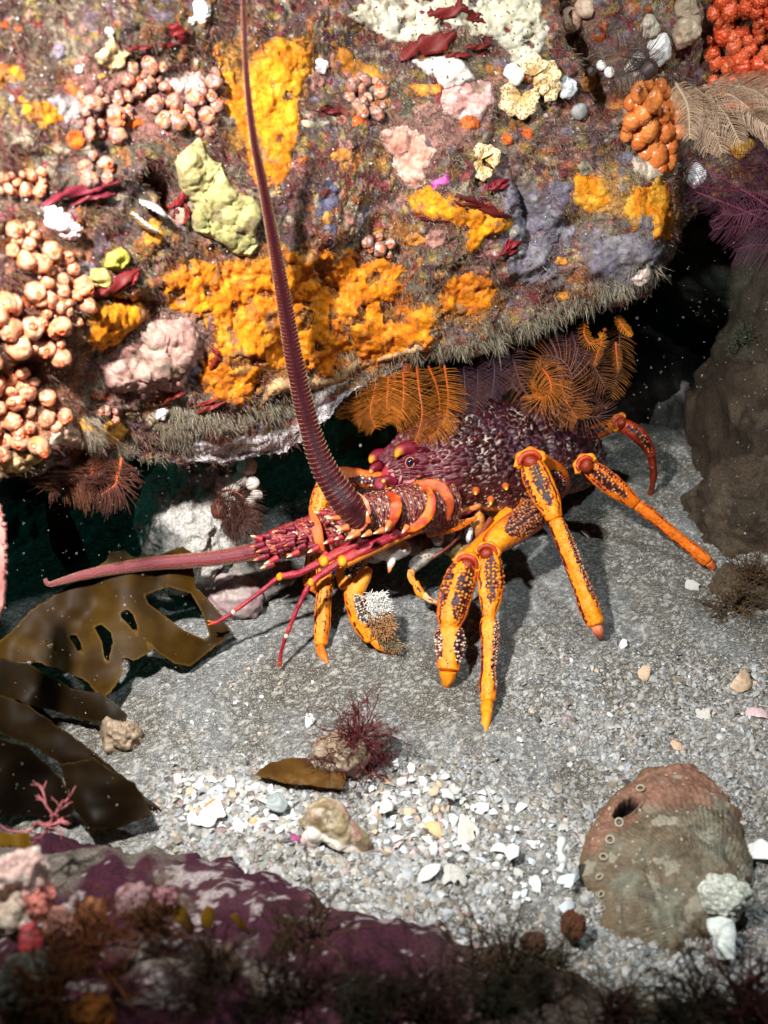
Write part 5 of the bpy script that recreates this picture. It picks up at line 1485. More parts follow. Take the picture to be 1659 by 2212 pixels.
brush(l, [(808, 1372), (840, 1362), (862, 1395), (858, 1402), (820, 1392)], .752, .006, (.22, .16, .09), (.32, .24, .14), 500, 3, (.3, 0, -.3))

# far side legs seen behind the feelers
l = leg()
seg('upper_segment', l, [(890, 1050, .80), (830, 1040, .79), (770, 1035, .785), (712, 1028, .78)], [34, 40, 46, 52, 40], bands=[(.1, .62, .10, .78, .55)], beadc=(RDO, CREAM), base=(RDO, ORG), seed=24, flat=.7)
seg('shin', l, [(706, 1030, .782), (696, 1065, .782), (688, 1105, .780), (690, 1160, .776)], [30, 42, 46, 44, 40], seed=25, spots=.55, base=(ORG, YEL))
d0 = tipd(706, 1432)
seg('foot_segment', l, [(700, 1160, .776), (703, 1230, .768), (698, 1320, .758), (693, 1398, .750)], [40, 46, 44, 38, 40, 30], bands=[(.35, .07, .1, .92, 0), (-.5, .05, .08, .7, 0), (1.05, .30, .05, .6, .9)], beadc=(CREAM, CREAM), seed=26, bead=.0019)
seg('claw_tip', l, [(690, 1394, .750), (698, 1415, .749), (708, 1434, d0)], [24, 22, 16, 5], base=(np.array([.78, .18, .01]), ORG), seed=27, n=40, m=30)
l = leg()
seg('shin', l, [(690, 1120, .81), (680, 1180, .81), (670, 1250, .805), (666, 1262, .803)], [34, 36, 34, 30], bands=[(-.2, .06, .1, .95, 0), (.5, .05, .1, .95, 0)], base=(ORG, YEL), seed=28)
seg('claw_tip', l, [(664, 1255, .803), (676, 1272, .80), (690, 1284, .798)], [26, 16, 5], base=(RDO, ORG), seed=29, n=40, m=30)

# mouthparts
mb = MB()
for (u, v, d, ru, rv, col, sd0) in [(842, 1186, .763, 46, 22, (.86, .82, .76), 1), (805, 1195, .80, 30, 20, (.50, .38, .36), 2), (790, 1180, .80, 32, 18, (.72, .36, .10), 3), (870, 1160, .795, 40, 20, (.16, .05, .04), 4), (915, 1178, .80, 38, 26, (.26, .20, .14), 5), (960, 1160, .81, 42, 32, (.20, .14, .09), 6), (1010, 1145, .82, 34, 36, (.10, .06, .04), 7), (945, 1160, .79, 14, 16, (.72, .72, .74), 8), (1012, 1150, .795, 9, 24, (.70, .70, .72), 9), (1032, 1135, .80, 14, 36, (.55, .22, .04), 10), (985, 1185, .805, 34, 18, (.4, .28, .1), 12)]:
    V, F = lump(P(u, v, d), (ru / FPX * d, .010, rv / FPX * d), 24, 34, .14, None, sd0)
    f1, _, _ = worley(V, 330, 9)
    mb.add(V, F, np.array(col) * (1 - .45 * (f1 < .3)[:, None]) * (1 + .3 * fbm(V, 200, 2, 5))[:, None])
mb.obj('mouthparts', M_CHITIN, lob)
V, F, C = seg_mesh([(838, 1190, .758), (845, 1212, .757), (840, 1238, .757)], [38, 28, 16, 5], base=(np.array([.80, .74, .66]), np.array([.86, .82, .76])), n=40, m=30, seed=31, tipc=ORG)
child('mandible', V, F, M_CHITIN, lob, C)
mp = seg('maxilliped', lob, [(955, 1185, .79), (925, 1200, .783), (900, 1218, .779), (889, 1232, .778)], [22, 30, 32, 22], base=(np.array([.22, .15, .07]), np.array([.40, .36, .31])), n=60, m=40, seed=33, spots=.4)
for pts, w, c in [([(890, 1230, .778), (888, 1245, .777), (896, 1262, .776)], [20, 18, 14], (np.array([.7, .5, .42]), YEL)), ([(896, 1256, .776), (905, 1276, .774), (916, 1290, .773)], [18, 20, 14], (ORG, YEL)), ([(914, 1284, .773), (930, 1296, .772), (948, 1302, .772)], [16, 14, 6], (ORG, np.array([.8, .5, .25])))]:
    seg('joint', mp, pts, w, bands=[(.1, .3, .2, .7, 0)], base=c, n=40, m=30, seed=int(pts[0][0]))
for k, pts in enumerate([[(1000, 1130, .80), (980, 1170, .785), (935, 1205, .78)], [(1060, 1120, .80), (1030, 1165, .785), (985, 1200, .78)], [(930, 1150, .79), (918, 1180, .785), (905, 1200, .782)]]):
    path = catmull(P(*[np.array([q[i] for q in pts]) for i in range(3)]), 20)
    child('palp', *tube(path, np.linspace(.0022, .0009, 20), 10), M_CHITIN, lob, (.26, .05, .035))
# orange rails along the lower edge of the carapace
for pts, w, c in [([(880, 1150, .775), (930, 1135, .775), (985, 1112, .782), (1040, 1090, .79)], [16, 22, 20, 10], (ORG, np.array([.7, .25, .08]))),
                  ([(920, 1155, .772), (975, 1140, .775), (1030, 1118, .782)], [14, 24, 22, 8], (np.array([.7, .3, .1]), ORG)),
                  ([(905, 1140, .77), (965, 1122, .772), (1020, 1105, .78)], [5, 12, 5], (MAR, MAR2))]:
    seg('rail', lob, pts, w, base=c, n=80, m=26, seed=int(pts[0][1]), spots=.25)

# antennae
def ringed(pts, widths, n, rings, col, groove_c, parent, seed=0, fringe=.0016, fcol=(.42, .25, .15), grooved=True, m=44):
    path = catmull(P(*[np.array([q[i] for q in pts]) for i in range(3)]), n)
    _, _, dd = proj(path)
    r = catmull(np.array(widths, float), n)[:, 0] / 2 / FPX * dd
    t = np.linspace(0, 1, n)
    T, N, B = frames(path)
    th = np.linspace(-math.pi, math.pi, m, endpoint=False)
    seglen = np.concatenate([[0], np.cumsum(1 / np.maximum(.5 * (r[1:] + r[:-1]), 1e-4) ** .6 * np.linalg.norm(np.diff(path, axis=0), axis=1))])
    phase = seglen / seglen[-1] * rings
    rp = np.abs((phase % 1) - .5) * 2
    tg = np.repeat(phase[:, None], m, 1); tt = np.repeat(th[None], n, 0)
    gro = np.exp(-((tt - .05) / .38) ** 2) if grooved else 0 * tt
    ringh = sstep(1 - np.abs(((tg + .12 * np.cos(tt * 2)) % 1) - .5) * 2, .3, 1)
    R = r[:, None] * (1 + .05 * vnoise(np.stack([t * 26, 0 * t + seed, 0 * t], -1), 1.0, seed))[:, None] * (1 + .025 * ringh * (1 - gro) - .10 * gro)
    X = path[:, None] + R[..., None] * (np.cos(tt)[..., None] * N[:, None] + np.sin(tt)[..., None] * B[:, None])
    C = lerp(np.array(col) * .85, np.array(col) * 1.2, ringh[..., None])
    C = lerp(C, np.array(groove_c), gro[..., None] * .9)
    C = lerp(C, np.array(fcol) * .55, (sstep(np.abs(tt - .05), .8, 1.5) * ringh * .6)[..., None])
    F = grid_faces(n, m, True)
    fl = child('flagellum', X.reshape(-1, 3), F, M_CHITIN, parent, C.reshape(-1, 3))
    # bristles at every ring, on both flanks
    rs = np.random.default_rng(seed); paths, rad = [], []
    for k in range(int(rings)):
        i = int(np.searchsorted(phase, k + .5)); i = min(i, n - 1)
        for a in np.concatenate([np.linspace(.62, 2.2, 10), -np.linspace(.5, 2.2, 10)]):
            a = a + rs.normal() * .05
            nn = math.cos(a) * N[i] + math.sin(a) * B[i]
            tn = -math.sin(a) * N[i] + math.cos(a) * B[i]
            L_ = fringe * rs.uniform(.7, 1.2) * (r[i] / r[0]) ** .5
            q0 = path[i] + nn * r[i] * 1.0
            s = np.array([0, .5, 1.0])[:, None]
            paths.append(q0 + (nn * .75 + T[i] * .65 + tn * .2 * np.sign(a)) * L_ * s); rad.append(np.array([.00022, .0002, .0001]) * (r[i] / r[0]) ** .4)
    V, F = thin_tubes(np.array(paths), np.array(rad))
    child('bristles', V, F, M_FUZZ, fl, np.repeat(np.array(fcol) * rs.uniform(.6, 1.2, (len(paths), 1)), 9, 0))
    return fl

def peduncle(parent, c0, c1, r0, r1, base, seed=0, n=70, m=90, bead=.0032):
    """stout antenna base segment between two pixel-depth points"""
    pts = [c0, tuple(np.array(c0) * .5 + np.array(c1) * .5), c1]
    path = catmull(P(*[np.array([q[i] for q in pts]) for i in range(3)]), n)
    t = np.linspace(0, 1, n); _, _, dd = proj(path)
    r = np.interp(t, [0, .5, 1], [r0, (r0 + r1) / 2 * 1.08, r1]) / FPX * dd * np.minimum(1, np.sqrt(np.clip((1 - t) / .08, .03, 1))) * np.minimum(1, np.sqrt(np.clip(t / .08, .03, 1)))
    T, N, B = frames(path); th = np.linspace(-math.pi, math.pi, m, endpoint=False)
    tt = np.repeat(th[None], n, 0)
    X = path[:, None] + r[:, None, None] * (np.cos(tt)[..., None] * N[:, None] + np.sin(tt)[..., None] * B[:, None])
    L_ = np.linalg.norm(path[-1] - path[0])
    f1, f2, cid = worley2(np.repeat((t * L_ / bead)[:, None], m, 1), tt * r.mean() / bead, 700 + seed, .8)
    nn = np.cos(tt)[..., None] * N[:, None] + np.sin(tt)[..., None] * B[:, None]
    X = X + nn * (.0011 * sstep(.5 - f1, 0, .4))[..., None]
    C = lerp(np.array([.36, .13, .09]), np.array(base), sstep(f2 - f1, .03, .22)[..., None])
    C = lerp(C, CREAM * .9, ((sstep(.25 - f1, 0, .1)) * (cid > .66))[..., None])
    C = lerp(C, np.array([.6, .25, .06]), (sstep(.2 - f1, 0, .1) * (cid < .2))[..., None])
    return child('base_segment', X.reshape(-1, 3), grid_faces(n, m, True), M_CHITIN, parent, C.reshape(-1, 3))
def crescent(parent, pts, w, col0=np.array([.50, .10, .012]), col1=np.array([.36, .05, .012])):
    path = catmull(P(*[np.array([q[i] for q in pts]) for i in range(3)]), 50)
    path = path - norm(CAM - path) * .004
    r = w / 2 / FPX * .78 * np.sin(np.linspace(.12, 3.02, 50)) ** .9
    V, F = tube(path, r, 16, flat=.32)
    child('collar', V, F, M_CHITIN, parent, lerp(np.array(col0), np.array(col1), sstep(fbm(V, 160, 2, 3), -.3, .4)[:, None]))

a1 = empty('antenna'); a1.parent = lob
peduncle(a1, (965, 1088, .785), (895, 1096, .765), 58, 54, MAR * .9, 1)
peduncle(a1, (905, 1098, .762), (838, 1106, .748), 52, 47, MAR * .8, 2)
peduncle(a1, (845, 1108, .747), (775, 1112, .738), 46, 42, MAR * .75, 3)
crescent(a1, [(872, 1056, .765), (910, 1046, .752), (950, 1052, .75), (972, 1085, .75), (968, 1125, .755)], 24)
crescent(a1, [(918, 1050, .745), (932, 1075, .735), (925, 1112, .733), (895, 1140, .735), (868, 1146, .74)], 22, RDO, ORG)
crescent(a1, [(905, 1058, .745), (925, 1056, .74), (934, 1072, .735)], 12)
crescent(a1, [(836, 1062, .735), (855, 1082, .722), (852, 1115, .72), (838, 1146, .724)], 24, RDO * .9, ORG)
crescent(a1, [(772, 1064, .722), (790, 1085, .712), (792, 1118, .71), (775, 1142, .712), (745, 1146, .715), (715, 1128, .72)], 16, np.array([.5, .12, .06]), np.array([.66, .28, .16]))
ringed([(782, 1122, .722), (752, 1090, .716), (722, 1050, .712), (697, 1005, .707), (675, 945, .70), (655, 870, .69), (636, 780, .675), (617, 670, .655), (596, 550, .63), (572, 420, .60), (548, 300, .572), (533, 170, .548), (527, 40, .528), (524, -80, .51), (516, -200, .495)],
       [64, 62, 58, 51, 45, 41, 37, 32, 26, 21, 16, 12.5, 10.5, 9, 8], 1500, 210, (.062, .006, .009), (.020, .002, .005), a1, seed=1)
# pale tipped spines at the foot of the antenna
def spine(parent, u, v, du, dv, d, r, c1=CREAM, c0=MAR2, name='spine', dd=-.004):
    a = P(u, v, d); b = P(u + du, v + dv, d + dd)
    V, F, C = cone(a, b, r / FPX * d, c0=c0, c1=c1, n=12)
    child(name, V, F, M_CHITIN, parent, C)
for (u, v, du, dv, r) in [(795, 1128, -2, -24, 8), (752, 1138, -26, 10, 8), (775, 1150, -22, 14, 9), (800, 1150, -20, 10, 8), (828, 1145, -22, 8, 8), (760, 1155, -12, 10, 7), (842, 1128, -10, 20, 9), (880, 1138, -12, 14, 8), (735, 1118, -30, 2, 7)]:
    spine(a1, u, v, du, dv, .715, r, c1=np.array([.84, .62, .38]), c0=np.array([.55, .14, .03]))

a2 = empty('antenna'); a2.parent = lob
peduncle(a2, (770, 1130, .785), (690, 1150, .770), 48, 44, MAR2, 5, bead=.0045)
peduncle(a2, (690, 1152, .768), (555, 1186, .748), 42, 25, np.array([.26, .012, .035]), 6, bead=.0045)
crescent(a2, [(668, 1095, .765), (682, 1130, .75), (690, 1170, .745), (700, 1205, .75)], 22, np.array([.66, .14, .04]), ORG)
V, F = lump(P(625, 1155, .752), (.017, .006, .005), 18, 26, .2, None, 7, basis((.1, -.6, 1)))
rs = np.random.default_rng(9)
for _ in range(30):
    k = rs.uniform(0, 1); u = lerp(690, 560, k) + rs.normal() * 5; half = lerp(36, 20, k)
    o_ = rs.uniform(-1, 1); v = lerp(1152, 1186, k) + o_ * half
    spine(a2, u, v, -rs.uniform(18, 28), 5 + o_ * 7, lerp(.768, .748, k) - .016 * math.sqrt(1 - o_ * o_ * .9), rs.uniform(6, 10), c1=rs.choice([0, 1]) * np.array([.6, .2, .05]) + np.array([.2, .02, .02]))
for (u, v, du, dv) in [(600, 1205, -30, 14), (645, 1192, -26, 12), (688, 1182, -24, 12), (590, 1222 - 6, -28, 12), (565, 1165, -24, -8), (570, 1178, -26, 4), (578, 1198, -24, 8), (705, 1110, -28, -4), (730, 1118, -30, -2), (720, 1165, -22, 10), (742, 1158, -20, 8), (706, 1196, -16, 12)]:
    spine(a2, u, v, du, dv, .738, 9, c1=np.array([.86, .66, .40]), c0=np.array([.32, .02, .03]))
ringed([(565, 1186, .748), (520, 1197, .742), (470, 1205, .737), (400, 1212, .730), (320, 1218, .722), (240, 1230, .715), (170, 1245, .708), (125, 1258, .704), (104, 1262, .703), (97, 1250, .703)],
       [35, 34, 32, 29, 26, 22, 17, 12, 9, 6], 900, 170, (.20, .018, .028), (.13, .010, .02), a2, seed=2, fringe=.0012, fcol=(.50, .26, .19), m=32)

# antennules: thin two-jointed feelers
for (pts_list, d) in [([[(905, 1112, .758), (800, 1160, .742), (700, 1212, .732)], [(692, 1216, .732), (645, 1238, .728), (604, 1246, .724)], [(600, 1248, .724), (550, 1288, .722), (504, 1322, .72)], [(501, 1325, .72), (480, 1338, .72), (462, 1346, .72)]], 0),
                      ([[(915, 1130, .755), (830, 1168, .738), (740, 1212, .728)], [(733, 1216, .728), (700, 1238, .725), (672, 1258, .722)], [(668, 1262, .722), (640, 1320, .723), (618, 1374, .724)], [(616, 1378, .724), (609, 1404, .726), (604, 1430, .729)]], 1)]:
    an = empty('antennule'); an.parent = lob
    for k, pts in enumerate(pts_list):
        w = [(26, 28, 24), (20, 17, 16), (13, 11, 10), (11, 9, 8)][k]
        seg('feeler_joint', an, pts, w, base=(np.array([.30, .008, .028]), np.array([.26, .008, .022])), bands=[(-1.2, .5, .02, .9, 0)] if False else (), n=50, m=26, seed=60 + k, tipc=np.array([.40, .03, .03]))
        u, v, dpt = pts[-1]
        if k < 3:
            V, F = lump(P(u, v, dpt - .0005), np.array([1.25, .8, .8]) * w[-1] * .56 / FPX * dpt, 14, 18, .15, None, k, basis((.5, 0, 1)))
            child('knob', V, F, M_CHITIN, an, YEL if k != 2 else (.82, .5, .4))
    u, v, dpt = pts_list[-1][-1]
    for q in (-1, 1):
        u2, v2 = (u - 14, v + (4 if q > 0 else -6)) if d == 0 else (u + q * 5, v + 14)
        V, F, C = cone(P(u, v, dpt), P(u2, v2, dpt + (.002 if d else 0)), 4 / FPX * dpt, c0=RDO, c1=YEL)
        child('fork', V, F, M_CHITIN, an, C)
    V, F = tube(catmull(P(*[np.array([q[i] + (6 if i == 1 else 0) for q in pts_list[0]]) for i in range(3)]) + norm(CAM - P(800, 1150, .74)) * -.002, 24), 12 / FPX * .74, 12)
    child('feeler_edge', V, F, M_CHITIN, an, (.74, .24, .02))

# ---------------------------------------------------------------- kelp
def sheet(name, label, poly, dfun, c1, c2, cat='kelp', holes=(), step=3.2, wob=3.2, seed=1, thick=.0009, m=None, rim=None, cs=40, group=None, parent=None, ripple=.007):
    U, Vv, sd, keep = masked_grid(poly, step, wob, seed, holes)
    Q = np.stack([U, Vv, 0 * U + seed], -1)
    d = dfun(U, Vv) + ripple * fbm(Q, 1 / 110., 2, seed + 2)
    X = P(U, Vv, d)[keep]
    F = quads_of(keep)
    C = lerp(np.array(c1), np.array(c2), sstep(fbm(X, cs, 4, seed), -.4, .5)[:, None])
    if rim is not None: C = lerp(C, np.array(rim), (1 - sstep(sd[keep], 0, 5))[:, None] * .7)
    o = obj(name, X, F, m or M_KELP, parent, C)
    sm = o.modifiers.new('thickness', 'SOLIDIFY'); sm.thickness = thick; sm.offset = 0
    return tag(o, label, cat, group)
KB, KD = (.070, .034, .003), (.04, .018, .002)  # kelp browns lowered in place of weaker light at the left
sheet('kelp_frond', 'broad olive brown kelp frond with oval slots below the left antenna',
      [(-60, 1420), (0, 1385), (62, 1323), (113, 1289), (165, 1255), (206, 1224), (230, 1210), (237, 1191), (271, 1189), (285, 1200), (343, 1201), (361, 1193), (395, 1181), (422, 1193), (416, 1237), (421, 1270),
       (447, 1289), (474, 1320), (495, 1358), (484, 1385), (412, 1437), (388, 1438), (343, 1414), (318, 1390), (325, 1408), (289, 1426), (268, 1420), (262, 1450), (240, 1495), (222, 1512), (180, 1470), (120, 1440), (60, 1430), (0, 1445), (-60, 1470)],
      lambda u, v: .715 + .00010 * (u - 200) - .00012 * (v - 1300) + .010 * np.sin(u / 60.), KB, KD, seed=3, rim=(.15, .08, .015),
      holes=[[(313, 1286), (364, 1267), (412, 1282), (436, 1323), (453, 1372), (443, 1382), (395, 1361), (364, 1337), (319, 1303)],
             [(260, 1325), (274, 1315), (288, 1328), (296, 1352), (296, 1372), (278, 1350), (262, 1334)],
             [(203, 1354), (220, 1349), (240, 1368), (244, 1388), (233, 1430), (227, 1426), (220, 1385)],
             [(146, 1375), (165, 1370), (175, 1392), (179, 1412), (168, 1406), (155, 1385)],
             [(94, 1387), (110, 1385), (118, 1399), (120, 1412), (106, 1399)]])
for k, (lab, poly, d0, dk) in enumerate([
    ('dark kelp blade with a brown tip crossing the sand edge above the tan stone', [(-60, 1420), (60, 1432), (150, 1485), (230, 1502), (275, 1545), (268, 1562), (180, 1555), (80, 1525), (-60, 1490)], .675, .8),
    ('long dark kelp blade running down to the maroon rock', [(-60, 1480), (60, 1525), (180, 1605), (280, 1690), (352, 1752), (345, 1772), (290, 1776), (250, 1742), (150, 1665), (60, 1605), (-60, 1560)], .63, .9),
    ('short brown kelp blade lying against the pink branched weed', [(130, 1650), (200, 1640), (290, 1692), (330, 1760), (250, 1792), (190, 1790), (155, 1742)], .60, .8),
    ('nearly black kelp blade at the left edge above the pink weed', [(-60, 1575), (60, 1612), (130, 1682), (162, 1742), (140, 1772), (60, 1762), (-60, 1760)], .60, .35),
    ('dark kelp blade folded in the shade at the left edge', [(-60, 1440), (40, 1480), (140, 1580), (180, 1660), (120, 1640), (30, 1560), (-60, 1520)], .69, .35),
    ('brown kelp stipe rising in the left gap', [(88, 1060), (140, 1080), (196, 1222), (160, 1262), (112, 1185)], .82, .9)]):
    sheet('kelp', lab, poly, lambda u, v, d0=d0: d0 + .006 * np.sin(u / 40. + v / 70.), np.array(KB) * dk * .27, np.array(KD) * dk * .25, seed=20 + k, rim=np.array(KB) * dk * .7)  # low light at the left edge put into the blade colours
sheet('kelp_scrap', 'torn brown kelp scrap with a toothed edge lying on the shell sand', [(548, 1674), (585, 1646), (640, 1637), (672, 1640), (682, 1664), (745, 1672), (742, 1706), (680, 1697), (600, 1688)],
      lambda u, v: ((on_sand(u, v, .006) - CAM) @ FWD) - .004 * np.sin((v - 1635) / 25.), (.13, .060, .010), (.09, .04, .008), seed=31, step=2.6, ripple=0.001)
sheet('pink_seaweed', 'pale pink blade hanging down the left picture edge', [(-40, 1060), (2, 1090), (10, 1150), (11, 1230), (9, 1300), (-2, 1345), (-40, 1345)], lambda u, v: .56 + 0 * u, (.55, .25, .22), (.48, .2, .18), cat='seaweed', seed=33, m=M_ALGA, thick=.004)
for lab, poly, d0 in [('small brown kelp blade sprouting from the foreground rock', [(352, 1960), (372, 1944), (400, 1960), (416, 2000), (412, 2018), (392, 2000), (370, 1985)], .47),
                      ('small upright brown kelp blade beside the sprouting one', [(436, 1975), (446, 1958), (458, 1962), (462, 1985), (450, 2010), (436, 2005)], .47),
                      ('small drooping kelp blade right of the two sprouting blades', [(492, 1980), (510, 1970), (530, 1990), (540, 2020), (522, 2010)], .475),
                      ('olive kelp blade at the left edge on the pale rock top', [(-30, 1800), (30, 1800), (62, 1800), (72, 1832), (68, 1858), (45, 1830), (-30, 1825)], .50)]:
    sheet('kelp', lab, poly, lambda u, v, d0=d0: d0 + .004 * np.sin(u / 22.), (.19, .10, .008), (.12, .055, .006), seed=int(d0 * 1000) + len(lab), step=2.6)

# ---------------------------------------------------------------- branching weeds
def bush(name, label, root, n, ln, col, seed, lean=(0, 0, 1), r0=.0007, depth=3, spread=.8, cat='seaweed', m=None, droop=0.0, group=None):
    rs = np.random.default_rng(seed); paths, rads = [], []
    def grow(p, d, L_, r, k):
        s = np.linspace(0, 1, 6)[:, None]
        d2 = norm(d + rs.normal(size=3) * .35 - np.array([0, 0, droop]))
        q = p + d * L_ * s + (d2 - d) * L_ * .5 * s ** 2 + rs.normal(size=(6, 3)) * L_ * .02
        q[0] = p
        paths.append(q); rads.append(np.linspace(r, r * .6, 6))
        if k <= 0: return
        for _ in range(rs.integers(2, 4)):
            i = rs.integers(2, 6)
            grow(q[i], norm(d2 + rs.normal(size=3) * spread), L_ * rs.uniform(.5, .8), r * .65, k - 1)
    for _ in range(n):
        d = norm(np.array(lean) + rs.normal(size=3) * spread)
        grow(np.array(root) + rs.normal(size=3) * ln * .05, d, ln * rs.uniform(.6, 1.2), r0, depth)
    V, F = thin_tubes(np.array(paths), np.array(rads))
    C = np.repeat(np.array(col) * rs.uniform(.6, 1.35, (len(paths), 1)), 18, 0)
    return tag(obj(name, V, F, m or M_ALGA, None, C, origin=np.array(root)), label, cat, group)
st = on_sand(735, 1625, .010)
boulder('stone', st, (.019, .015, .014), [(.27, .20, .13), (.20, .14, .10), (.33, .26, .2)], 'tan stone under the bushy wine red weed', seed=51, amp=.2, n=60, m=M_SHELL)
boulder('stone', on_sand(795, 1610, .008), (.013, .011, .014), [(.20, .15, .13), (.1, .06, .07), (.3, .25, .23)], 'dark crusty stone tucked under the bushy weed on its right', seed=52, amp=.3, n=50)
bush('red_seaweed', 'bushy wine red branched weed growing on the tan stone', on_sand(772, 1580, .016) + np.array([0, -.012, .004]), 46, .022, (.12, .016, .020), 3, lean=(-.05, -.15, .45), r0=.00065, depth=3, spread=.75)
bush('red_seaweed', 'stringy wine red strands trailing right of the tan stone', on_sand(800, 1640, .008), 8, .018, (.15, .02, .028), 5, lean=(.1, -.5, .0), r0=.0006, depth=2, spread=.7)
bush('pink_weed', 'pink branched coralline weed standing before the dark kelp', P(118, 1790, .535), 3, .020, (.50, .16, .17), 7, lean=(.1, 0, 1.5), r0=.0016, depth=3, spread=.45)
for k, (u, v, d, n, ln, col, lab) in enumerate([  # bottom weeds coloured darker in place of the light falloff there
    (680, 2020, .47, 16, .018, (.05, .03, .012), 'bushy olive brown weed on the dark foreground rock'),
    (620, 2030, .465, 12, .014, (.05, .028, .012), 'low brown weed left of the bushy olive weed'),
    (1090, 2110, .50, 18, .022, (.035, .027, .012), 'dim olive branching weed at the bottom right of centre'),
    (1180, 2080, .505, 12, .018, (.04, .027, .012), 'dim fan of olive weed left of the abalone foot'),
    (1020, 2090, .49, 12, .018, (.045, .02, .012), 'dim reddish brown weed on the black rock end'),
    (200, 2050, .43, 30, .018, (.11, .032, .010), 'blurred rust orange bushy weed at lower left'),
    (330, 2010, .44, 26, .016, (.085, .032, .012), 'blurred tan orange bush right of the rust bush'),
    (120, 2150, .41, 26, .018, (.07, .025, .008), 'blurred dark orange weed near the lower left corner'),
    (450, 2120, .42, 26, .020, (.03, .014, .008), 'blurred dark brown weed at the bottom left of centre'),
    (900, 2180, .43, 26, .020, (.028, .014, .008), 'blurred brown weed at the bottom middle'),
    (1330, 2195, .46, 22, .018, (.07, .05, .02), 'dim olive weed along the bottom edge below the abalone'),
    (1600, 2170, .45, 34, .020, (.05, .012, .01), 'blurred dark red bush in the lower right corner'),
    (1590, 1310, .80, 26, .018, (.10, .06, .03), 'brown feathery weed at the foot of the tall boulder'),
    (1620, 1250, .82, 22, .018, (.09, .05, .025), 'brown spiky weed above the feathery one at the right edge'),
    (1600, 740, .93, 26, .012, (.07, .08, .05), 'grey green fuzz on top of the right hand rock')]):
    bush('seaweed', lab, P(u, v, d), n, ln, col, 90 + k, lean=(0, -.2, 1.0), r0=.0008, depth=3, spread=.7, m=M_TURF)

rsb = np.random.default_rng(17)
for k in range(11):  # weed row added near black to darken the unlit bottom edge
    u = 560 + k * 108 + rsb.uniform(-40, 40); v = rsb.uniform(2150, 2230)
    bush('darkening_weed', 'nearly black bushy weed in the row added to darken the bottom edge', P(u, v, .425 + .02 * (u > 1100)), 22, rsb.uniform(.010, .017), [(.022, .014, .008), (.03, .010, .008), (.02, .018, .009)][k % 3], 300 + k, lean=(0, -.1, .9), r0=.0009, depth=3, spread=.75, m=M_TURF, group='added weeds darkening the bottom edge')
# foreground growth, lower left
for k, (u, v, d, r, col, lab, amp) in enumerate([  # pink lumps paler, others darker, in place of strong and weak light
    (35, 1895, .455, 62, (.82, .56, .50), 'overexposed pink and white lump at the lower left edge', .5),
    (70, 1950, .452, 40, (.62, .22, .18), 'coral pink lump below the overexposed one', .5),
    (20, 1985, .445, 46, (.66, .52, .42), 'pale cream lump at the lower left edge under the pink lumps', .4),
    (285, 1945, .462, 34, (.36, .22, .23), 'pale pinkish round growth on the near edge of the maroon rock', .35),
    (345, 1950, .465, 30, (.42, .20, .24), 'rose coloured frilly growth beside the pale round one', .55),
    (200, 1975, .452, 36, (.26, .11, .05), 'tan orange lump between the pink lumps and the rust bush', .45),
    (130, 2000, .448, 30, (.50, .25, .2), 'brick pink lump left of the tan orange one', .45),
    (60, 2120, .42, 60, (.08, .08, .065), 'blurred grey lump at the lower left edge', .3),
    (480, 2090, .44, 40, (.12, .08, .05), 'blurred tan lump above the brown bottom weed', .35),
    (200, 2185, .40, 44, (.20, .065, .012), 'blurred orange lump on the bottom edge', .35),
    (1150, 2040, .53, 26, (.07, .03, .02), 'dim red brown lump left of the abalone', .3),
    (1238, 2000, .54, 28, (.10, .035, .018), 'rusty brown lump touching the left side of the abalone', .3)]):
    V, F = lump(P(u, v, d), r / FPX * d, 60, 80, amp, None, 200 + k, None, 5)
    V = V + norm(V - P(u, v, d)) * (.0014 * fbm(V, 260, 3, k))[:, None]
    tag(obj('encrusting_growth', V, F, M_ROCK, None, mottled(V, [col, np.array(col) * .5, np.minimum(np.array(col) * 1.3, .8)], (70, 160), k)), lab, 'sponge')
V, F = tube(P(np.array([60, 66, 72]), np.array([1995, 2040, 2085]), np.array([.43, .428, .426])), [.003, .0055, .002], 14, flat=.4)
tag(obj('red_seaweed', V, F, M_ALGA, None, (.42, .05, .06)), 'red tongue shaped blade standing at lower left', 'seaweed')

# magenta coralline patches on the near rock and sand edge
for k, (poly, lab) in enumerate([([(668, 1840), (705, 1828), (760, 1850), (795, 1870), (770, 1888), (700, 1880)], 'bright magenta crust on the rock below the encrusted whelk'),
                                 ([(770, 1915), (800, 1908), (808, 1930), (780, 1940)], 'small magenta crust further down right'),
                                 ([(615, 1800), (650, 1805), (665, 1822), (630, 1822)], 'faint pink crust on the sand edge')]):
    crust(poly, .003, (.45, .06, .24), (.33, .06, .18), lab, name='coralline_crust', cat='alga', seed=140 + k, surf=LEDGE if k != 2 else SANDS, wob=6, edge=8, mark=False, m=M_ROCK)

# ---------------------------------------------------------------- abalone
AC = on_sand(np.array([1437.0]), np.array([1885.0]))[0]
OUT = np.array([(1498, 1653), (1545, 1668), (1576, 1694), (1600, 1735), (1613, 1772), (1622, 1826), (1623, 1876), (1618, 1930), (1607, 1970), (1570, 2010), (1524, 2030), (1488, 2058), (1430, 2066), (1369, 2052), (1330, 2030), (1301, 1995), (1291, 1935), (1249, 1876), (1252, 1850), (1265, 1824), (1278, 1785), (1301, 1746), (1330, 1715), (1369, 1684), (1420, 1660), (1460, 1652)], float)
ow = on_sand(OUT[:, 0], OUT[:, 1], .004)
oc = ow.mean(0)
oa = np.arctan2(ow[:, 1] - oc[1], ow[:, 0] - oc[0]); orr = np.hypot(ow[:, 1] - oc[1], ow[:, 0] - oc[0])
o_ = np.argsort(oa); oa, orr = oa[o_], orr[o_]
na_, nr_ = 420, 210
A_ = np.linspace(-math.pi, math.pi, na_, endpoint=False)
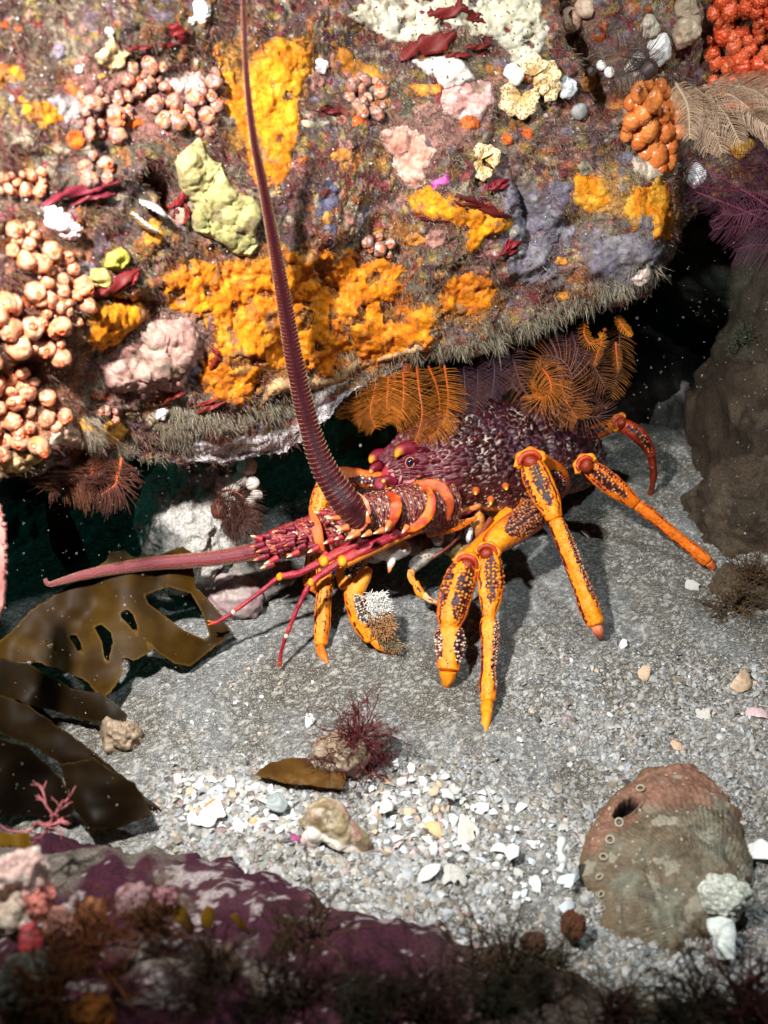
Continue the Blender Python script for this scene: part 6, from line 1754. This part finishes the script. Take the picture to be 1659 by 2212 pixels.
ro = np.interp(A_, np.concatenate([oa - 2 * math.pi, oa, oa + 2 * math.pi]), np.tile(orr, 3))
for _ in range(6): ro = (np.roll(ro, 1) + ro + np.roll(ro, -1)) / 3
ro = ro * (1 + .035 * fbm(np.stack([np.cos(A_) * 3, np.sin(A_) * 3, 0 * A_], -1), 1.6, 4, 419))
rho = np.linspace(0.003, 1, nr_)
x = oc[0] + rho[:, None] * ro[None] * np.cos(A_)[None]; y = oc[1] + rho[:, None] * ro[None] * np.sin(A_)[None]
H = .020 * np.clip(1 - rho ** 2.2, 0, 1) ** .62
zz = oc[2] - .004 + np.repeat(H[:, None], na_, 1) * (1 + .12 * np.cos(A_ + .9))[None]
X = np.stack([x, y, zz], -1)
apex = on_sand(np.array([1555.0]), np.array([1955.0]), .018)[0]
da = np.hypot(x - apex[0], y - apex[1]); aa = np.arctan2(y - apex[1], x - apex[0])
wv = fbm(X, 60, 3, 401)
rib = (np.sin(da * 900 + 6 * wv) * .00022 + np.sin(aa * 130 + 3 * wv) * .00025) * (.4 + sstep(fbm(X, 35, 3, 404), -.2, .4)) + .0016 * np.sin(da * 150 + 3 * fbm(X, 30, 2, 403)) + .0022 * fbm(X, 60, 5, 405) + .0008 * fbm(X, 220, 3, 406)
swirl = np.exp(-(da / .016) ** 2)
X = X + np.stack([0 * x, 0 * x, rib + .004 * swirl], -1)
def hole_uv(u, v): return P(np.array([u * 1.0]), np.array([v * 1.0]), np.array([.55]))[0]
ux, vx, dx = proj(X)
slit = ((ux - 1353) * math.cos(.62) - (vx - 1746) * math.sin(.62)) / 36, ((ux - 1353) * math.sin(.62) + (vx - 1746) * math.cos(.62)) / 15
sl = np.hypot(slit[0], slit[1])
X = X - np.stack([0 * x, 0 * x, .014 * (1 - sstep(sl, .75, 1.0))], -1) + np.stack([0 * x, 0 * x, .0016 * np.exp(-((sl - 1.2) / .2) ** 2)], -1)
red = sstep(fbm(X, 24, 3, 407) + 1.3 * sstep(y - x * .2, oc[1] - oc[0] * .2 - .005, oc[1] - oc[0] * .2 + .045) - .35, 0, .5)
C = lerp(np.array([.165, .16, .12]), np.array([.13, .10, .065]), sstep(fbm(X, 45, 4, 409), -.3, .4)[..., None])
C = lerp(C, np.array([.21, .095, .062]), (red * .8)[..., None])
C = C * (1 + .18 * np.sin(da * 300 + 5 * wv) + .10 * np.sin(aa * 130 + 3 * wv))[..., None]
C = lerp(C, np.array([.10, .065, .03]), (sstep(rho, .86, 1)[:, None] * .6 * np.ones_like(x))[..., None])
C = lerp(C, np.array([.30, .28, .22]), (sstep(fbm(X, 90, 3, 411), .45, .6) * .7)[..., None])
f1, _, fi = worley(X, 260, 413)
dot = (f1 < .05 + .17 * fi) & (fi > .80)
C[dot] = (.42, .38, .29)
C[sl < .9] = (.012, .010, .010)  # slit floor painted near black for its shaded inside
X = X + np.stack([0 * x, 0 * x, .0006 * dot], -1)
ab = tag(obj('abalone', X.reshape(-1, 3), grid_faces(nr_, na_, True), mat('abalone_shell', rough=.75, spec=.3, var=.35, vscale=420, bump=.6, bscale=500), None, C.reshape(-1, 3)),
         'large grey and reddish domed abalone shell with a row of holes on the sand', 'abalone')
ABV = X.reshape(-1, 3)
AB = Surf(ABV, grid_faces(nr_, na_, True))
for (u, v, r) in [(1338, 1777, 9), (1318, 1815, 9), (1304, 1853, 8), (1297, 1897, 8), (1301, 1934, 7), (1384, 1705, 9), (1303, 1965, 6)]:
    p, n, ok = AB.hit([u], [v])
    if not ok[0]: continue
    n = norm(n[0] + np.array([0, 0, .6])); ax = basis(n); R = r / FPX * .55
    th = np.linspace(0, 2 * math.pi, 25)
    mb = MB()
    V, F = tube(p[0] + n * .0012 + R * (np.cos(th)[:, None] * ax[0] + np.sin(th)[:, None] * ax[1]), R * .30, 10, cap=False); mb.add(V, F, (.30, .26, .19))
    V, F = sphere(p[0], (R * .8, R * .8, R * .35), 8, 16, ax); mb.add(V, F, (.06, .045, .03))  # dark cap painted in for the shade inside the hole
    mb.obj('breathing_hole', M_SHELL, ab)
bn = AB.hit([1560], [1945])[0][0]
V, F = lump(bn + np.array([0, 0, .003]), (.0145, .012, .010), 60, 80, .34, None, 431, None, 5)
f1, _, _ = worley(V, 330, 5)
tag(obj('barnacle_lump', V + norm(V - bn) * (.0012 * (.6 - f1))[:, None], F, M_ROCK, None, lerp(np.array([.74, .75, .68]), np.array([.50, .54, .46]), sstep(f1, .3, .7)[:, None])), 'white crusty lump on the lower right of the abalone', 'barnacle')
V, F, _c = seg_mesh([(1556, 1985, .545), (1562, 2030, .535), (1568, 2075, .53)], [58, 62, 54, 40], base=(np.array([.40, .48, .46]), np.array([.62, .67, .64])), seed=41, flat=.28, n=50, m=40)
V = V + norm(V - V.mean(0)) * (.0022 * fbm(V, 90, 4, 3))[:, None]
tag(obj('shell_fragment', V, F, M_SHELL, None, _c), 'tall pale blue white shell piece standing below the crusty lump', 'shell')

# ---------------------------------------------------------------- shells on the sand
def valve_mesh(name, col, cols2, cup=.5, ribs=0, spanx=1.0, arc_=1.25, seed=0, jag=.1, thick=.06):
    rs = np.random.default_rng(seed)
    r = np.linspace(.02, 1, 14); th = np.linspace(-arc_ * 1.15, arc_ * 1.15, 30)
    R, T = np.meshgrid(r, th, indexing='ij')
    ed = 1 + jag * fbm(np.stack([T * 2, 0 * T + seed, 0 * T], -1), 1.2, 3, seed)
    Xl = R * ed * np.cos(T) - .45; Yl = spanx * R * ed * np.sin(T)
    Zl = cup * (1 - (Xl ** 2 + Yl ** 2)) - cup * .3 + (.02 * np.sin(T * ribs) * R if ribs else 0) + .04 * fbm(np.stack([Xl, Yl, 0 * Xl + seed], -1), 3, 3, seed)
    V = np.stack([Xl, Yl, Zl], -1).reshape(-1, 3)
    n_ = len(V); F = grid_faces(14, 30)
    V2 = V - np.array([0, 0, thick])
    bd = np.concatenate([np.arange(0, 30), np.arange(29, 14 * 30, 30)[1:], np.arange(14 * 30 - 1, 13 * 30 - 1, -1)[1:], np.arange(13 * 30, -1, -30)[1:-1]])
    b2 = np.roll(bd, -1)
    Fs = np.vstack([F, F[:, ::-1] + n_, np.stack([bd, bd + n_, b2 + n_, b2], -1)])
    C = lerp(np.array(col), np.array(cols2), sstep(np.sin(R * 22 + 2 * fbm(np.stack([Xl, Yl, 0 * Xl], -1), 2, 2, seed)), -.2, .8).reshape(-1, 1) * .8)
    me = make_mesh(name, np.vstack([V, V2]), Fs, np.vstack([C, C * .95])); me.materials.append(M_SHELL)
    return me
def put_shell(me, u, v, size, name, label, cat='shell', group=None, tilt=.5, lift=.25, roll=None, stretch=1.0, rs=np.random.default_rng(77)):
    p = on_sand(np.array([float(u)]), np.array([float(v)]))[0]
    S = size / FPX * float((p - CAM) @ FWD)
    o = bpy.data.objects.new(name, me); COL.objects.link(o)
    nz = norm(np.array([0, 0, 1.0]) + tilt * rs.normal(size=3) * .6 + np.array([0, -.25, 0]))
    B = basis(nz, rs.uniform(0, 6.28) if roll is None else roll)
    from mathutils import Matrix
    o.rotation_euler = Matrix(B.T.tolist()).to_euler()
    o.location = p + np.array([0, 0, S * lift]); o.scale = (S * stretch, S, S * rs.uniform(.8, 1.2))
    return tag(o, label, cat, group)
W1, W2 = (.78, .79, .78), (.64, .67, .68)
VM = {'white': valve_mesh('white_valve', W1, W2, .55, 0, .8, 1.25, 1), 'curl': valve_mesh('curled_valve', (.74, .75, .73), (.64, .68, .66), 1.0, 0, .45, 1.0, 2, .2), 'cockle': valve_mesh('ribbed_valve', (.62, .36, .16), (.72, .48, .26), .6, 34, 1.0, 1.3, 3, .03),
      'ribwhite': valve_mesh('ribbed_white_valve', W1, (.55, .58, .56), .6, 30, 1.0, 1.3, 4, .05), 'mussel': valve_mesh('mussel_valve', (.22, .25, .25), (.33, .37, .36), .7, 0, .5, 1.2, 5, .05), 'plate': valve_mesh('plate_fragment', (.66, .60, .52), (.72, .68, .62), .12, 0, .8, 1.25, 6, .3),
      'grey': valve_mesh('grey_fragment', (.40, .39, .36), (.52, .52, .48), .3, 0, .7, 1.25, 7, .3), 'tan': valve_mesh('tan_fragment', (.50, .34, .22), (.58, .43, .30), .35, 0, .8, 1.25, 8, .25), 'pink': valve_mesh('pink_fragment', (.60, .40, .42), (.68, .54, .54), .4, 0, .8, 1.25, 9, .2), 'blue': valve_mesh('bluish_fragment', (.52, .60, .68), (.66, .70, .74), .35, 0, .8, 1.25, 10, .2), 'striped': valve_mesh('striped_valve', (.55, .20, .02), (.16, .06, .02), .5, 26, .8, 1.25, 11, .1)}
for kind, u, v, s, lab in [
    ('mussel', 598, 1747, 40, 'blue grey mussel valve lying on the white shell drift'), ('striped', 462, 1743, 20, 'orange and brown striped shell at the left end of the drift'),
    ('plate', 454, 1768, 40, 'broad cream shell plate at the left end of the drift'), ('blue', 516, 1788, 20, 'bluish triangular shell piece below the cream plate'),
    ('cockle', 547, 1778, 13, 'small orange brown shell between the bluish piece and the mussel'), ('cockle', 936, 1794, 22, 'tan ribbed cockle beside the upright white valve'),
    ('curl', 957, 1742, 40, 'large upright curled white valve right of the encrusted whelk'), ('curl', 829, 1760, 34, 'white curled valve above the brown fragments'),
    ('ribwhite', 926, 1894, 28, 'white ribbed valve at the near edge of the sand'), ('curl', 1104, 1856, 34, 'white crescent shaped shell left of the abalone'), ('ribwhite', 1081, 1838, 18, 'small ribbed white valve just above the crescent'),
    ('plate', 1005, 1803, 38, 'pale angular shell piece right of the tan cockle'), ('white', 1037, 1751, 22, 'rounded white shell piece above the angular one'), ('grey', 980, 1897, 38, 'grey brown wedge of shell with a white rim at the near edge'),
    ('white', 1156, 1914, 22, 'white shell piece near the black rock left of the abalone'), ('blue', 1229, 1905, 22, 'pale blue shell piece touching the abalone side'), ('blue', 1223, 1966, 24, 'pale flat shell piece below the abalone side'),
    ('tan', 1462, 1617, 18, 'cream pebble like shell above the abalone'), ('grey', 1519, 1549, 22, 'large round greyish shell piece on the right sand'), ('white', 1639, 1850, 42, 'large white shell piece right of the abalone at the picture edge'),
    ('pink', 1633, 1549, 26, 'pinkish open shell at the right picture edge'), ('tan', 1390, 1462, 22, 'pinkish tan shell flake on the right sand'), ('grey', 1493, 1270, 22, 'flat grey shell piece left of the brown weed'),
    ('white', 1346, 1395, 14, 'bright white shell piece right of the third leg tip'), ('pink', 1263, 1156, 13, 'pale violet shell behind the third leg'), ('tan', 1600, 1480, 34, 'long reddish brown shell at the right edge of the sand'),
    ('white', 855, 1655, 14, 'white shell right of the bushy weed'), ('white', 668, 1560, 18, 'white shell piece left of the bushy weed'), ('curl', 885, 1665, 20, 'white and brown snail shell right of the tan stone'),
    ('pink', 835, 1722, 14, 'rose pink shell bit above the white curled valve'), ('blue', 722, 1418 + 280, 14, 'bluish shell bit at the right end of the kelp scrap'), ('white', 500, 1700, 18, 'white shell below the left tip of the kelp scrap')]:
    put_shell(VM[kind], u, v, s * 1.2, 'seashell', lab, roll={'mussel': 1.0}.get(kind))
# encrusted whelk and round pebble
mb = MB()
c = on_sand(718, 1785, .012)
V, F, _c = seg_mesh([(u_, v_, float((on_sand(np.array([u_ * 1.]), np.array([v_ * 1.]), l_)[0] - CAM) @ FWD)) for u_, v_, l_ in [(658, 1752, .012), (700, 1772, .013), (745, 1800, .009), (796, 1828, .004)]], [44, 92, 88, 66, 26], n=120, m=90, seed=71, flat=.8)
V = V + norm(V - c) * (.0022 * fbm(V, 110, 4, 7) + .0012 * (1 - 2 * np.abs(fbm(V, 60, 3, 8))))[:, None]
Cw = mottled(V, [(.22, .17, .09), (.13, .09, .05), (.28, .15, .13), (.36, .30, .21)], (90, 120, 150), 5)
uw, vw, _ = proj(V)
Cw = lerp(Cw, np.array([.70, .65, .58]), sstep(vw - (1775 + (uw - 660) * .50) + 9 * fbm(V, 160, 3, 9), 2, 14)[:, None] * .9)
tag(obj('whelk', V, F, M_SHELL, None, Cw), 'big encrusted conical whelk shell with a white base in the shell drift', 'shell')
V, F = lump(on_sand(672, 1812, .004), (.0065, .005, .006), 24, 34, .15, None, 72)
tag(obj('pebble', V, F, M_SHELL, None, (.68, .56, .52)), 'smooth pinkish white pebble below the whelk', 'pebble')
tw = catmull(P(np.array([1215, 1210, 1216, 1208]), np.array([1810, 1840, 1865, 1885]), np.array([.572, .568, .566, .563])), 24)
V, F = tube(tw, .0022 * (1 + .3 * np.sin(np.linspace(0, 14, 24))), 10)
tag(obj('coral_twig', V, F, M_SHELL, None, (.60, .66, .62)), 'pale knobbly twig standing on the sand left of the abalone', 'coral')

# smaller broken shells one can still count, by neighbourhood
AREA = [([(370, 1680), (545, 1690), (640, 1720), (640, 1800), (520, 1800), (400, 1770)], 100, 15, 'small white broken shell in the bright drift below the kelp scrap', 'broken shells in the bright drift', ('white', 'white', 'blue', 'ribwhite', 'plate', 'tan', 'grey', 'grey', 'pink', 'curl')),
        ([(780, 1690), (960, 1680), (1010, 1740), (1010, 1850), (820, 1850), (790, 1760)], 90, 15, 'broken shell in the mixed drift right of the encrusted whelk', 'broken shells right of the whelk', ('white', 'grey', 'blue', 'tan', 'plate', 'pink', 'curl', 'grey', 'white')),
        ([(1020, 1700), (1240, 1760), (1240, 1960), (1060, 1960), (980, 1870)], 70, 14, 'bluish white broken shell between the drift and the abalone', 'broken shells left of the abalone', ('blue', 'white', 'grey', 'curl')),
        ([(1120, 1420), (1659, 1420), (1659, 1640), (1300, 1660), (1120, 1640)], 60, 7.5, 'small pale shell chip on the gravel to the right of the straight front leg', 'shell chips right of the front leg', ('white', 'blue', 'grey', 'tan')),
        ([(560, 1420), (690, 1440), (690, 1620), (420, 1620), (350, 1560)], 24, 6, 'tiny pale shell chip on the smooth sand left of the bushy weed', 'shell chips left of the bushy weed', ('white', 'blue', 'tan'))]
for poly, n, size, lab, grp, kinds in AREA:
    for (u, v, r) in fill(poly, size, n, len(lab), .9):
        put_shell(VM[kinds[rng.integers(len(kinds))]], u, v, r, 'broken_shell', lab, 'shell', grp, tilt=.8)

# the uncountable grit
N_ = 260000
x = rng.uniform(-.36, .42, N_); y = rng.uniform(.27, .92, N_)
z = sand_z(x, y); G = np.stack([x, y, z], -1)
u, v, d = proj(G)
patch = fbm(G, 22, 3, 501) * .5 + .5; patch2 = fbm(G, 60, 2, 503) * .5 + .5
drift = sstep(v, 1600, 1690) * sstep(u, 300, 380) * (1 - sstep(u, 1000, 1150))
rightg = sstep(u, 1000, 1200) * sstep(v, 1330, 1480)
dens = .34 + .20 * sstep(patch, .45, .7) * sstep(v, 1150, 1500) + 1.1 * drift + .8 * rightg * sstep(patch, .3, .6) + .5 * sstep(v, 1560, 1700) * sstep(patch, .5, .7)
keep = rng.uniform(size=N_) < np.clip(dens, 0, 1) * .8
G, u, v, d, drift, rightg = G[keep], u[keep], v[keep], d[keep], drift[keep], rightg[keep]
n_ = len(G)
sz = (.00042 + .00050 * rng.exponential(size=n_)) * (.62 + 1.3 * drift + .8 * rightg)
sz = np.minimum(sz, .0046)
th = np.linspace(0, 2 * math.pi, 7)[:-1]
rim = np.stack([np.cos(th), np.sin(th), 0 * th], -1)[None] * rng.uniform(.65, 1.2, (n_, 6, 1)) * np.array([1, 1, 1])
rim = rim * np.stack([np.ones(n_), rng.uniform(.45, 1, n_), np.ones(n_)], -1)[:, None]
top_ = np.concatenate([np.zeros((n_, 1, 2)), np.full((n_, 1, 1), .42)], -1) + rng.normal(size=(n_, 1, 3)) * .08
local = np.concatenate([rim, top_], 1)
ang = rng.uniform(0, 6.28, n_); ca, sa = np.cos(ang), np.sin(ang)
nz = norm(np.array([0, -.1, 1.0]) + rng.normal(size=(n_, 3)) * .42)
tx = norm(np.cross(nz, np.stack([ca, sa, 0 * ca], -1))); ty = np.cross(nz, tx)
Xc = G[:, None] + sz[:, None, None] * (local[..., 0:1] * tx[:, None] + local[..., 1:2] * ty[:, None] + local[..., 2:3] * nz[:, None]) + np.array([0, 0, 1]) * (sz * .12)[:, None, None]
base = np.arange(n_)[:, None, None] * 7; j = np.arange(6)
F = (base + np.stack([j, (j + 1) % 6, np.full(6, 6)], -1)[None]).reshape(-1, 3)
pal = .56 * np.array([(.62, .62, .60), (.70, .71, .71), (.42, .40, .36), (.32, .30, .26), (.52, .56, .60), (.50, .42, .32), (.24, .21, .18), (.66, .60, .52), (.50, .34, .33), (.10, .09, .10)])
pr = np.array([.22, .20, .14, .10, .11, .07, .05, .06, .025, .025])
C = pal[rng.choice(len(pal), n_, p=pr)] * rng.uniform(.7, 1.1, (n_, 1))
tag(obj('shell_grit', Xc.reshape(-1, 3), F, M_SHELL, None, np.repeat(C, 7, 0), smooth=False), 'pale shell grit strewn over the sand', 'grit', None, 'stuff')

# specks drifting in the water
n_ = 650
u = np.concatenate([rng.uniform(0, 520, 300), rng.uniform(1300, 1659, 250), rng.uniform(0, 1659, 100)])
v = np.concatenate([rng.uniform(1000, 1800, 300), rng.uniform(520, 1400, 250), rng.uniform(900, 1500, 100)])
d = rng.uniform(.50, .70, n_)
keep = v < np.where(u < 760, 1900, 1900); c = P(u, v, d)[keep]
r = rng.uniform(.00008, .00026, len(c)) * np.where(rng.uniform(size=len(c)) < .06, 1.8, 1)
oct_ = np.array([(1, 0, 0), (-1, 0, 0), (0, 1, 0), (0, -1, 0), (0, 0, 1), (0, 0, -1)], float)
of = np.array([(0, 2, 4), (2, 1, 4), (1, 3, 4), (3, 0, 4), (2, 0, 5), (1, 2, 5), (3, 1, 5), (0, 3, 5)])
V = (c[:, None] + r[:, None, None] * oct_[None]).reshape(-1, 3)
F = (np.arange(len(c))[:, None, None] * 6 + of[None]).reshape(-1, 3)
tag(obj('drifting_specks', V, F, M_SNOW), 'fine pale specks drifting in the dark water', 'specks', None, 'stuff')
